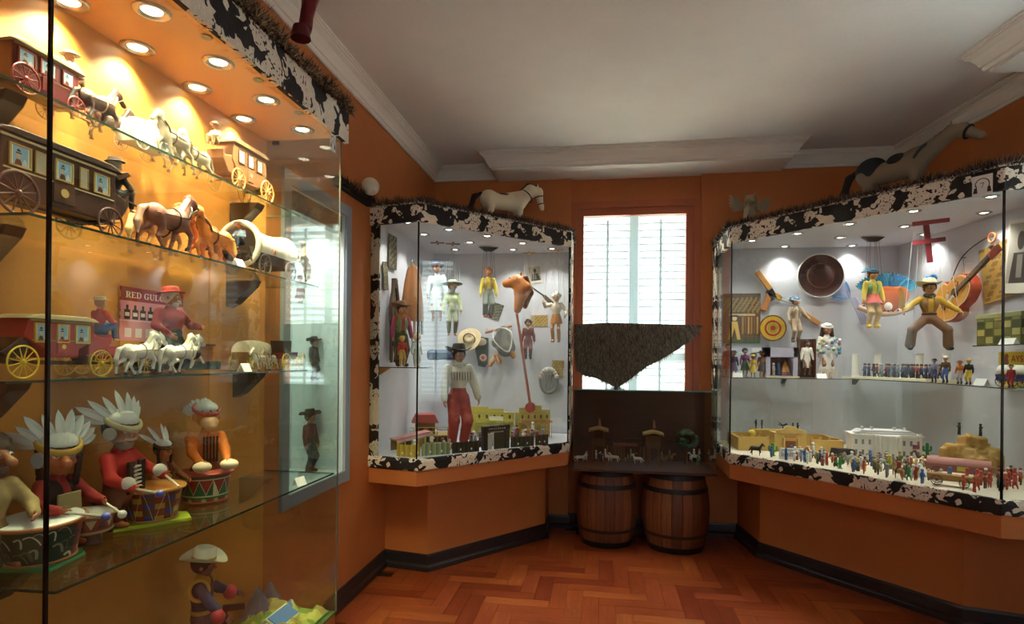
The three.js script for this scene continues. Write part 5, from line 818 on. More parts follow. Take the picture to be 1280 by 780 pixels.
function mini(kind, pal, coat = 0) {
  return once('mini' + kind + pal + '_' + coat, () => {
    const [sk, sh, pa, ha] = PAL[pal], s = new SD(0.055, 0.03);
    const torso = (y, lean = 0) => { s.cap([lean * 0.5, y, 0], [lean, y + 0.26, 0], 0.1, 0.12, sh).cap([lean, y + 0.36, 0], [lean, y + 0.42, 0], 0.08, 0.09, sk).ell([lean, y + 0.5, 0], [0.13, 0.05, 0.13], ha).ell([lean, y + 0.54, 0], [0.08, 0.07, 0.08], ha); };
    if (kind === 'rider' || kind === 'nag') {
      const g = COATS[coat]; s.cap([0.26, 0.52, 0], [-0.28, 0.52, 0], 0.15, 0.15, g).cap([0.3, 0.56, 0], [0.5, 0.86, 0], 0.11, 0.075, g).cap([0.5, 0.88, 0], [0.7, 0.74, 0], 0.075, 0.05, g).cap([-0.4, 0.6, 0], [-0.56, 0.3, 0], 0.05, 0.05, g);
      for (const [a, b, c, d] of [[0.28, 0.5, 0.46, 0.24], [0.26, 0.5, 0.22, 0.0], [-0.3, 0.5, -0.26, 0.0], [-0.3, 0.5, -0.5, 0.06]]) { const z = b > 0.4 && (a + c) > 0.6 || a < 0 && c > -0.3 ? 0.08 : -0.08; s.cap([a, b, z], [(a + c) / 2 + 0.02, (b + d) / 2, z], 0.07, 0.05, g).cap([(a + c) / 2 + 0.02, (b + d) / 2, z], [c, d + 0.03, z], 0.045, 0.04, g); }
      if (kind === 'rider') { for (const z of [-0.15, 0.15]) s.cap([0, 0.66, z * 0.6], [0.1, 0.4, z], 0.07, 0.05, pa); torso(0.66, 0.05); s.cap([0.04, 0.9, 0.12], [0.26, 0.86, 0.16], 0.045, 0.04, sh).cap([0.2, 0.8, 0.17], [0.36, 1.02, 0.17], 0.022, 0.02, '#3a2a20'); }
    } else {
      const w = kind === 'walk' ? 0.12 : kind === 'kneel' ? 0.02 : 0.04, dy = kind === 'kneel' ? -0.2 : 0;
      s.cap([0, 0.44 + dy, 0.05], [w, 0.22 + dy * 0.4, 0.07], 0.075, 0.06, pa).cap([w, 0.22 + dy * 0.4, 0.07], [w * 0.8, 0.04, 0.07], 0.06, 0.05, pa).cap([0, 0.44 + dy, -0.05], [-w, 0.05, -0.07], 0.075, 0.05, pa); torso(0.46 + dy);
      if (kind === 'aim' || kind === 'kneel') s.cap([0, 0.7 + dy, 0.12], [0.2, 0.74 + dy, 0.06], 0.045, 0.04, sh).cap([0, 0.7 + dy, -0.12], [0.22, 0.72 + dy, -0.02], 0.045, 0.04, sh).cap([0.05, 0.77 + dy, 0.04], [0.48, 0.79 + dy, 0.02], 0.025, 0.022, '#3a2a20');
      else s.cap([0, 0.7, 0.12], [0.08, 0.46, 0.16], 0.045, 0.04, sh).cap([0, 0.7, -0.12], [0.12, kind === 'wave' ? 0.98 : 0.5, -0.16], 0.045, 0.04, sh);
      s.ell([0, 0.015, 0], [0.17, 0.02, 0.13], pal > 8 ? PAL[pal][1] : '#4c6a3a');
    }
    const g = s.build(); g.computeBoundingBox(); g.translate(0, -g.boundingBox.min.y, 0); return g;
  });
}
const TONE = ['red-shirted', 'white-shirted', 'navy-coated', 'khaki', 'orange-shirted', 'green-shirted', 'white', 'grey', 'black', 'all-red', 'yellow', 'bright green', 'blue'], COATN = ['brown', 'white', 'black', 'tan', 'grey', 'golden'], ACT = { walk: 'walking', stand: 'standing', aim: 'rifle-aiming', kneel: 'kneeling', wave: 'waving' };
const miniLabel = (kind, pal, coat, where) => (kind === 'nag' ? `tiny riderless ${COATN[coat]} toy horse ${where}` : kind === 'rider' ? `tiny ${TONE[pal]} rider on ${COATN[coat]} horse ${where}` : `tiny ${TONE[pal]} ${ACT[kind]} figure ${where}`);
function addMini(name, kind, pal, coat, p, h, turn, label, group, cat = 'figurine') { const m = one(name, mini(kind, pal, coat), vmat, label, cat, V(p.x, p.y + 0.0012, p.z), turn, group); m.scale.setScalar(h); return m; }

// ---------------------------------------------------------------- barrels and the glass case on them
const mOak = [[150, 86, 46], [132, 72, 38], [160, 96, 54], [118, 62, 34]].map(([r, g, b]) => new THREE.MeshStandardMaterial({ map: woodTex([r, g, b], [r * 0.55, g * 0.5, b * 0.5], 256, 8), roughness: 0.55 }));
function barrel(label, p, R, H, turn) {
  const t = thing('barrel', label, 'barrel', p, turn), n = 20, rad = (u) => R * (0.8 + 0.2 * max(0, sin(PI * min(1, max(0, u)))) ** 0.9), N = 14;
  const stave = (() => {                                       // one curved board
    const pos = [], uv = [], idx = [], w = PI / n * 0.985;
    for (let i = 0; i <= N; i++) { const u = i / N, r = rad(u); for (const [a, d] of [[-w, -0.022], [-w, -0.002], [-w * 0.9, 0], [0, 0.001], [w * 0.9, 0], [w, -0.002], [w, -0.022]]) { pos.push((r + d) * sin(a), u * H, (r + d) * cos(a)); uv.push(u * H * 1.2, a * R * 2); } }
    for (let i = 0; i < N; i++) for (let j = 0; j < 6; j++) { const a = i * 7 + j, b = a + 1, c = a + 7, d = c + 1; idx.push(a, b, d, a, d, c); }
    const g = new THREE.BufferGeometry(); g.setAttribute('position', new THREE.Float32BufferAttribute(pos, 3)); g.setAttribute('uv', new THREE.Float32BufferAttribute(uv, 2)); g.setIndex(idx); g.computeVertexNormals(); return g;
  })();
  for (let i = 0; i < n; i++) { const m = part(t, 'stave', stave, pick(mOak)); m.rotation.y = i / n * 2 * PI; }
  for (const y of [0.02, H - 0.02]) part(t, 'barrel_head', cyl(rad(y / H) - 0.018, rad(y / H) - 0.018, 0.02, 40, 0, y, 0), mOak[1]);
  for (const [u, w, c] of [[0.035, 0.05, '#1d1a18'], [0.22, 0.024, '#3a2b20'], [0.79, 0.035, '#2a2522'], [0.965, 0.05, '#2a2522']]) { const a = u - w / 2 / H, b = u + w / 2 / H; part(t, 'hoop', lathe([[rad(a) + 0.001, a * H], [rad(a) + 0.004, a * H], [rad(b) + 0.004, b * H], [rad(b) + 0.001, b * H]].map(([r, y]) => [r, max(0, min(H, y))]), 44), mat(c, 0.5, 0.4)); }
  return t;
}
const BH = 0.612;
barrel('wooden barrel under the glass case, on the side of the white-horse cabinet', V(0.055, 0.0015, -4.86), 0.249, BH, 0.1);
barrel('wooden barrel under the glass case, on the side of the cabinet numbered 7', V(0.6, 0.0015, -4.83), 0.262, BH, 0.25);
const CX0 = -0.205, CX1 = 0.868, CZ0 = -4.6, CZ1 = -5.13, CY0 = BH + 0.004, CY1 = 1.255;
{
  const t = thing('glass_case', 'low glass case with dark wooden back resting on the two barrels', 'display case'), w = CX1 - CX0, xm = (CX0 + CX1) / 2, zm = (CZ0 + CZ1) / 2, dark = new THREE.MeshStandardMaterial({ map: woodTex([86, 46, 30], [52, 27, 18]), roughness: 0.6 });
  part(t, 'base_board', box(w + 0.02, 0.02, CZ0 - CZ1, xm, CY0 + 0.01, zm), dark); part(t, 'back_board', box(w, CY1 - CY0 - 0.02, 0.012, xm, (CY0 + CY1) / 2, CZ1 + 0.006), dark);
  part(t, 'front_pane', box(w, CY1 - CY0 - 0.022, 0.004, xm, (CY0 + CY1) / 2 + 0.008, CZ0 - 0.004), mGlass); for (const x of [CX0, CX1]) part(t, 'side_pane', box(0.004, CY1 - CY0 - 0.022, CZ0 - CZ1 - 0.02, x, (CY0 + CY1) / 2 + 0.008, zm), mGlass);
  const tp = part(t, 'top_pane', box(w + 0.01, 0.008, CZ0 - CZ1 + 0.01, xm, CY1, zm), mGlass); part(tp, 'pane_edge', box(w + 0.01, 0.008, 0.002, xm, CY1, CZ0 + 0.006), mat('#3f8f7a', 0.2));
  for (const x of [CX0, CX1]) part(t, 'corner_joint', box(0.004, CY1 - CY0 - 0.02, 0.004, x, (CY0 + CY1) / 2, CZ0 - 0.002), mat('#3a4a44', 0.3));
  const y = CY0 + 0.0212, wood = mat('#6b4526', 0.7), roof = mat('#b58a54', 0.7);
  const tower = (px, py, z, topOpen, label) => {                // stilt watch-tower with a flag
    const p = onZ(px, py, z); p.y = y; const k = thing('toy_watchtower', label, 'toy building', p), h = 0.27;
    for (const a of [-1, 1]) for (const b of [-1, 1]) part(k, 'post', bar([a * 0.05, 0, b * 0.05], [a * 0.042, h * 0.55, b * 0.042], 0.005, 6), wood);
    part(k, 'cabin', box(0.11, topOpen ? 0.05 : 0.1, 0.11, 0, h * 0.55 + (topOpen ? 0.025 : 0.05), 0), wood); if (topOpen) for (const a of [-1, 1]) for (const b of [-1, 1]) part(k, 'post', bar([a * 0.042, h * 0.7, b * 0.042], [a * 0.042, h * 0.98, b * 0.042], 0.004, 6), wood);
    part(k, 'roof', extr([[-0.08, 0], [0, 0.022], [0.08, 0], [0.078, 0.016], [0, 0.036], [-0.078, 0.016]], 0.13, 0.002).translate(0, topOpen ? h * 0.98 : h * 0.92, 0), roof); part(k, 'flagpole', bar([0, h, 0], [0, h + 0.1, 0], 0.002, 6), wood);
    part(k, 'flag', extr([[0, 0.03], [0.022, 0.035], [0.012, 0.095], [0.002, 0.1]], 0.004, 0.0005).translate(0, h, 0), mat('#b8674c', 0.8)); return k;
  };
  tower(748, 575, -4.86, true, 'open toy watchtower with flag in the glass case'); tower(816, 575, -4.84, false, 'closed toy watchtower with flag in the glass case');
  const wl = thing('toy_palisade', 'low brown toy gate wall between the two watchtowers', 'toy fence', V(onZ(785, 560, -4.95).x, y, -4.97)); part(wl, 'gate_beam', box(0.2, 0.022, 0.02, -0.02, 0.145, 0), mat('#8a4a34', 0.7)); for (let i = 0; i < 16; i++) part(wl, 'paling', bar([-0.17 + i * 0.023, 0, 0], [-0.17 + i * 0.023, 0.13, 0], 0.009, 6), wood); part(wl, 'railing', merge([bar([-0.02, 0.2, 0], [0.1, 0.2, 0], 0.003, 5), bar([-0.02, 0.15, 0], [-0.02, 0.2, 0], 0.003, 5), bar([0.1, 0.15, 0], [0.1, 0.2, 0], 0.003, 5)]), wood);
  const tr = thing('toy_tree', 'dark green toy tree at the end of the glass case', 'toy tree', V(onZ(858, 560, -4.98).x, y, -4.98)); part(tr, 'trunk', bar([0, 0, 0], [0, 0.16, 0], 0.012, 7, 0.008), wood); const fo = new SD(0.012, 0.01); for (let i = 0; i < 34; i++) { const a = rnd() * 6.28, e = rr(-1, 1.4), r = 0.07; fo.ell([cos(a) * cos(e) * r, 0.2 + sin(e) * r, sin(a) * cos(e) * r], [0.026, 0.02, 0.026]); } part(tr, 'crown', fo.build(), mat('#33452c', 0.9));
  [[722, 578, 'nag', 7, 1], [757, 577, 'rider', 6, 1], [768, 578, 'nag', 6, 1], [778, 570, 'rider', 2, 1], [788, 577, 'rider', 6, 1], [797, 580, 'nag', 6, 1], [826, 580, 'rider', 3, 0], [836, 578, 'rider', 3, 3], [842, 572, 'rider', 6, 0], [857, 575, 'rider', 2, 1], [868, 577, 'rider', 6, 1], [877, 577, 'rider', 1, 2], [733, 576, 'walk', 6, 0], [745, 574, 'stand', 6, 0], [752, 577, 'aim', 2, 0], [808, 578, 'aim', 11, 0], [872, 581, 'walk', 11, 0], [863, 579, 'stand', 1, 0]].forEach(([px, py, k, pal, coat], i) => {
    const p = onY(px, py, y); if (p.z > CZ0 - 0.06) p.copy(onZ(px, py, CZ0 - 0.05 - 0.05 * (i % 3))); p.x = min(CX1 - 0.045, max(CX0 + 0.045, p.x)); p.y = y;
    const hz = k === 'rider' || k === 'nag'; addMini(hz ? 'toy_rider' : 'toy_figure', k, pal, coat, p, hz ? 0.085 : 0.075, pick([0, PI, 0.4, 2.8]), miniLabel(k, pal, coat, 'in the glass case'), hz ? (coat === 1 ? 'pale toy riders in the glass case' : 'brown toy riders in the glass case') : 'foot figures in the glass case');
  });
}
// fur pelt hung across the window
{
  const z = ZB + 0.05, out = [[719, 409], [760, 407], [800, 408], [845, 409], [877, 410], [872, 419], [860, 430], [846, 440], [826, 452], [808, 461], [795, 471], [783, 480], [771, 488], [757, 480], [744, 475], [731, 472], [722, 466], [718, 440]].map(([x, y]) => onZ(x, y - 3, z));
  const t = thing('fur_pelt', 'shaggy grey-brown animal pelt hung across the window', 'pelt'), g = extr(out.map((p) => [p.x, p.y]), 0.016, 0.004).translate(0, 0, z); part(t, 'hide', g, mat('#5a4d3f', 0.95));
  const sh = out.map((p) => [p.x, p.y]), inside = (x, y) => { let c = false; for (let i = 0, j = sh.length - 1; i < sh.length; j = i++) if ((sh[i][1] > y) !== (sh[j][1] > y) && x < (sh[j][0] - sh[i][0]) * (y - sh[i][1]) / (sh[j][1] - sh[i][1]) + sh[i][0]) c = !c; return c; };
  const n = 9000, im = new THREE.InstancedMesh(once('hair1', () => { const q = new THREE.ConeGeometry(0.0022, 1, 3, 2, true).rotateX(PI).translate(0, -0.5, 0), p = q.attributes.position; for (let i = 0; i < p.count; i++) { const u = -p.getY(i); p.setZ(i, p.getZ(i) + 0.35 * u * (1 - u)); } q.computeVertexNormals(); return q; }), mat('#ffffff', 0.85), n), M = new THREE.Matrix4(), q = new THREE.Quaternion(), c = new THREE.Color();
  const bx = [min(...sh.map((p) => p[0])), max(...sh.map((p) => p[0])), min(...sh.map((p) => p[1])), max(...sh.map((p) => p[1]))];
  for (let i = 0; i < n;) { const x = rr(bx[0], bx[1]), y = rr(bx[2], bx[3]); if (!inside(x, y)) continue; q.setFromEuler(new THREE.Euler(rr(-0.5, -0.1), 0, rr(-0.35, 0.35) + 0.25 * (x - 0.1))); M.compose(V(x, y + 0.008, z + 0.008), q, V(1, rr(0.03, 0.06), 0.06)); im.setMatrixAt(i, M); im.setColorAt(i, c.set(pick(['#5d5142', '#74675a', '#4a4035', '#8a7e70', '#a3988a']))); i++; }
  im.name = 'fur'; im.userData.kind = 'stuff'; im.castShadow = im.receiveShadow = true; t.add(im); part(t, 'hanging_rod', bar([out[0].x - 0.01, out[0].y - 0.006, z - 0.012], [out[4].x + 0.01, out[4].y - 0.006, z - 0.012], 0.006, 8), mat('#5a3a20', 0.5));
}
// greenery outside the window
{
  const t = thing('garden_shrub', 'leafy green shrub outside, glimpsed between the lower slats', 'shrub', V(0.4, -0.25, -9.0)), n = 2600, im = new THREE.InstancedMesh(extr([[0, 0], [0.05, 0.06], [0.045, 0.12], [0, 0.2], [-0.045, 0.12], [-0.05, 0.06]], 0.004), mat('#ffffff', 0.7), n), M = new THREE.Matrix4(), c = new THREE.Color();
  for (let i = 0; i < n; i++) { const a = rnd() * 6.28, e = rr(-1, 1), r = 0.7 + 0.3 * rnd(); M.compose(V(cos(a) * sqrt(1 - e * e) * 1.5 * r, 0.55 + e * 0.65 * r, sin(a) * sqrt(1 - e * e) * 0.7 * r), new THREE.Quaternion().setFromEuler(new THREE.Euler(rr(0, 6), rr(0, 6), rr(0, 6))), V(1, 1, 1)); im.setMatrixAt(i, M); im.setColorAt(i, c.set(pick(['#3f6a2c', '#56863a', '#2f5226', '#789a4c']))); }
  im.name = 'foliage'; im.userData.kind = 'stuff'; t.add(im); part(t, 'stem', merge([[-0.6, 0], [0, 0.1], [0.6, -0.1]].map(([x, z]) => bar([x, 0, z], [x * 1.2, 0.6, z], 0.04, 7))), mat('#4a3626', 0.9));
  struct('ground_outside', box(40, 0.1, 24, 0, -0.3, -17.5), mat('#d9d2c4', 0.95));
}
// things on top of the corner cabinets
{
  const top = 2.451, hz = thing('white_toy_horse', 'cream toy horse with black mane and bridle on the cabinet left of the window', 'toy horse', onY(626, 236, 2.76).add(V(0, 0, -0.12)), 0.55); hz.position.y = top; horse(hz, { h: 0.31, pose: 'arch', coat: '#d9c8a8', mane: '#16110f', tail: '#16110f', rough: 0.7 });
  const bm = mat('#17120f', 0.5); for (const [x, y, r, a] of [[0.96, 1.0, 0.115, 0.25], [1.035, 0.83, 0.085, 0.25], [0.62, 0.98, 0.185, -0.8]]) { const b = part(hz, 'bridle', tor(r, 0.014, 26, 6).rotateX(PI / 2).rotateZ(a), bm); b.scale.setScalar(0.31); b.position.set(x * 0.31, y * 0.31, 0); }
  const bl = part(hz, 'saddle_blanket', new SD(0.02, 0.03).ell([0.0, 0.93, 0], [0.2, 0.05, 0.14]).build(), mat('#6a3a38', 0.9)); bl.scale.setScalar(0.31); for (const s of [-1, 1]) part(hz, 'eye', sph(0.008, 0.304, 0.338, s * 0.029, 8), mat('#120d0a', 0.2)); ground(hz, top);
  const dir = V(R7[0] - J7[0], 0, R7[1] - J7[1]).normalize(), dp = onY(1100, 222, 2.62), dh = thing('dark_toy_horse', 'grey-brown toy horse with black blanket and long neck on the cabinet numbered 7', 'toy horse', V(1.85, top, -4.12), -Math.atan2(dir.z, dir.x)); horse(dh, { h: 0.36, pose: 'reach', coat: '#7d6a54', mane: '#1c1512', tail: '#1c1512', rough: 0.85 });
  const k = 0.36; for (const [n, p, r] of [['blanket', [-0.34, 0.84, 0], [0.28, 0.26, 0.23]], ['saddle_cloth', [0.12, 0.9, 0], [0.2, 0.15, 0.2]]]) { const m = part(dh, n, new SD(0.03, 0.05).ell(p, r).build(), mat('#16151a', 0.9)); m.scale.setScalar(k); } const hc = part(dh, 'bridle', tor(0.105, 0.02, 24, 6).rotateY(PI / 2).rotateZ(-0.5), mat('#14110f', 0.6)); hc.scale.setScalar(k); hc.position.set(1.16 * k, 1.1 * k, 0); const br = part(dh, 'breast_strap', tor(0.2, 0.025, 26, 6).rotateY(PI / 2).rotateZ(-0.7), mat('#14110f', 0.6)); br.scale.setScalar(k); br.position.set(0.5 * k, 0.92 * k, 0); ground(dh, top);
  const tp = onZ(938, 262, -4.86), tt = thing('totem_figure', 'carved totem with outspread wings on the cabinet numbered 7', 'totem', V(tp.x, top, tp.z), 0.15), mt = mat('#8f7f66', 0.8);
  const s = new SD(0.009, 0.012); s.cap([0, 0.02, 0], [0, 0.2, 0], 0.055, 0.05); for (let i = 0; i < 3; i++) { const y = 0.05 + i * 0.075; s.ell([0, y, 0.04], [0.03, 0.02, 0.03]).ell([-0.026, y + 0.025, 0.045], [0.014, 0.014, 0.014]).ell([0.026, y + 0.025, 0.045], [0.014, 0.014, 0.014]).ell([0, y - 0.025, 0.045], [0.036, 0.01, 0.02]); } s.ell([0, 0.27, 0.01], [0.05, 0.045, 0.05]).cap([0, 0.265, 0.05], [0, 0.245, 0.085], 0.018, 0.008).cap([-0.03, 0.3, 0], [-0.04, 0.335, 0], 0.014, 0.008).cap([0.03, 0.3, 0], [0.04, 0.335, 0], 0.014, 0.008); part(tt, 'column', s.build(), mt);
  for (const q of [-1, 1]) { const w = grp(tt, 'wing', q * 0.04, 0.22, -0.005); for (let i = 0; i < 6; i++) { const f = part(w, 'wing_feather', extr([[0, -0.008], [0.1, -0.016], [0.15, -0.004], [0.1, 0.012], [0, 0.008]], 0.014, 0.003), mt); f.rotation.z = q > 0 ? 0.65 - i * 0.2 : PI - 0.65 + i * 0.2; f.scale.setScalar(1 - i * 0.07); } } ground(tt, top);
}
// ---------------------------------------------------------------- contents of the cabinet left of the window
const BOXES = [];
function takeBoxes() { scene.updateMatrixWorld(true); BOXES.length = 0; for (const o of scene.children) if (o.userData.category && !/cabinet|showcase|fence|gate/.test(o.userData.category)) BOXES.push(new THREE.Box3().setFromObject(o)); }
function freeSpot(p, r, h) { const b = new THREE.Box3(V(p.x - r, p.y + 0.004, p.z - r), V(p.x + r, p.y + h, p.z + r)); return !BOXES.some((q) => q.intersectsBox(b)); }
const RESTS = [0.839, 0.823, 1.43, 1.36, 1.6];
const NB = V(0, 0, 1), ZW = ZB + 0.0145;                    // front face of the back lining
function hung(name, label, cat, p, turn, build) { const t = thing(name, label, cat, p, turn); build(t); return t; }
function strings(t, pts, topY, bar2, m = '#cfcac0') { for (const p of pts) part(t, 'string', bar(p, V(p.x * 0.6 + (bar2?.x ?? 0), topY, p.z * 0.3 + (bar2?.z ?? 0)), 0.0013, 4), mat(m, 0.6)); }
// marionette: px,py of feet middle; hp = height in photo pixels; ctl = photo row of the control bar
function marionette(label, px, py, hp, z, turn, o, ctl, ctlMat) {
  const p = onZ(px, py, z), k = mpp(p), t = thing('marionette', label, 'marionette', p, turn), f = figure(t, { h: hp * k / 1.1, head: 1.35, ...o });
  const cy = min(2.408, onZ(px, ctl, z).y) - p.y;
  part(t, 'control_bar', ctlMat === 'paddle' ? extr([[-0.08, 0.02], [0.08, 0.02], [0.03, -0.01], [-0.03, -0.01]], 0.03, 0.003).translate(0, cy, 0) : merge([box(0.11, 0.008, 0.016, 0, cy, 0), box(0.016, 0.008, 0.13, 0, cy, 0)]), mat(ctlMat === 'paddle' ? '#3c3732' : ctlMat ?? '#a97845', 0.5));
  strings(t, [V(f.head.x - f.R, f.head.y + f.R * 0.5, f.head.z), V(f.head.x + f.R, f.head.y + f.R * 0.5, f.head.z), ...f.hands, ...f.feet.map((q) => q.clone().setY(q.y + 0.06))], cy, null, o.stringCol);
  if (p.y + cy < 2.425) part(t, 'hanging_cord', bar([0, cy, 0], [0, 2.434 - p.y, 0], 0.0015, 5), mat('#d8d4cc', 0.6)); return t;
}
const photoTex = canvasTex(128, 160, (c, w, h) => { c.fillStyle = '#e6e0d0'; c.fillRect(0, 0, w, h); c.fillStyle = '#b4ada0'; c.fillRect(8, 8, w - 16, h - 30); c.fillStyle = '#3c3934'; c.beginPath(); c.ellipse(62, 46, 16, 20, 0, 0, 7); c.fill(); c.beginPath(); c.moveTo(20, 138); c.lineTo(34, 72); c.lineTo(94, 72); c.lineTo(112, 138); c.fill(); c.fillStyle = '#8d867a'; c.fillRect(50, 76, 24, 50); });
const leafTex = canvasTex(128, 96, (c, w, h) => { c.fillStyle = '#b59a5c'; c.fillRect(0, 0, w, h); c.fillStyle = '#8a6f3c'; for (let i = 0; i < 60; i++) c.fillRect((i * 37) % 120, (i * 53) % 90, 14, 5); });
const darkTex = canvasTex(128, 128, (c, w, h) => { c.fillStyle = '#4a4636'; c.fillRect(0, 0, w, h); c.fillStyle = '#8f8a70'; for (let i = 0; i < 40; i++) { c.beginPath(); c.ellipse((i * 47) % 120 + 4, (i * 29) % 120 + 4, 9, 5, i, 0, 7); c.fill(); } });
const pm = (tex) => new THREE.MeshStandardMaterial({ map: tex, roughness: 0.55 });
function flatPic(name, label, cat, p, w, h, tex, turn, roll = 0) { const m = one(name, new THREE.BoxGeometry(w, h, 0.004), pm(tex), label, cat, p, turn); m.rotation.set(0, turn, roll, 'YXZ'); return m; }
{
  const XW = XL + 0.026, Y2 = 0.839;
  // on the left lining
  flatPic('wall_picture', 'dark framed picture high on the left lining panel', 'picture', onX(491, 315, XW), 0.16, 0.24, darkTex, PI / 2);
  flatPic('wall_picture', 'small dark picture beside the cowhide strip', 'picture', onX(482, 345, XW), 0.09, 0.2, darkTex, PI / 2, 0.15);
  hung('leather_costume', 'hanging orange-brown fringed leather costume on the left lining', 'costume', onX(516, 330, XL + 0.14), PI / 2 - 0.4, (t) => {
    const g = lathe([[0.012, 0], [0.05, -0.04], [0.075, -0.14], [0.1, -0.3], [0.105, -0.42], [0.1, -0.42], [0.06, -0.1]], 24), p = g.attributes.position; for (let i = 0; i < p.count; i++) { const a = Math.atan2(p.getZ(i), p.getX(i)), k = 1 + 0.12 * sin(a * 7); p.setX(i, p.getX(i) * k); p.setZ(i, p.getZ(i) * k * 0.5); } g.computeVertexNormals(); part(t, 'drape', g, mat('#8f5a30', 0.9, 0, { side: THREE.DoubleSide }));
    for (let i = 0; i < 14; i++) { const a = i / 14 * 6.28; part(t, 'tassel', bar([cos(a) * 0.1, -0.42, sin(a) * 0.05], [cos(a) * 0.105, -0.52, sin(a) * 0.052], 0.005, 5, 0.004), mat(pick(['#8a5228', '#6f5a2c', '#b8843c']), 0.9)); } part(t, 'hook', tor(0.012, 0.003, 14, 6).translate(0, 0.012, 0), mSteel);
  });
  hung('horsehair_switch', 'long dark bundle of hair and straps hanging on the left lining', 'costume', onX(493, 350, XL + 0.06), PI / 2, (t) => { for (let i = 0; i < 18; i++) part(t, 'hair_lock', tube([[rr(-0.02, 0.02), 0, rr(-0.015, 0.015)], [rr(-0.06, 0.06), -0.25, rr(-0.02, 0.03)], [rr(-0.1, 0.1), -0.5 + rr(-0.1, 0.1), rr(-0.02, 0.03)]], rr(0.005, 0.012), 8, 5), mat(pick(['#3b3028', '#51443a', '#6b5a48', '#2a221d']), 0.9)); part(t, 'strap', bar([0, 0.01, 0], [0, -0.06, 0], 0.022, 8), mat('#4a3423', 0.7)); });
  // corner glass shelf with its figures
  glassShelf(cab2, [[XL + 0.02, -4.28], [XL + 0.02, -3.74], [-1.185, -3.68], [-1.14, -3.74], [-1.2, -4.05]].reverse(), 1.43); part(cab2, 'shelf_bracket', extr([[0, 0], [0.08, 0], [0, -0.05]], 0.03, 0.002).translate(XL + 0.014, 1.423, -3.85), mat('#b9793c', 0.5));
  const ys = 1.43, doll = (n, label, x, z, turn, o, cat = 'doll') => { const t = thing(n, label, cat, V(x, ys, z), turn); figure(t, { cell: 0.018, head: 1.3, ...o }); return t; };
  doll('cowboy_doll', 'doll in pink and green shirt with brown hat on the corner glass shelf', -1.37, -3.88, 0.7, { h: 0.42, shirt: '#b04a68', vest: '#7d9a5c', pants: '#4a5a3a', scarf: '#d08a34', hair: '#3a2618', hat: { type: 'cowboy', color: '#7a5a3c' }, boots: '#3a2a1c', face: 'nose' });
  doll('carved_figure', 'yellow carved standing figure with red waistcoat on the corner glass shelf', -1.33, -3.79, 0.6, { h: 0.2, skin: '#d6ab52', shirt: '#c23d33', pants: '#d6ab52', hat: { type: 'brim', color: '#d6ab52', w: 1.4 } });
  doll('carved_figure', 'blond carved head figure in white beside the glass joint on the corner shelf', -1.22, -3.77, 0.6, { h: 0.2, head: 2.0, skin: '#cf9f78', shirt: '#e8e4dc', pants: '#d8d2c4', hair: '#d9b878' });
  doll('carved_figure', 'small carved figure in pale grey behind the blond head', -1.29, -3.98, 0.4, { h: 0.22, head: 1.7, skin: '#c08a66', shirt: '#b9bcc2', pants: '#8a8f98', hair: '#3a2a20' });
  // hanging puppets
  marionette('marionette in pale dress with straw and blue hat', 546, 402, 78, -4.5, 0.2, { skin: '#c28a64', shirt: '#d9e0e6', skirt: '#cfd6dc', skirtL: 0.4, hair: '#b5613a', hat: { type: 'brim', color: '#3f66a8', w: 1.5, band: '#e0c070' } }, 300, '#8a5a34');
  marionette('marionette with wide grey-green hat and long pale beard', 565, 420, 72, -4.42, 0.3, { skin: '#c98e6c', shirt: '#c9d2a8', pants: '#9aa08a', beard: '#d8d4ca', hat: { type: 'brim', color: '#9aa796', w: 2.1, crown: 0.9 }, face: 'nose' }, 305, '#8a5a34');
  marionette('marionette of a bald boy in grey trousers with yellow sleeves', 610, 397, 66, -4.84, 0.35, { skin: '#c98660', shirt: '#c2b23e', vest: '#9a7a4a', pants: '#6b7064', flare: 0.02, boots: '#9c3a34', hair: '#b06a44', stringCol: '#3a3632' }, 304, 'paddle');
  marionette('marionette of a fair-haired girl in cream and orange fringed dress', 695, 428, 66, -4.9, -0.1, { skin: '#d2a482', shirt: '#e6d8c2', skirt: '#c98a4c', skirtL: 0.2, skirtW: 0.13, hair: '#e9e2d6', hairStyle: 'curly', boots: '#cfa27c', bootH: 0.8, pose: { rh: [-0.26, 0.84, 0.06], lh: [0.2, 0.55, 0.08] } }, 306, '#c98a5a');
  marionette('small marionette in dark red suit with round black hair', 660, 449, 52, -5.02, 0.1, { skin: '#a86a48', shirt: '#6d2a22', pants: '#5e241e', hair: '#1c1411', hairStyle: 'curly', boots: '#2c2a2e', scarf: '#cfc6b4' }, 308, '#c99a5c');
  hung('toy_rifle', 'dark toy rifle held slanting beside the fair-haired marionette', 'toy gun', onZ(676, 367, -5.06), 0, (t) => { const g = grp(t, 'rifle_body'); g.rotation.z = -0.62; part(g, 'barrel_tube', bar([-0.13, 0, 0], [0.06, 0, 0], 0.007, 8), mat('#3a3a34', 0.35, 0.5)); part(g, 'stock', extr([[0.03, -0.012], [0.17, -0.04], [0.17, 0.0], [0.04, 0.012]], 0.014, 0.003), mat('#6a5a44', 0.5)); part(g, 'mount_peg', bar([0, 0, 0], [0, 0, -0.1], 0.003, 5), mSteel); });
  flatPic('photo_card', 'black and white photograph of a man pinned on the back lining', 'photograph', onZ(669, 343, ZW), 0.115, 0.155, photoTex, 0, 0.12);
  flatPic('paper_card', 'tan paper card pinned behind the fair-haired marionette', 'card', onZ(674, 401, ZW), 0.15, 0.1, leafTex, 0, 0.03);
  flatPic('paper_card', 'tan paper card pinned above the wire wreath', 'card', onZ(697, 461, ZW), 0.1, 0.15, leafTex, 0, -0.03);
  flatPic('picture_card', 'patterned picture card with red corner behind the bald boy', 'card', onZ(619, 389, ZW), 0.12, 0.15, darkTex, 0, -0.35);
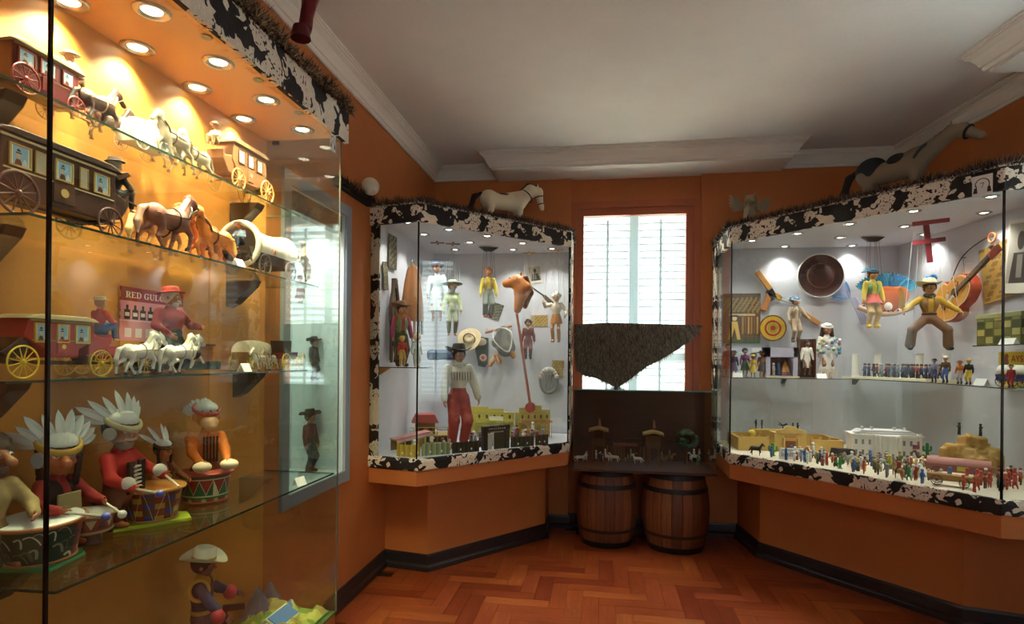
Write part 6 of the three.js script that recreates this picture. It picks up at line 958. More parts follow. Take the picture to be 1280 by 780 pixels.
  hung('wire_wreath', 'oval silver wreath with white blossoms on the back lining', 'wreath', onZ(686, 476, ZW + 0.02), 0, (t) => { part(t, 'ring', tor(0.075, 0.012, 36, 8).scale(1, 1.4, 1), mat('#9a9a94', 0.4, 0.6)); for (let i = 0; i < 9; i++) { const a = 0.4 + i * 0.3; part(t, 'blossom', ell(0.02, 0.02, 0.012, cos(a) * 0.075, sin(a) * 0.105, 0.012), mat(pick(['#e9e6df', '#d8c9c4']), 0.7)); } for (let i = 0; i < 5; i++) part(t, 'twig', bar([rr(-0.04, 0.04), -0.09, 0.004], [rr(-0.03, 0.03), 0.05, 0.01], 0.003, 5), mat('#8b857a', 0.6)); part(t, 'pin', bar([0, 0.1, 0], [0, 0.1, -0.02], 0.003, 5), mSteel); });
  hung('trinket_bundle', 'bundle of grey pouch, cord and wooden pegs hung on the back lining', 'costume', onZ(630, 420, ZW + 0.07), 0, (t) => {
    part(t, 'pouch', new SD(0.008, 0.02).cap([0, 0.03, 0], [0.02, -0.1, 0.02], 0.06, 0.085).cap([-0.04, 0.02, 0], [-0.06, -0.06, 0.01], 0.03, 0.05).build().scale(1, 1, 0.6), mat('#7b7670', 0.9)); part(t, 'cord', tube([[-0.09, 0.04, 0.02], [-0.02, 0.07, 0.05], [0.07, 0.03, 0.05], [0.05, -0.14, 0.06], [-0.08, -0.04, 0.06]], 0.006, 40, 6, true), mat('#d8d2c6', 0.8));
    for (const [x, y, r] of [[-0.05, -0.2, 0.5], [-0.1, -0.23, -0.6], [0.08, -0.15, 0.3]]) { const m = part(t, 'wooden_peg', new THREE.CapsuleGeometry(0.022, 0.06, 4, 10), mat('#b9834f', 0.5)); m.position.set(x, y, 0.02); m.rotation.z = r; } part(t, 'strap', bar([-0.17, 0.03, -0.01], [0.07, 0.09, 0], 0.012, 7), mat('#b3703e', 0.6)); for (const x of [-0.16, 0.06]) part(t, 'hook', bar([x, 0.06, 0], [x, 0.06, -0.07], 0.004, 6), mSteel);
  });
  hung('holster_mask', 'green-black leather holster with red star disc on the back lining', 'costume', onZ(603, 440, ZW + 0.03), 0, (t) => { part(t, 'leather', extr([[-0.05, 0.14], [0.05, 0.12], [0.045, -0.1], [0.02, -0.13], [-0.03, -0.12], [-0.06, 0.02]], 0.02, 0.006), mat('#3c4034', 0.6)); part(t, 'disc', cyl(0.032, 0.032, 0.008, 20).rotateX(PI / 2).translate(0.01, -0.05, 0.014), mat('#cbb8a0', 0.6)); part(t, 'star', extr([0, 1, 2, 3, 4, 5, 6, 7, 8, 9].map((i) => { const r = i % 2 ? 0.009 : 0.024, a = i * PI / 5 + PI / 2; return [r * cos(a) + 0.01, r * sin(a) - 0.05]; }), 0.006, 0.001).translate(0, 0, 0.02), mat('#b5362c', 0.5)); part(t, 'shell', ell(0.05, 0.035, 0.015, -0.01, 0.09, 0.014), mat('#b8a58e', 0.7)); });
  // hobby horse: head high on the wall, stick down to a red wheel
  hung('hobby_horse', 'orange hobby horse head on a long red stick with a wheel', 'hobby horse', onZ(663, 511, -4.72), 0, (t) => {
    const P = (px, py) => onZ(px, py, -4.72).sub(t.position), a = P(646, 392), w = P(663, 508); part(t, 'stick', bar(a, w, 0.011, 10), mat('#a9563a', 0.5));
    const c = P(648, 366), k = 0.0063, q = (x, y) => [c.x + (x - 648) * k, c.y - (y - 366) * k, 0]; part(t, 'horse_head', new SD(0.008, 0.03).cap(q(647, 388), q(654, 362), 0.03, 0.07).cap(q(654, 362), q(648, 352), 0.07, 0.055).cap(q(648, 352), q(632, 354), 0.05, 0.034).build(), mat('#c4712c', 0.5)); part(t, 'bridle', tube([q(636, 346), q(640, 356), q(650, 366), q(658, 352)], 0.008, 20, 6), mat('#3a2a22', 0.6)); for (const s of [-1, 1]) part(t, 'ear', bar([q(651, 346)[0], q(651, 346)[1], s * 0.02], [q(652, 341)[0], q(652, 341)[1] + 0.01, s * 0.025], 0.014, 7, 0.004), mat('#b8652a', 0.5)); part(t, 'mane', new SD(0.01, 0.02).cap(q(657, 348), q(663, 366), 0.03, 0.028).cap(q(663, 366), q(657, 384), 0.028, 0.02).build(), mat('#6a3418', 0.9)); part(t, 'eye', sph(0.009, q(645, 350)[0], q(645, 350)[1], 0.05, 8), mat('#f0ece4', 0.3)); const wh = part(t, 'wheel', cyl(0.042, 0.042, 0.03, 24).rotateX(PI / 2).translate(w.x, w.y - 0.008, 0), mat('#a83a32', 0.4)); part(t, 'wall_peg', bar([c.x, c.y + 0.02, -0.05], [c.x, c.y + 0.02, -0.44], 0.005, 6), mSteel);
  });
  // large cowboy doll
  { const p = onY(573, 563, Y2).add(V(-0.03, 0, -0.1)), k = mpp(p), t = thing('cowboy_doll', 'large cowboy doll in white fringed shirt and red trousers standing in the stockade', 'doll', p, 0.55); figure(t, { h: 136 * k / 1.08, head: 1.05, skin: '#c08a70', shirt: '#e0d6c2', pants: '#b4463c', scarf: '#e8e2d4', hair: '#2a1e1a', hat: { type: 'cowboy', color: '#3c302c', w: 1.9 }, boots: '#b4463c', flare: 0.012, pose: { lh: [0.18, 0.5, 0.08], rh: [-0.16, 0.48, 0.06] } }); for (let i = 0; i < 8; i++) part(t, 'fringe_tassel', bar([-0.07 + i * 0.02, 0.55, 0.062], [-0.07 + i * 0.02, 0.49, 0.07], 0.003, 4), mat('#7d3a34', 0.8)); }
  hung('cushion', 'dark blue cloth cushion hung behind the cowboy doll', 'cushion', onZ(552, 444, -4.85), 0.1, (t) => { part(t, 'pad', rbox(0.25, 0.09, 0.06, 0.028), mat('#4a4f6c', 0.9)); for (const s of [-1, 1]) part(t, 'cord', bar([s * 0.1, 0.04, 0], [s * 0.1, 0.1, -0.27], 0.003, 5), mat('#cfc9bc', 0.8)); });
  hung('straw_hat', 'pale straw hat hung behind the cowboy doll', 'hat', onZ(588, 424, ZW + 0.05), 0, (t) => { const m = part(t, 'crown_and_brim', cowboyHat(2.1, 0.9), mat('#d9c39a', 0.85)); m.scale.setScalar(0.05); m.rotation.x = 1.2; m.position.z = 0.02; part(t, 'band', tor(0.052, 0.006, 28, 6).rotateX(0.35).translate(0, 0, 0.045), mat('#8a6a44', 0.7)); part(t, 'peg', bar([0, 0.0, 0], [0, 0, -0.05], 0.004, 5), mSteel); });
  // the toy town and its stockade
  const P2 = (px, py) => { const p = onY(px, py, Y2); if (px < 522) p.z -= 0.045; else p.add(V(-0.078, 0, -0.072)); return p; }, planks = [mat('#c9b25c', 0.7), mat('#b8a34e', 0.7), mat('#d3bf6c', 0.7)];
  const fence = (label, a, b, h, cols, gap = 0.012) => { const A = P2(...a), B = P2(...b), d = B.clone().sub(A), L = d.length(), t = thing('toy_fence', label, 'toy fence', A, -Math.atan2(d.z, d.x)), n = max(6, floor(L / gap)); for (let i = 0; i < n; i++) part(t, 'paling', once('pale' + h, () => extr([[-0.005, 0], [0.005, 0], [0.005, h - 0.006], [0, h], [-0.005, h - 0.006]], 0.006, 0.0008)), mat(cols[i % cols.length], 0.7)).position.x = (i + 0.5) * L / n; part(t, 'fence_rail', merge([box(L, 0.006, 0.004, L / 2, h * 0.3, -0.005), box(L, 0.006, 0.004, L / 2, h * 0.78, -0.005)]), mat(cols[0], 0.7)); for (let i = 0; i < 2; i++) part(t, 'notice', box(0.01, 0.014, 0.001, L * (0.3 + i * 0.4), h * 0.3, 0.0045), mat('#eceae2', 0.6)); return t; };
  fence('yellow toy paling fence at the chamfered end of the cabinet', [493, 572], [519, 574], 0.08, ['#c9a634', '#b8922c', '#d6b648']);
  fence('yellow toy paling fence just past the glass joint', [524, 574], [535, 573], 0.08, ['#c9a634', '#a88a2c']); fence('grey-green toy paling fence in front of the cowboy doll', [537, 573], [573, 570.5], 0.08, ['#8a9468', '#a5ab84', '#77805a']);
  fence('dark toy paling fence between the grey-green fence and the gate', [576, 570], [610, 567], 0.078, ['#3c3a24', '#4a452c', '#2e2c1c']); fence('dark toy paling fence after the gate', [650, 562], [679, 559.5], 0.078, ['#3f3d28', '#4d4a30', '#2e2c1c']); fence('dark toy paling fence by the cowhide strip at the window side', [681, 559], [697, 557.8], 0.078, ['#44402a', '#504b32', '#312e1e']);
  { const A = P2(614, 566), B = P2(647, 562), d = B.clone().sub(A), L = d.length(), t = thing('toy_gate', 'dark toy stockade gate with white opening and name beam', 'toy gate', A, -Math.atan2(d.z, d.x)); for (const x of [0.02, L - 0.02]) part(t, 'gate_post', box(0.035, 0.15, 0.03, x, 0.075, 0), mat('#34301f', 0.7)); part(t, 'name_beam', box(L, 0.04, 0.032, L / 2, 0.15, 0), mat('#2b2a26', 0.6)); part(t, 'door_leaf', box(L * 0.42, 0.12, 0.012, L * 0.66, 0.06, 0), mat('#4a4530', 0.7)); part(t, 'lettering', merge([0, 1, 2, 3, 4, 5, 6, 7].map((i) => box(0.01, 0.008, 0.002, 0.05 + i * (L - 0.1) / 7, 0.15, 0.0175))), mat('#b8b09a', 0.6)); part(t, 'white_flap', box(L * 0.2, 0.11, 0.006, L * 0.3, 0.055, -0.01), mat('#e6e2d4', 0.7)); }
  const house = (label, a, b, h, o) => {                    // row building with porch, false front and windows
    const A = P2(...a), B = P2(...b), d = B.clone().sub(A), L = d.length(), D = o.d ?? 0.12, t = thing('toy_building', label, 'toy building', A, -Math.atan2(d.z, d.x)), wall = mat(o.c, 0.6);
    part(t, 'walls', box(L, h * 0.8, D, L / 2, h * 0.4, -D / 2), wall); part(t, 'false_front', extr(o.front.map(([x, y]) => [x * L, y * h]), 0.008, 0.001), wall); part(t, 'porch_roof', box(L, 0.006, 0.07, L / 2, h * 0.52, 0.035).rotateX(0.04), mat(o.p, 0.6)); const n = o.n ?? 5; for (let i = 0; i <= n; i++) part(t, 'porch_post', bar([0.006 + i * (L - 0.012) / n, 0, 0.065], [0.006 + i * (L - 0.012) / n, h * 0.51, 0.065], 0.003, 5), mat(o.p, 0.6));
    for (let i = 0; i < n; i++) { const x = (i + 0.5) * L / n; part(t, i % 2 ? 'door' : 'window', box(L / n * (i % 2 ? 0.32 : 0.42), h * (i % 2 ? 0.4 : 0.2), 0.003, x, h * (i % 2 ? 0.2 : 0.3), 0.002), mat(i % 2 ? '#5a3c22' : '#3a3226', 0.5)); part(t, 'upper_window', box(L / n * 0.26, h * 0.12, 0.003, x, h * 0.68, 0.005), mat('#4c4230', 0.5)); } for (let i = 0; i < 7; i++) part(t, 'plank_line', box(L, 0.0014, 0.002, L / 2, h * (0.08 + i * 0.12), 0.0048), mat('#8f7c38', 0.7)); if (o.sign) part(t, 'sign_board', box(L * 0.3, h * 0.14, 0.004, L * o.sign, h * 0.62, 0.008), mat('#ece6d4', 0.6)); part(t, 'awning_band', box(L, 0.014, 0.004, L / 2, h * 0.55, 0.07), mat(o.band, 0.6)); return t;
  };
  house('long yellow toy town building with green awning in the stockade', [594, 548], [652, 549], 0.25, { c: '#c2b452', p: '#b2a348', band: '#a9b23c', n: 6, sign: 0.62, front: [[0, 0], [1, 0], [1, 0.82], [0.78, 0.82], [0.78, 0.94], [0.45, 0.94], [0.45, 1.0], [0.02, 1.0]] });
  house('yellow toy town building with orange awning and stepped front', [659, 549], [698, 548], 0.25, { c: '#c6b65a', p: '#c48c40', band: '#cc8236', n: 5, front: [[0, 0], [1, 0], [1, 0.9], [0.72, 0.9], [0.72, 1.05], [0.3, 1.05], [0.3, 0.98], [0, 0.98]] });
  { const p = V(-1.36, Y2, -4.42), t = thing('toy_hut', 'wooden toy hut with red roof and veranda', 'toy building', p, 0.35); part(t, 'walls', box(0.15, 0.1, 0.12, 0, 0.1, 0), mat('#7a5c34', 0.7)); part(t, 'roof', extr([[-0.1, 0.15], [0.1, 0.15], [0.07, 0.21], [-0.07, 0.21]], 0.16, 0.003), mat('#a84a44', 0.6)); for (const x of [-0.09, 0, 0.09, 0.17]) part(t, 'post', bar([x, 0, 0.1], [x, 0.12, 0.1], 0.004, 6), mat('#9a8046', 0.7)); part(t, 'deck', box(0.34, 0.01, 0.2, 0.05, 0.055, 0.03), mat('#a58c50', 0.7)); part(t, 'railing', merge([box(0.34, 0.005, 0.005, 0.05, 0.09, 0.125), box(0.34, 0.005, 0.005, 0.05, 0.12, 0.125)]), mat('#c3a85a', 0.7)); for (const x of [-0.03, 0.04]) part(t, 'window', box(0.03, 0.035, 0.003, x, 0.1, 0.061), mat('#2e2a20', 0.5)); part(t, 'support', box(0.3, 0.05, 0.16, 0.03, 0.025, 0), mat('#5c4626', 0.8)); }
  { const p = V(-1.33, Y2, -4.02), t = thing('toy_ramp', 'pink-roofed toy arcade along the chamfered end', 'toy building', p, 0.9); part(t, 'roof', box(0.3, 0.008, 0.09, 0, 0.1, 0).rotateZ(0.12), mat('#b87a74', 0.6)); for (let i = 0; i < 6; i++) part(t, 'column', bar([-0.14 + i * 0.056, 0, 0.04], [-0.14 + i * 0.056, 0.082 + i * 0.0066, 0.04], 0.004, 6), mat('#b9a04a', 0.7)); part(t, 'back_wall', box(0.3, 0.08, 0.006, 0, 0.04, -0.04), mat('#8a7a48', 0.7)); part(t, 'name_band', box(0.29, 0.02, 0.004, 0, 0.085, 0.045).rotateZ(0.12), mat('#cfa09a', 0.6)); }
  // crowd inside the stockade
  const lab = [['tiny painted foot figure inside the toy stockade', 'foot figures in the stockade'], ['tiny painted horseman inside the toy stockade', 'horsemen in the stockade']];
  const dollAt = scene.children.find((o) => /^large cowboy doll/.test(o.userData.label ?? '')).position, hutAt = V(-1.36, 0, -4.42); BOXES.length = 0; let made = 0; for (let i = 0; i < 1500 && made < 66; i++) {
    const u = rr(0.05, 0.92), d = rr(0.12, 0.36), p = V(J2[0] + (R2[0] - J2[0]) * u - 0.731 * d, Y2, J2[1] + (R2[1] - J2[1]) * u - 0.683 * d), r = rnd() < 0.3;
    if (p.x < XL + 0.1 || hypot(p.x - dollAt.x, p.z - dollAt.z) < 0.13 || hypot(p.x - hutAt.x, p.z - hutAt.z) < 0.24 || hypot(p.x + 1.33, p.z + 4.02) < 0.22 || !freeSpot(p, r ? 0.048 : 0.022, 0.1)) continue;
    const kd = r ? 'rider' : pick(['walk', 'stand', 'aim', 'kneel', 'wave']), pl = pick([0, 0, 1, 1, 2, 3, 4, 6, 7]), ct = r ? floor(rr(0, 6)) : 0, m = addMini(r ? 'toy_horseman' : 'toy_figure', kd, pl, ct, p.setY(Y2), r ? 0.115 : 0.098, rr(0, 6.28), miniLabel(kd, pl, ct, 'inside the toy stockade'), lab[+r][1]); BOXES.push(new THREE.Box3().setFromObject(m)); made++;
  }
}
// ---------------------------------------------------------------- contents of the cabinet numbered 7
{
  const Y7 = 0.823, YS = 1.36, YU = 1.6, RN = V(-RD[1], 0, RD[0]), RT = Math.atan2(RN.x, RN.z), onR = (px, py, o = 0.03) => { const q = rw(1, o); return onPlane(px, py, V(q[0], 1, q[1]), RN); };
  glassShelf(cab7, [[1.0, ZB + 0.02], [1.02, -4.83], [1.85, -4.85], [1.98, -4.98], [2.2, -4.33], [2.17, -3.5], [atR(-3.5) - 0.02, -3.5], [atR(ZB) - 0.02, ZB + 0.02]].reverse(), YS); glassShelf(cab7, [[2.25, -3.98], [2.22, -3.2], [atR(-3.2) - 0.02, -3.2], [atR(-3.98) - 0.02, -3.98]].reverse(), YU);
  for (const [x, z] of [[1.5, -5.12], [2.05, -5.1]]) part(cab7, 'shelf_bracket', extr([[0, 0], [0.07, 0], [0, -0.045]], 0.03, 0.002).rotateY(-PI / 2).translate(x, YS - 0.007, ZB + 0.016), mat('#3a342e', 0.4));
  // sombrero
  hung('sombrero', 'round dark brown hat with pale rim hung crown out on the back lining', 'hat', onZ(1025, 345, ZW + 0.035), 0, (t) => { part(t, 'brim', lathe([[0.0, 0.0], [0.05, 0.004], [0.09, 0.012], [0.1, 0.0], [0.14, -0.006], [0.172, 0.012], [0.178, 0.018], [0.17, 0.02], [0.14, 0.003], [0.1, 0.01], [0.085, 0.022], [0.04, 0.03], [0, 0.028]].map(([r, y]) => [r, y]), 48).rotateX(PI / 2), mat('#4a2622', 0.5)); part(t, 'rim', tor(0.177, 0.006, 56, 8).translate(0, 0, 0.016), mat('#e9e2d6', 0.5)); part(t, 'hat_cord', tor(0.098, 0.006, 44, 6).translate(0, 0, 0.01), mat('#7c5040', 0.5)); part(t, 'peg', bar([0, 0, 0], [0, 0, -0.034], 0.005, 6), mSteel); });
  // toy pistol with holster
  hung('toy_pistol', 'toy pistol with long wooden grip and black and gold barrel', 'toy gun', onZ(960, 365, ZW + 0.02), 0, (t) => { const P = (px, py) => { const q = onZ(px, py, ZW + 0.02).sub(t.position); return [q.x, q.y]; }; const B = (n, a, b, w, c) => { const A = P(...a), E = P(...b), L = hypot(E[0] - A[0], E[1] - A[1]), m = part(t, n, rbox(L, w, 0.022, 0.005), mat(c, 0.45)); m.position.set((A[0] + E[0]) / 2, (A[1] + E[1]) / 2, 0); m.rotation.z = Math.atan2(E[1] - A[1], E[0] - A[0]); }; B('grip', [946, 339], [963, 362], 0.045, '#c98f4a'); B('lower_grip', [954, 388], [963, 366], 0.05, '#b9783c'); B('frame', [961, 362], [968, 374], 0.06, '#1e1a18'); B('band', [968, 368], [977, 374], 0.04, '#d8a83c'); B('barrel_tube', [975, 372], [1000, 381], 0.034, '#c9ccd2'); B('blue_tip', [986, 374], [997, 378], 0.045, '#3f6f9a'); part(t, 'peg', bar([0, 0, 0], [0, 0, -0.02], 0.004, 5), mSteel); });
  // flat things at the near end
  const sceneTex = canvasTex(256, 320, (c, w, h) => { c.fillStyle = '#5a4632'; c.fillRect(0, 0, w, h); c.fillStyle = '#8f7a52'; for (let i = 0; i < 90; i++) { c.beginPath(); c.arc((i * 67) % w, 30 + (i * 41) % 90, 8, 0, 7); c.fill(); } c.fillStyle = '#c9b184'; c.fillRect(40, 130, 180, 14); for (let i = 0; i < 6; i++) { c.fillStyle = ['#a87848', '#7a5a3c', '#c09a64'][i % 3]; c.fillRect(130 + i * 20, 150, 12, 110); } c.fillStyle = '#d9b25a'; c.beginPath(); c.moveTo(60, 180); c.lineTo(100, 180); c.lineTo(122, 296); c.lineTo(100, 296); c.lineTo(80, 220); c.lineTo(58, 296); c.lineTo(36, 296); c.fill(); c.fillStyle = '#e0c0a0'; c.beginPath(); c.arc(80, 160, 16, 0, 7); c.fill(); c.fillStyle = '#2a201a'; c.fillRect(58, 140, 44, 10); c.fillStyle = '#3f5a36'; c.fillRect(0, 296, w, 24); });
  { const p = V(1.09, YS + 0.225, ZW + 0.01), t = flatPic('picture_board', 'painted western scene board with green lower edge standing on the glass shelf', 'picture', onZ(927, 398, ZW + 0.012), 0.3, 0.42, sceneTex, 0); }
  one('shelf_riser', rbox(0.26, 0.2, 0.07, 0.004, 0.03, 0.1, 0), mat('#cfd4da', 0.5), 'grey box behind the little costumed dolls', 'display box', V(1.08 + 0.03, YS, ZB + 0.075));
  hung('shield_disc', 'round yellow toy shield with red rings', 'toy shield', onZ(966, 410, ZW + 0.055), 0, (t) => { const r = 0.108, d = (n, a, b, z, c) => part(t, n, b ? tor((a + b) / 2, (a - b) / 2, 40, 8).scale(1, 1, 0.25).translate(0, 0, z) : cyl(a, a, 0.008, 40).rotateX(PI / 2).translate(0, 0, z), mat(c, 0.4)); d('disc', r, 0, 0, '#c9a52e'); d('edge_ring', r, r * 0.9, 0.004, '#6e3a22'); d('ring', r * 0.62, r * 0.46, 0.005, '#a33a2c'); d('boss', r * 0.2, 0, 0.006, '#a33a2c'); d('inner_ring', r * 0.34, r * 0.27, 0.005, '#7a8a34'); part(t, 'stand', bar([0, 0, 0], [0, 0, -0.05], 0.008, 6), mSteel); });
  { const p = onZ(994, 428, ZW + 0.1), k = mpp(p), t = thing('native_doll', 'doll in pale fringed leather with feathered blue cap above the boxed doll', 'doll', p, 0.2); figure(t, { h: 54 * k, head: 1.3, skin: '#a8775a', shirt: '#b8a288', pants: '#b39b7e', vest: '#9a8468', hair: '#2a1e1a', boots: '#8a7258', headdress: { n: 7, len: 1.4, color: '#5a7f9e', band: '#d8d2c4' }, pose: { lh: [0.34, 0.5, 0.04], rh: [-0.18, 0.5, 0.06] } }); part(t, 'wall_hook', bar([0, 0.3, -0.03], [0, 0.3, -0.088], 0.004, 5), mSteel); }
  flatPic('backing_card', 'white display card behind the yellow shield', 'card', onZ(977, 408, ZW), 0.2, 0.34, canvasTex(64, 64, (c) => { c.fillStyle = '#dfe0e6'; c.fillRect(0, 0, 64, 64); }), 0);
  hung('wooden_club', 'short tan wooden club slanting behind the long-haired doll', 'club', onZ(1014, 398, ZW + 0.025), 0, (t) => { const m = part(t, 'shaft', rbox(0.16, 0.045, 0.02, 0.008), mat('#c08a52', 0.5)); m.rotation.z = -0.62; part(t, 'peg', bar([0, 0, 0], [0, 0, -0.024], 0.004, 5), mSteel); });
  // dolls standing on the long shelf
  const sd = (n, label, px, z, h, o, turn = 0) => { const t = thing(n, label, 'doll', V(onZ(px, 470, z).x, YS, z), turn); figure(t, { cell: 0.02, head: 1.45, h, ...o }); return t; };
  sd('costumed_doll', 'little doll in dark dress with purple sash and black hat', 917, -4.93, 0.2, { shirt: '#2c2430', skirt: '#5a3a5c', hat: { type: 'brim', color: '#2a1f2a', w: 1.6 }, skin: '#8a5a3c' }); sd('costumed_doll', 'little doll in purple blouse with large black hair', 931, -4.95, 0.22, { shirt: '#7a3a6c', skirt: '#3a5a3c', hair: '#171112', hairStyle: 'curly', skin: '#8f5e40' }); sd('costumed_doll', 'little doll with yellow hat and yellow skirt', 941, -4.9, 0.17, { shirt: '#cfa82e', skirt: '#d8b53a', hat: { type: 'brim', color: '#e0c23c', w: 1.9 }, skin: '#a26c48' }); sd('costumed_doll', 'little doll in striped poncho with dark wide hat', 952, -4.93, 0.2, { shirt: '#8a5a48', skirt: '#4a3a3c', hat: { type: 'brim', color: '#3a3030', w: 2.0 }, skin: '#9a6444' }); sd('costumed_doll', 'little doll in red dress beside the glass joint', 910, -5.06, 0.26, { shirt: '#a83a34', skirt: '#b04a3c', hair: '#2a1c16', skin: '#c08a6a' });
  { const a = onZ(958, 470, -4.9).x, b = onZ(998, 470, -4.9).x, w = b - a, t = thing('nativity_box', 'lilac open-fronted box with tiny tent scene', 'display box', V((a + b) / 2, YS, -4.98)), m = mat('#b5b0c4', 0.6), h = 0.24; part(t, 'back', box(w, h, 0.006, 0, h / 2, -0.06), m); for (const s of [-1, 1]) part(t, 'side', box(w * 0.14, h, 0.13, s * w * 0.43, h / 2, 0), m); part(t, 'lintel', box(w, h * 0.32, 0.13, 0, h * 0.84, 0), m); part(t, 'tray', box(w * 1.05, 0.012, 0.16, 0, 0.006, 0.01), mat('#d3c4a4', 0.7)); part(t, 'tent', new THREE.ConeGeometry(0.055, 0.13, 4).rotateY(PI / 4).translate(w * 0.18, 0.078, 0), mat('#c98a3c', 0.6)); part(t, 'tent_band', new THREE.CylinderGeometry(0.043, 0.056, 0.03, 4, 1, true).rotateY(PI / 4).translate(w * 0.18, 0.03, 0), mat('#6a3a5c', 0.6)); for (const [x, c, pl] of [[-0.09, '#c06a70', 4], [-0.05, '#d8d2c4', 6], [-0.01, '#3f6a8a', 12]]) { const f = part(t, 'tiny_figure', mini('stand', pl), vmat); f.scale.setScalar(0.1); f.position.set(x, 0.013, 0.02); } part(t, 'painted_back', box(w * 0.7, h * 0.6, 0.003, 0, h * 0.36, -0.054), mat('#7a4638', 0.7)); }
  { const t = thing('boxed_doll', 'doll in white dress standing in a dark brown display box', 'doll', V(onZ(1010, 470, -4.93).x, YS, -4.95)); part(t, 'box_back', box(0.12, 0.31, 0.008, 0, 0.155, -0.05), mat('#4a2f22', 0.5)); for (const s of [-1, 1]) part(t, 'box_side', box(0.006, 0.31, 0.06, s * 0.06, 0.155, -0.022), mat('#5a3a28', 0.5)); part(t, 'box_floor', box(0.12, 0.006, 0.07, 0, 0.003, -0.018), mat('#4a2f22', 0.5)); const g = grp(t, 'doll_figure', 0, 0.018, -0.01); figure(g, { h: 0.27, cell: 0.02, head: 1.25, skin: '#8a5840', shirt: '#ece6da', skirt: '#e6ded0', skirtL: 0.36, skirtW: 0.1, hair: '#1a1214' }); }
  { const t = sd('long_haired_doll', 'doll with long black hair and white dress hung with blue and pastel flowers', 1033, -4.93, 0.41, { skin: '#a8704e', shirt: '#e2ddd4', skirt: '#e0dcd6', skirtL: 0.46, skirtW: 0.14, hair: '#231a18', hairStyle: 'long', headdress: { n: 1, len: 0.4, band: '#e9e4da', color: '#e9e4da' } }); for (let i = 0; i < 26; i++) { const a = rr(-1.5, 1.5), y = rr(0.2, 0.31); part(t, 'flower', ell(0.014, 0.014, 0.01, sin(a) * 0.085, y, 0.02 + cos(a) * 0.06, 8), mat(pick(['#4a80a8', '#d8cf9a', '#e6e2da', '#7aa07c', '#c98a8c', '#7fb0c4']), 0.7)); } for (let i = 0; i < 14; i++) part(t, 'fringe_tassel', bar([-0.06 + i * 0.0092, 0.08, 0.055], [-0.06 + i * 0.0092, 0.01, 0.06], 0.003, 4), mat('#d9cbb4', 0.8)); }
  [[922, 'white label card under the costumed dolls'], [949, 'white label card on the western scene board', 1], [1027, 'white label card in front of the long-haired doll']].forEach(([px, l, up]) => { const p = up ? onZ(949, 426, -4.99) : V(onZ(px, 470, -4.85).x, YS, -4.855); const m = one('label_card', up ? box(0.085, 0.035, 0.02) : card(0.075, 0.04), mCard, l, 'card', up ? V(p.x, YS + 0.22, -5.05) : p); });
  // winged marionette, bird cape and cowboy marionette
  marionette('winged marionette with open mouth, blue feathers and red fringed skirt', 1090, 410, 78, -4.75, 0.1, { skin: '#b98a5c', shirt: '#c9b23e', skirt: '#b8463a', skirtL: 0.16, skirtW: 0.17, pants: '#c9a46a', hair: '#4a2f22', boots: '#d8b53a', stringCol: '#4a4642', vest: '#7a9a5c', headdress: { n: 8, len: 1.5, color: '#2f7f9e', band: '#4a3428', back: 0.8 } }, 294, 'paddle');
  hung('feather_cape', 'orange and blue feathered bird costume spread on the back lining', 'costume', onZ(1108, 376, ZW + 0.28), 0, (t) => { t.scale.setScalar(0.82); part(t, 'bodice', new SD(0.012, 0.03).ell([0, 0.02, 0], [0.15, 0.13, 0.03]).ell([-0.12, 0.05, 0], [0.08, 0.09, 0.03]).ell([0.12, 0.05, 0], [0.08, 0.09, 0.03]).build(), mat('#c8622c', 0.8)); part(t, 'hem', tube([[-0.26, -0.06, 0.02], [-0.12, -0.12, 0.04], [0.05, -0.12, 0.04], [0.22, -0.06, 0.02]], 0.024, 30, 8), mat('#d8b59a', 0.7)); for (let i = 0; i < 11; i++) { const u = i / 10; part(t, 'hem_bead', sph(0.01, -0.22 + u * 0.42, -0.1 + 0.05 * (2 * u - 1) ** 2, 0.062, 8), mat('#a32c2c', 0.5)); } for (let i = 0; i < 22; i++) { const a = 0.35 + i / 21 * 2.4, m = part(t, 'feather', featherGeo, mat(pick(['#1f5f86', '#2a7896', '#15445f', '#3f8fa8']), 0.7)); m.scale.set(0.24, 0.15, 0.15); m.position.set(cos(a) * 0.14, 0.07 + sin(a) * 0.05, 0.012); m.rotation.z = a - PI / 2; } for (const s of [-1, 1]) for (let i = 0; i < 6; i++) { const m = part(t, 'wing_feather', featherGeo, mat('#b08a34', 0.7)); m.scale.set(0.16, 0.12, 0.12); m.position.set(s * 0.1, 0.12 - i * 0.03, 0.035); m.rotation.z = s * 0.4 + PI; } part(t, 'face_mask', ell(0.035, 0.04, 0.02, -0.01, -0.06, 0.06), mat('#e8e2d8', 0.6)); part(t, 'peg', bar([0, 0.05, 0], [0, 0.05, -0.3], 0.005, 5), mSteel); });
  hung('feather_fan', 'pale blue and lilac feather fan hung beside the sombrero', 'fan', onZ(1062, 372, ZW + 0.03), 0, (t) => { for (let i = 0; i < 9; i++) { const m = part(t, 'feather', featherGeo, mat(pick(['#5a94c4', '#8aa6cf', '#b8b0d4']), 0.8)); m.scale.set(0.16, 0.14, 0.1); m.rotation.z = 0.2 + i * 0.18; } for (let i = 0; i < 5; i++) part(t, 'ribbon', tube([[0.01 * i, 0, 0.01], [0.04 + 0.012 * i, -0.1, 0.02], [0.09 + 0.015 * i, -0.22, 0.01]], 0.007, 10, 5), mat('#b6b2d4', 0.8)); part(t, 'peg', bar([0, 0.02, 0], [0, 0.02, -0.03], 0.004, 5), mSteel); });
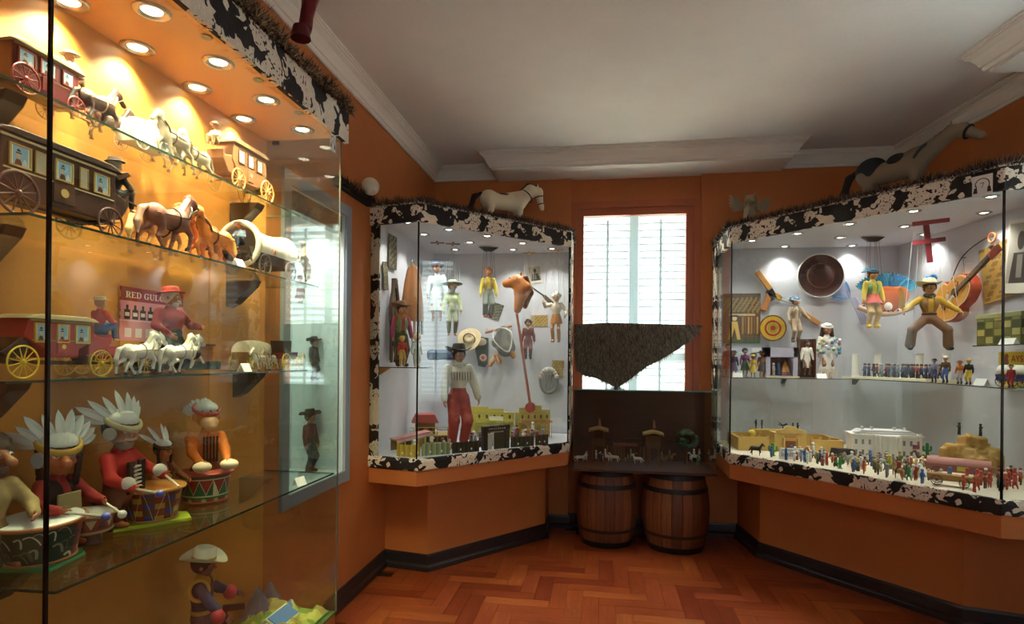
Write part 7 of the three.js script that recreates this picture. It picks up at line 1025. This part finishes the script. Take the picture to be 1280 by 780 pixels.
  { const z = -4.1, p = onZ(1161, 441, z), k = mpp(p), H = 96 * k / 1.12, t = thing('marionette', 'cowboy marionette with blue plumed hat, yellow shirt and wide leather chaps', 'marionette', p, -0.15), f = figure(t, { h: H, head: 1.35, skin: '#c98a5c', shirt: '#c69a2a', vest: '#8a6a3a', pants: '#7a5a48', flare: 0.03, scarf: '#26463c', hair: '#4a2a18', belt: '#26201c', boots: '#1c1816', hat: { type: 'cowboy', color: '#e6d2a4', w: 1.9, plume: '#4a90d8', band: '#4a90d8' }, pose: { rh: [-0.33, 0.62, 0.1], lh: [0.33, 0.6, 0.1], lf: [0.24, 0.07, 0], rf: [-0.24, 0.07, 0], knee: [1, 0, 0.4] } });
    const ctl = onZ(1160, 300, z).sub(p), R = (a, b, w) => bar(a, b, w, 4); const c = grp(t, 'control_cross', ctl.x, ctl.y - 0.01, 0); const cm = mat('#8c2c34', 0.5); part(c, 'bar_long', box(0.03, 0.27, 0.018).rotateZ(0.1), cm); part(c, 'bar_cross', box(0.2, 0.026, 0.018, 0.02, 0.12, 0.014).rotateZ(0.08), cm); part(c, 'bar_cross', box(0.18, 0.026, 0.018, 0.0, 0.0, 0.014).rotateZ(0.1), cm); strings(t, [V(f.head.x - f.R, f.head.y + f.R, 0), V(f.head.x + f.R, f.head.y + f.R, 0), ...f.hands, ...f.feet.map((q) => V(q.x * 0.8, q.y + 0.15, q.z))], ctl.y + 0.05, { x: ctl.x }, '#dcd8d0'); part(t, 'hanging_cord', bar([ctl.x, ctl.y + 0.1, 0], [ctl.x, 2.434 - p.y, 0], 0.002, 5), mat('#d8d4cc', 0.6)); }
  // guitar on the right wall
  hung('toy_guitar', 'red toy guitar with yellow painted front hung slanting on the side lining', 'guitar', onR(1196, 372, 0.115), RT, (t) => {
    const e = onR(1270, 296, 0.115).sub(t.position), ax = V(RD[0], 0, RD[1]), L = hypot(e.dot(ax), e.y), ang = Math.atan2(e.y, -e.dot(ax) * -1), g = t, roll = Math.atan2(e.y, V(cos(RT), 0, -sin(RT)).dot(e)); const q = new THREE.Quaternion().setFromEuler(new THREE.Euler(0, RT, 0)).multiply(new THREE.Quaternion().setFromEuler(new THREE.Euler(0, 0, roll))); t.quaternion.copy(q);
    const S = L / 0.62, o = []; for (let i = 0; i <= 40; i++) { const u = i / 40 * PI, x = -cos(u) * 0.2, w = 0.115 * sin(u) ** 0.6 * (1 + 0.22 * cos(2 * u + PI * 0.0) * -0.6 + (x < 0 ? 0.16 : -0.06)); o.push([x, max(0.001, w - 0.02 * Math.exp(-((x - 0.03) ** 2) / 0.003))]); } const pts = [...o, ...o.slice(1, -1).reverse().map(([x, y]) => [x, -y])].map(([x, y]) => [x * S, y * S]);
    part(t, 'body', extr(pts, 0.075 * S, 0.008), mat('#a83226', 0.25)); part(t, 'top', extr(pts.map(([x, y]) => [x * 0.93, y * 0.92]), 0.006 * S, 0.001).translate(0, 0, 0.04 * S), mat('#d99a4a', 0.3)); part(t, 'border', extr(pts, 0.004, 0.001, [pts.map(([x, y]) => [x * 0.95, y * 0.94]).reverse()]).translate(0, 0, 0.039 * S), mat('#e8c99a', 0.4)); part(t, 'sound_hole', cyl(0.036 * S, 0.036 * S, 0.004, 28).rotateX(PI / 2).translate(0.05 * S, 0, 0.044 * S), mat('#140e0c', 0.8));
    part(t, 'fretboard', box(0.34 * S, 0.034 * S, 0.018 * S, 0.26 * S, 0, 0.045 * S), mat('#4a3a34', 0.4)); for (let i = 0; i < 12; i++) part(t, 'fret', box(0.003 * S, 0.034 * S, 0.003, (0.12 + i * 0.025) * S, 0, 0.056 * S), mSteel); part(t, 'headstock', rbox(0.1 * S, 0.055 * S, 0.02 * S, 0.006, 0.48 * S, 0, 0.04 * S), mat('#b0442e', 0.35)); part(t, 'bridge', box(0.02 * S, 0.08 * S, 0.01 * S, -0.09 * S, 0, 0.048 * S), mat('#3a2018', 0.5)); for (let i = 0; i < 4; i++) part(t, 'guitar_string', bar([-0.09 * S, (i - 1.5) * 0.008 * S, 0.06 * S], [0.46 * S, (i - 1.5) * 0.006 * S, 0.06 * S], 0.0008, 4), mat('#cfc8b8', 0.3)); part(t, 'painted_rider', mini('rider', 1, 1).clone().scale(0.11, 0.11, 0.02).rotateZ(-roll).translate(-0.08 * S, -0.06 * S, 0.046 * S), vmat); part(t, 'painted_scroll', tor(0.018, 0.003, 16, 5).translate(0.1 * S, 0.05 * S, 0.046 * S), mat('#6a3418', 0.5)); part(t, 'wall_hook', bar([0.03 * S, 0, -0.03], [0.03 * S, 0, -0.09], 0.006, 6), mSteel);
  });
  hung('toy_bow', 'thin bow with cord arched above the red guitar', 'toy bow', onR(1202, 322, 0.05), RT, (t) => { const P = (px, py) => t.worldToLocal(onR(px, py, 0.05)); t.updateMatrixWorld(true); part(t, 'bow_limb', tube([P(1186, 358), P(1203, 321), P(1232, 298), P(1242, 295)], 0.004, 24, 6), mat('#4a3a2c', 0.5)); part(t, 'bow_tip', tor(0.03, 0.006, 16, 6).translate(P(1240, 297).x, P(1240, 297).y, 0), mat('#b5622c', 0.5)); part(t, 'cord', bar(P(1204, 322), P(1206, 345), 0.0015, 5), mat('#6a6258', 0.7)); part(t, 'pin', bar([0, 0, 0], [0, 0, -0.03], 0.004, 5), mSteel); });
  flatPic('paper_poster', 'tattered cream paper poster pinned beside the guitar neck', 'poster', onR(1259, 335, 0.03), 0.42, 0.36, leafTex, RT, 0.15).material = new THREE.MeshStandardMaterial({ color: '#e6d9b4', map: leafTex, roughness: 0.8 });
  flatPic('paper_poster', 'cream printed poster by the edge of the side lining', 'poster', onR(1276, 320, 0.04), 0.22, 0.44, photoTex, RT, -0.1);
  { const boxTex = canvasTex(192, 160, (c, w, h) => { c.fillStyle = '#55582c'; c.fillRect(0, 0, w, h); for (let j = 0; j < 4; j++) for (let i = 0; i < 5; i++) { c.fillStyle = ['#8a8a44', '#3d4a24', '#b0a45c', '#6a6a34'][(i * 3 + j) % 4]; c.fillRect(i * 38 + 4, j * 38 + 4, 32, 32); } }); const a = V(2.36, YU, -3.86); const t = thing('game_box', 'olive green patterned toy box on the small upper glass shelf', 'toy box', a, RT); part(t, 'carton', rbox(0.34, 0.19, 0.09, 0.003, 0, 0.095, 0), pm(boxTex)); part(t, 'lid', rbox(0.345, 0.03, 0.095, 0.003, 0, 0.175, 0), mat('#8a8a58', 0.6)); const t2 = thing('game_box', 'flat green and red toy box with picture lid on the small upper glass shelf', 'toy box', V(2.4, YU, -3.42), RT); part(t2, 'carton', rbox(0.4, 0.16, 0.07, 0.003, 0, 0.08, 0), pm(boxTex)); part(t2, 'red_band', rbox(0.41, 0.025, 0.074, 0.003, 0, 0.165, 0), mat('#a8485c', 0.6)); one('label_card', card(0.11, 0.04), mCard, 'white label card before the olive toy box', 'card', V(2.29, YU, -3.72), RT); }
  // parade platform: columns and soldiers
  { const pz = -4.72, a = V(2.08, YS, -4.72), q = thing('parade_base', 'long cream board with four white columns under the toy soldiers', 'toy base', V(2.13, YS, -4.62), 0); const bd = [[1068, 470], [1075, 477], [1160, 478.5], [1160, 473], [1150, 469]]; const pts = [[1.9, -5.02], [1.985, -4.955], [2.215, -4.42], [2.42, -4.42], [2.34, -5.1]].map(([x, z]) => [x - 2.13, z + 4.62]); part(q, 'board', prism(pts, 0, 0.016), mat('#e8dcbc', 0.6)); for (const [x, z] of [[-0.12, -0.42], [0.0, -0.32], [0.15, -0.02], [0.24, 0.15]]) { const c = grp(q, 'column', x, 0.016, z); part(c, 'shaft', cyl(0.024, 0.026, 0.17, 16, 0, 0.085, 0), mat('#efe9da', 0.5)); part(c, 'capital', cyl(0.028, 0.025, 0.012, 16, 0, 0.175, 0), mat('#efe9da', 0.5)); }
    let n = 0; for (let i = 0; i < 8; i++) for (let j = 0; j < 5; j++) { const u = (i + 0.5) / 8, v = (j + 0.5) / 5, x0 = 1.975 + 0.24 * u, z0 = -4.96 + 0.52 * u, p = V(x0 + 0.03 + v * 0.17 + rr(-0.008, 0.008), YS + 0.0175, z0 - v * 0.05 + rr(-0.008, 0.008)); if ([[2.01, -5.04], [2.13, -4.94], [2.28, -4.64], [2.37, -4.47]].some(([x, z]) => hypot(p.x - x, p.z - z) < 0.042)) continue; const kd = pick(['walk', 'stand', 'aim']), pl = pick([2, 2, 2, 8, 7, 0]); addMini('toy_soldier', kd, pl, 0, p, 0.1, rr(2.2, 3.6), miniLabel(kd, pl, 0, 'in the ranks on the cream parade board').replace('figure', 'soldier'), 'toy soldiers on the parade board'); n++; } }
  // larger figures on the shelf
  [[1168, -4.3, 'crouching toy figure in white and blue aiming a rifle', { shirt: '#8d97b4', pants: '#3a4668', hat: { type: 'brim', color: '#3a2c24' } }, 0.15], [1182, -4.2, 'toy figure in brown shirt and blue trousers with staff', { shirt: '#5a4438', pants: '#3d5f9a', hat: { type: 'brim', color: '#d8d2c4' } }, 0.165], [1200, -4.05, 'toy figure in orange coat and cap on the shelf', { shirt: '#d8762a', pants: '#b9a8a0', hat: { type: 'brim', color: '#c8642a' } }, 0.14], [1211, -3.96, 'toy figure in black and yellow with straw hat', { shirt: '#2c2a26', pants: '#cfae3a', hat: { type: 'brim', color: '#d8b56a' } }, 0.15], [1264, -3.56, 'toy figure in red with black hat at the end of the shelf', { shirt: '#a8242c', pants: '#a8242c', hat: { type: 'brim', color: '#1c1a1a' } }, 0.12]].forEach(([px, z, l, o, h]) => { const p = onZ(px, 475, z); const t = thing('toy_cowboy', l, 'figurine', V(min(p.x, atR(z) - 0.1), YS, z), -0.9); figure(t, { cell: 0.025, head: 1.3, h, eyes: false, boots: '#2a201a', ...o }); });
  { const tex = canvasTex(256, 192, (c, w, h) => { c.fillStyle = '#e0bf1e'; c.fillRect(0, 0, w, h); c.fillStyle = '#a8281e'; c.font = 'bold 50px sans-serif'; c.fillText('AYSE', 96, 58); c.fillStyle = '#7a5a14'; c.fillRect(110, 82, 96, 5); c.fillStyle = '#7a3a1c'; c.beginPath(); c.ellipse(50, 70, 26, 40, 0.2, 0, 7); c.fill(); c.beginPath(); c.ellipse(60, 26, 16, 16, 0, 0, 7); c.fill(); }); const m = one('yellow_box', new THREE.BoxGeometry(0.26, 0.2, 0.02), pm(tex), 'yellow toy carton lettered in red behind the blue wagon', 'toy box', V(2.46, YS + 0.1, -3.92), RT); m.position.y = YS + 0.1035; m.rotation.set(-0.0, RT, 0, 'YXZ'); }
  { const t = thing('covered_wagon', 'small white canopied toy wagon with blue bed on the shelf of cabinet 7', 'toy wagon', V(2.3, YS, -3.68), RT + 0.25); part(t, 'canvas', new THREE.CylinderGeometry(0.04, 0.04, 0.15, 20, 1, false, -PI * 0.55, PI * 1.1).rotateX(-PI / 2).rotateY(PI / 2).translate(0, 0.085, 0), mat('#ece6d8', 0.7, 0, { side: THREE.DoubleSide })); part(t, 'bed', extr([[-0.075, 0.035], [0.1, 0.035], [0.12, 0.07], [-0.085, 0.07]], 0.07, 0.003), mat('#2c4592', 0.4)); for (const x of [-0.05, 0.07]) for (const s of [-1, 1]) wheel(t, 0.03, x, 0.031, s * 0.042, '#3a2a22', 8); part(t, 'shaft', bar([0.1, 0.045, 0], [0.19, 0.05, 0], 0.003, 5), mat('#4a3a2c', 0.6)); const h = thing('toy_horse', 'tiny dark toy horse before the blue-bedded wagon', 'toy horse', V(2.29, YS, -3.52), -PI / 2 + 0.1); horse(h, { h: 0.06, pose: 'trot', coat: '#3a302c', mane: '#1a1412' }); const mh = thing('pink_hat_bust', 'small bust with pink domed hat behind the blue wagon', 'figurine', V(2.45, YS, -3.68), -1); part(mh, 'bust', new SD(0.006, 0.015).ell([0, 0.045, 0], [0.045, 0.045, 0.035]).ell([0, 0.12, 0], [0.03, 0.036, 0.034]).build(), mat('#6a3c2c', 0.6)); part(mh, 'hat', lathe([[0.055, 0.135], [0.056, 0.14], [0.042, 0.145], [0.04, 0.17], [0.02, 0.188], [0, 0.19]], 24), mat('#dba8a0', 0.6)); one('label_card', card(0.09, 0.045), mCard, 'white folded label card before the yellow riders on the shelf', 'card', V(2.235, YS, -3.86), RT); }
  // ---- floor of the cabinet
  const F = (px, py) => onY(px, py, Y7);
  { const A = F(928, 566), B = F(1052, 566), L = B.x - A.x, t = thing('toy_fort', 'tan toy mission fort lettered ALAMO with walled courtyard', 'toy building', V(A.x, Y7, -4.6)), m = mat('#c9a55c', 0.75), m2 = mat('#b8924c', 0.75), h = 0.13; part(t, 'front_wall', box(L * 0.3, h * 0.75, 0.02, L * 0.15, h * 0.375, 0), m); part(t, 'front_wall', box(L * 0.3, h * 0.7, 0.02, L * 0.85, h * 0.35, 0), m); part(t, 'side_wall', box(0.02, h * 0.7, 0.36, 0.01, h * 0.35, -0.18), m2); part(t, 'side_wall', box(0.02, h * 0.7, 0.36, L - 0.01, h * 0.35, -0.18), m2); part(t, 'chapel', box(L * 0.3, h * 1.05, 0.16, L * 0.5, h * 0.525, -0.06), m); part(t, 'barracks', box(L * 0.34, h * 1.0, 0.12, L * 0.4, h * 0.5, -0.28), m2); part(t, 'back_wall', box(L, h * 0.7, 0.02, L / 2, h * 0.35, -0.36), m2); part(t, 'parapet', extr([[-0.1, 0], [0.1, 0], [0.1, 0.02], [0.05, 0.03], [0.03, 0.05], [-0.03, 0.05], [-0.05, 0.03], [-0.1, 0.02]], 0.02, 0.002).translate(L * 0.5, h * 1.05, 0.02), m); part(t, 'gateway', box(0.07, 0.08, 0.004, L * 0.5, 0.04, 0.022), mat('#7a4a26', 0.6)); for (const s of [-1, 1]) part(t, 'pillar', cyl(0.008, 0.01, 0.1, 8, L * 0.5 + s * 0.05, 0.05, 0.026), m); { const np = part(t, 'name_plate', new THREE.BoxGeometry(0.12, 0.03, 0.003), pm(canvasTex(256, 64, (c) => { c.fillStyle = '#c9a55c'; c.fillRect(0, 0, 256, 64); c.fillStyle = '#b23a2c'; c.font = 'bold 52px sans-serif'; c.textAlign = 'center'; c.fillText('ALAMO', 128, 51); }))); np.position.set(L * 0.5, 0.112, 0.0225); } for (const x of [0.38, 0.62]) part(t, 'red_door', box(0.022, 0.05, 0.003, L * x, 0.03, 0.012), mat('#a8432e', 0.6)); for (let i = 0; i < 12; i++) part(t, 'merlon', box(0.014, 0.012, 0.018, L * (i + 0.5) / 12, (i > 3 && i < 8 ? 1.05 : 0.74) * h + 0.005, 0), m); part(t, 'cactus_dome', ell(0.03, 0.03, 0.03, L * 0.2, h * 0.8, -0.2), mat('#d8b84a', 0.7));
    [[0.27, -0.28], [0.33, -0.28], [0.55, -0.05], [0.6, -0.06]].forEach(([x, z], i) => addMini('toy_figure', pick(['aim', 'wave']), 8, 0, V(A.x + L * x, Y7 + (i < 2 ? h * 1.0 : h * 1.05) + 0.001, -4.6 + z), 0.07, rr(0, 6), 'tiny black figure standing on the roof of the tan fort', 'black figures on the fort roof')); const cr = thing('toy_palm', 'tiny black palm tree on the fort chapel roof', 'toy tree', V(A.x + L * 0.45, Y7 + h * 1.05 + 0.001, -4.64)); part(cr, 'palm', merge([0, 1, 2, 3, 4, 5].map((i) => bar([0, 0.05, 0], [cos(i) * 0.035, 0.06 + 0.012 * sin(i * 2), sin(i) * 0.035], 0.004, 5)).concat([bar([0, 0, 0], [0, 0.055, 0], 0.004, 5)])), mat('#22231f', 0.7)); }
  { const tex = canvasTex(192, 96, (c, w, h) => { c.fillStyle = '#ebe8e6'; c.fillRect(0, 0, w, h); c.fillStyle = '#5a5a5e'; for (let i = 0; i < 14; i++) c.fillRect(14 + i * 12, 34 + (i % 3) * 6, 6, 40 - (i % 3) * 6); c.fillRect(14, 16, 90, 6); }); const m = one('picture_sign', new THREE.BoxGeometry(0.16, 0.075, 0.012), pm(tex), 'white sign with grey group picture before the tan fort', 'sign', F(989, 574)); m.position.y = Y7 + 0.0385; m.rotation.set(0, 0.1, 0); }
  { const A = F(1073, 575), B = F(1148, 575), L = 0.42, t = thing('toy_mansion', 'white toy presidential mansion with columns and flat balustraded roof', 'toy building', V(1.75, Y7, -4.42), -0.12), w = mat('#efe9e2', 0.5), h = 0.2; part(t, 'main_block', box(L, h * 0.8, 0.16, L / 2, h * 0.4, -0.08), w); part(t, 'cornice', box(L + 0.02, 0.012, 0.18, L / 2, h * 0.8, -0.08), w); part(t, 'roof', extr([[0.02, 0], [L - 0.02, 0], [L - 0.06, 0.025], [0.06, 0.025]], 0.14, 0.002).translate(0, h * 0.83, -0.08), mat('#c4c2c0', 0.6)); part(t, 'portico', cyl(0.07, 0.07, h * 0.8, 24, L / 2, h * 0.4, 0), w); part(t, 'portico_roof', cyl(0.078, 0.078, 0.012, 24, L / 2, h * 0.8, 0), w); for (let i = 0; i < 7; i++) { const a = -1.2 + i * 0.4; part(t, 'column', cyl(0.006, 0.007, h * 0.78, 8, L / 2 + sin(a) * 0.08, h * 0.39, cos(a) * 0.08), w); } for (let r = 0; r < 2; r++) for (let i = 0; i < 10; i++) { const x = (i + 0.5) * L / 10; if (abs(x - L / 2) < 0.075) continue; part(t, 'window', box(0.014, 0.034, 0.003, x, h * (0.2 + r * 0.36), 0.0015), mat('#7d7f86', 0.3)); part(t, 'window_hood', box(0.02, 0.004, 0.006, x, h * (0.2 + r * 0.36) + 0.022, 0.002), w); } for (let i = 0; i < 30; i++) part(t, 'baluster', box(0.004, 0.014, 0.004, 0.008 + i * (L - 0.016) / 29, h * 0.86, 0.006), w); part(t, 'rail', box(L, 0.004, 0.006, L / 2, h * 0.9, 0.006), w); for (const x of [0.08, 0.14, 0.28, 0.34]) part(t, 'chimney', box(0.016, 0.03, 0.02, x, h * 0.98, -0.08), w); part(t, 'flagpole', bar([L * 0.84, 0, 0.04], [L * 0.84, 0.11, 0.04], 0.002, 5), mSteel); const fl = part(t, 'flag', box(0.04, 0.028, 0.002, L * 0.84 + 0.02, 0.095, 0.04), mat('#b23a3c', 0.6)); part(fl, 'flag_canton', box(0.018, 0.014, 0.0025, L * 0.84 + 0.01, 0.102, 0.04), mat('#2a3c7a', 0.6)); part(t, 'lawn', box(L + 0.04, 0.006, 0.04, L / 2, 0.003, 0.1), mat('#d8cda8', 0.8)); }
  { const g = new SD(0.011, 0.008); for (let i = 0; i < 80; i++) { const a = rnd() * 6.28, r = sqrt(rnd()) * 0.12, y = max(0.01, 0.15 - r * 0.95 + rr(-0.03, 0.02)); g.rb([cos(a) * r * 1.3, y * 0.6, sin(a) * r * 0.7], [rr(0.02, 0.05), y * 0.6 + rr(0, 0.03), rr(0.015, 0.04)], 0.006, pick(['#b8904e', '#c79f5c', '#a57e40', '#d0ab6c']), { rot: [rr(-0.15, 0.15), rr(0, 3), rr(-0.15, 0.15)], k: 0.005 }); } g.ell([-0.05, 0.04, 0.11], [0.045, 0.05, 0.05], null, { neg: true, k: 0.01 }); const rt = new THREE.MeshStandardMaterial({ vertexColors: true, roughness: 0.9 }); const t = one('toy_rock_hill', g.build(), rt, 'layered tan toy rock hill with cave on the cabinet floor', 'toy landscape', V(2.27, Y7, -4.0), -0.8); ground(t, Y7); const b = new THREE.Box3().setFromObject(t, true); for (const [x, z] of [[2.21, -4.03], [2.3, -3.98]]) addMini('toy_figure', 'aim', 8, 0, V(x, b.max.y - 0.012, z), 0.075, rr(0, 6), 'tiny black rifleman on top of the tan rock hill', 'black riflemen on the rock hill'); }
  const cactus = (px, py, h, c, l) => { const t = thing('toy_cactus', l, 'toy cactus', F(px, py)); part(t, 'stem', new THREE.CapsuleGeometry(h * 0.12, h * 0.8, 4, 10).translate(0, h * 0.5, 0), mat(c, 0.6)); for (const s of [-1, 1]) part(t, 'arm', tube([[0, h * 0.4, 0], [s * h * 0.25, h * 0.42, 0], [s * h * 0.28, h * 0.75, 0]], h * 0.075, 10, 7), mat(c, 0.6)); part(t, 'foot', cyl(h * 0.2, h * 0.22, h * 0.05, 12, 0, h * 0.025, 0), mat(c, 0.6)); };
  cactus(966, 570, 0.09, '#3f9a3c', 'green toy cactus in front of the tan fort'); cactus(1050, 586, 0.075, '#2f8a4c', 'green toy cactus before the black cart'); cactus(1194, 582, 0.13, '#4a8a44', 'tall green toy cactus beside the rock hill'); cactus(1159, 570, 0.09, '#1f7a44', 'dark green toy cactus beside the white mansion');
  { const t = thing('toy_cart', 'pink-topped long toy wagon on the cabinet floor', 'toy cart', F(1198, 596), -0.55); part(t, 'bed', extr([[-0.15, 0.03], [0.15, 0.03], [0.16, 0.075], [-0.16, 0.075]], 0.07, 0.003), mat('#9a5a54', 0.5)); part(t, 'tilt', new THREE.CylinderGeometry(0.038, 0.038, 0.3, 18, 1, false, -PI / 2, PI).rotateX(-PI / 2).rotateY(PI / 2).translate(0, 0.07, 0), mat('#c08078', 0.6)); part(t, 'emblem_plate', box(0.05, 0.025, 0.003, 0.02, 0.052, 0.037), mat('#c9b23c', 0.5)); for (const x of [-0.1, 0.1]) for (const s of [-1, 1]) wheel(t, 0.028, x, 0.029, s * 0.042, '#5a3a2a', 8); }
  { const t = thing('toy_cart', 'black toy field cart near the white mansion', 'toy cart', F(1052, 576), 0.5); part(t, 'bed', extr([[-0.08, 0.03], [0.1, 0.04], [0.08, 0.075], [-0.06, 0.085]], 0.06, 0.003), mat('#2a2726', 0.6)); for (const s of [-1, 1]) { wheel(t, 0.03, -0.04, 0.031, s * 0.036, '#6a625a', 8); wheel(t, 0.03, 0.06, 0.031, s * 0.036, '#6a625a', 8); } }
  { const t = thing('toy_wagon', 'open brown toy wagon with two wheels before the pink-topped wagon', 'toy wagon', F(1188, 607), -0.5); part(t, 'bed', extr([[-0.09, 0.03], [0.09, 0.03], [0.1, 0.055], [-0.1, 0.06]], 0.06, 0.003), mat('#a5743c', 0.6)); for (const s of [-1, 1]) { wheel(t, 0.028, -0.06, 0.029, s * 0.036, '#2a2422', 8); wheel(t, 0.024, 0.06, 0.025, s * 0.036, '#2a2422', 8); } }
  { const t = thing('toy_canoe', 'yellow toy canoe lying on the cabinet floor', 'toy canoe', F(1138, 583), -0.2); part(t, 'hull', new SD(0.006, 0.01).ell([0, 0.02, 0], [0.09, 0.022, 0.026]).ell([0, 0.035, 0], [0.075, 0.018, 0.018], null, { neg: true, k: 0.004 }).build(), mat('#c9a42e', 0.5)); part(t, 'seat', box(0.03, 0.004, 0.036, 0, 0.028, 0), mat('#a5842a', 0.6)); const w2 = thing('toy_tent', 'white toy tent near the pink-topped wagon', 'toy tent', F(1150, 594), 0.3); part(w2, 'cloth', new THREE.ConeGeometry(0.05, 0.075, 5).translate(0, 0.0375, 0), mat('#e2dcd8', 0.8)); part(w2, 'pole', bar([0, 0.06, 0], [0, 0.095, 0], 0.003, 5), mat('#6a4a2c', 0.7)); const dk = thing('toy_horse', 'dark brown toy horse grazing by the white mansion', 'toy horse', F(1153, 580), 2.6); horse(dk, { h: 0.06, pose: 'stand', coat: '#3f3a34', mane: '#1f1a17', saddle: '#6a4a2c' }); const sd2 = thing('sand_mound', 'pale sand mound near the white mansion', 'toy landscape', F(1152, 582)); part(sd2, 'mound', new SD(0.01, 0.02).ell([0, 0.0, 0], [0.09, 0.045, 0.06]).ell([0.06, 0, 0.02], [0.05, 0.03, 0.04]).rb([0, -0.1, 0], [0.3, 0.1, 0.3], 0.001, null, { neg: true, k: 0 }).build(), mat('#d8c48c', 0.9)); }
  takeBoxes(); const LB = [['tiny coloured plastic figure on the sandy floor of cabinet 7', 'plastic figures on the cabinet 7 floor'], ['tiny mounted plastic figure on the sandy floor of cabinet 7', 'mounted figures on the cabinet 7 floor'], ['tiny red plastic figure in the crowd before the rock hill', 'red figures before the rock hill']], red = [];
  const spots = []; for (let i = 0; i < 1500 && spots.length < 165; i++) {
    const px = i < 260 ? rr(1200, 1278) : rr(922, 1215), lo = 569 + max(0, px - 950) * 0.06, hi = 564 + (px - 912) * 0.178, py = px > 1200 ? rr(586, min(616, hi)) : rr(lo, max(lo + 2, hi - 1)), p = F(px, py);
    const q = (p.x - J7[0]) * (R7[1] - J7[1]) - (p.z - J7[1]) * (R7[0] - J7[0]), near = px > 1200, r = rnd() < 0.3;
    if (q < 0.1 || p.x > atR(p.z) - 0.07 || p.z > -3.27 || p.z < -4.55 || !freeSpot(p, r ? 0.044 : 0.019, 0.09)) continue;
    p.setY(Y7); spots.push(p); const kd = r ? pick(['rider', 'rider', 'nag']) : pick(['walk', 'stand', 'aim', 'kneel', 'wave']), pl = near ? pick([9, 9, 4, 0, 9]) : pick([0, 1, 2, 3, 4, 5, 6, 7, 9, 10, 11, 12, 12, 6]), ct = r ? floor(rr(0, 6)) : 0, m = addMini(kd === 'nag' ? 'toy_horse' : r ? 'toy_horseman' : 'toy_figure', kd, pl, ct, p, r ? 0.098 : 0.08, rr(0, 6.28), miniLabel(kd, pl, ct, near ? 'in the crowd below the rock hill' : 'on the sandy cabinet floor'), r ? LB[1][1] : near ? LB[2][1] : LB[0][1]);
    BOXES.push(new THREE.Box3().setFromObject(m));
  }
}
// set every loose thing down on the surface it stands on
for (const t of [...scene.children]) {
  if (!t.userData.category || t.userData.grounded || /cabinet|showcase|pelt|trim|shrub|case$/.test(t.userData.category)) continue;
  for (const y of [S1.y, SS2.y, S3.y, S4.y, S5.y, ...(typeof RESTS === 'undefined' ? [] : RESTS)]) if (abs(t.position.y - y) < 0.004) { ground(t, y); break; }
}
scene.traverse((o) => { if (o.isMesh) { o.castShadow = !(o.material.transmission > 0.6); o.receiveShadow = true; } });
renderer.render(scene, camera);
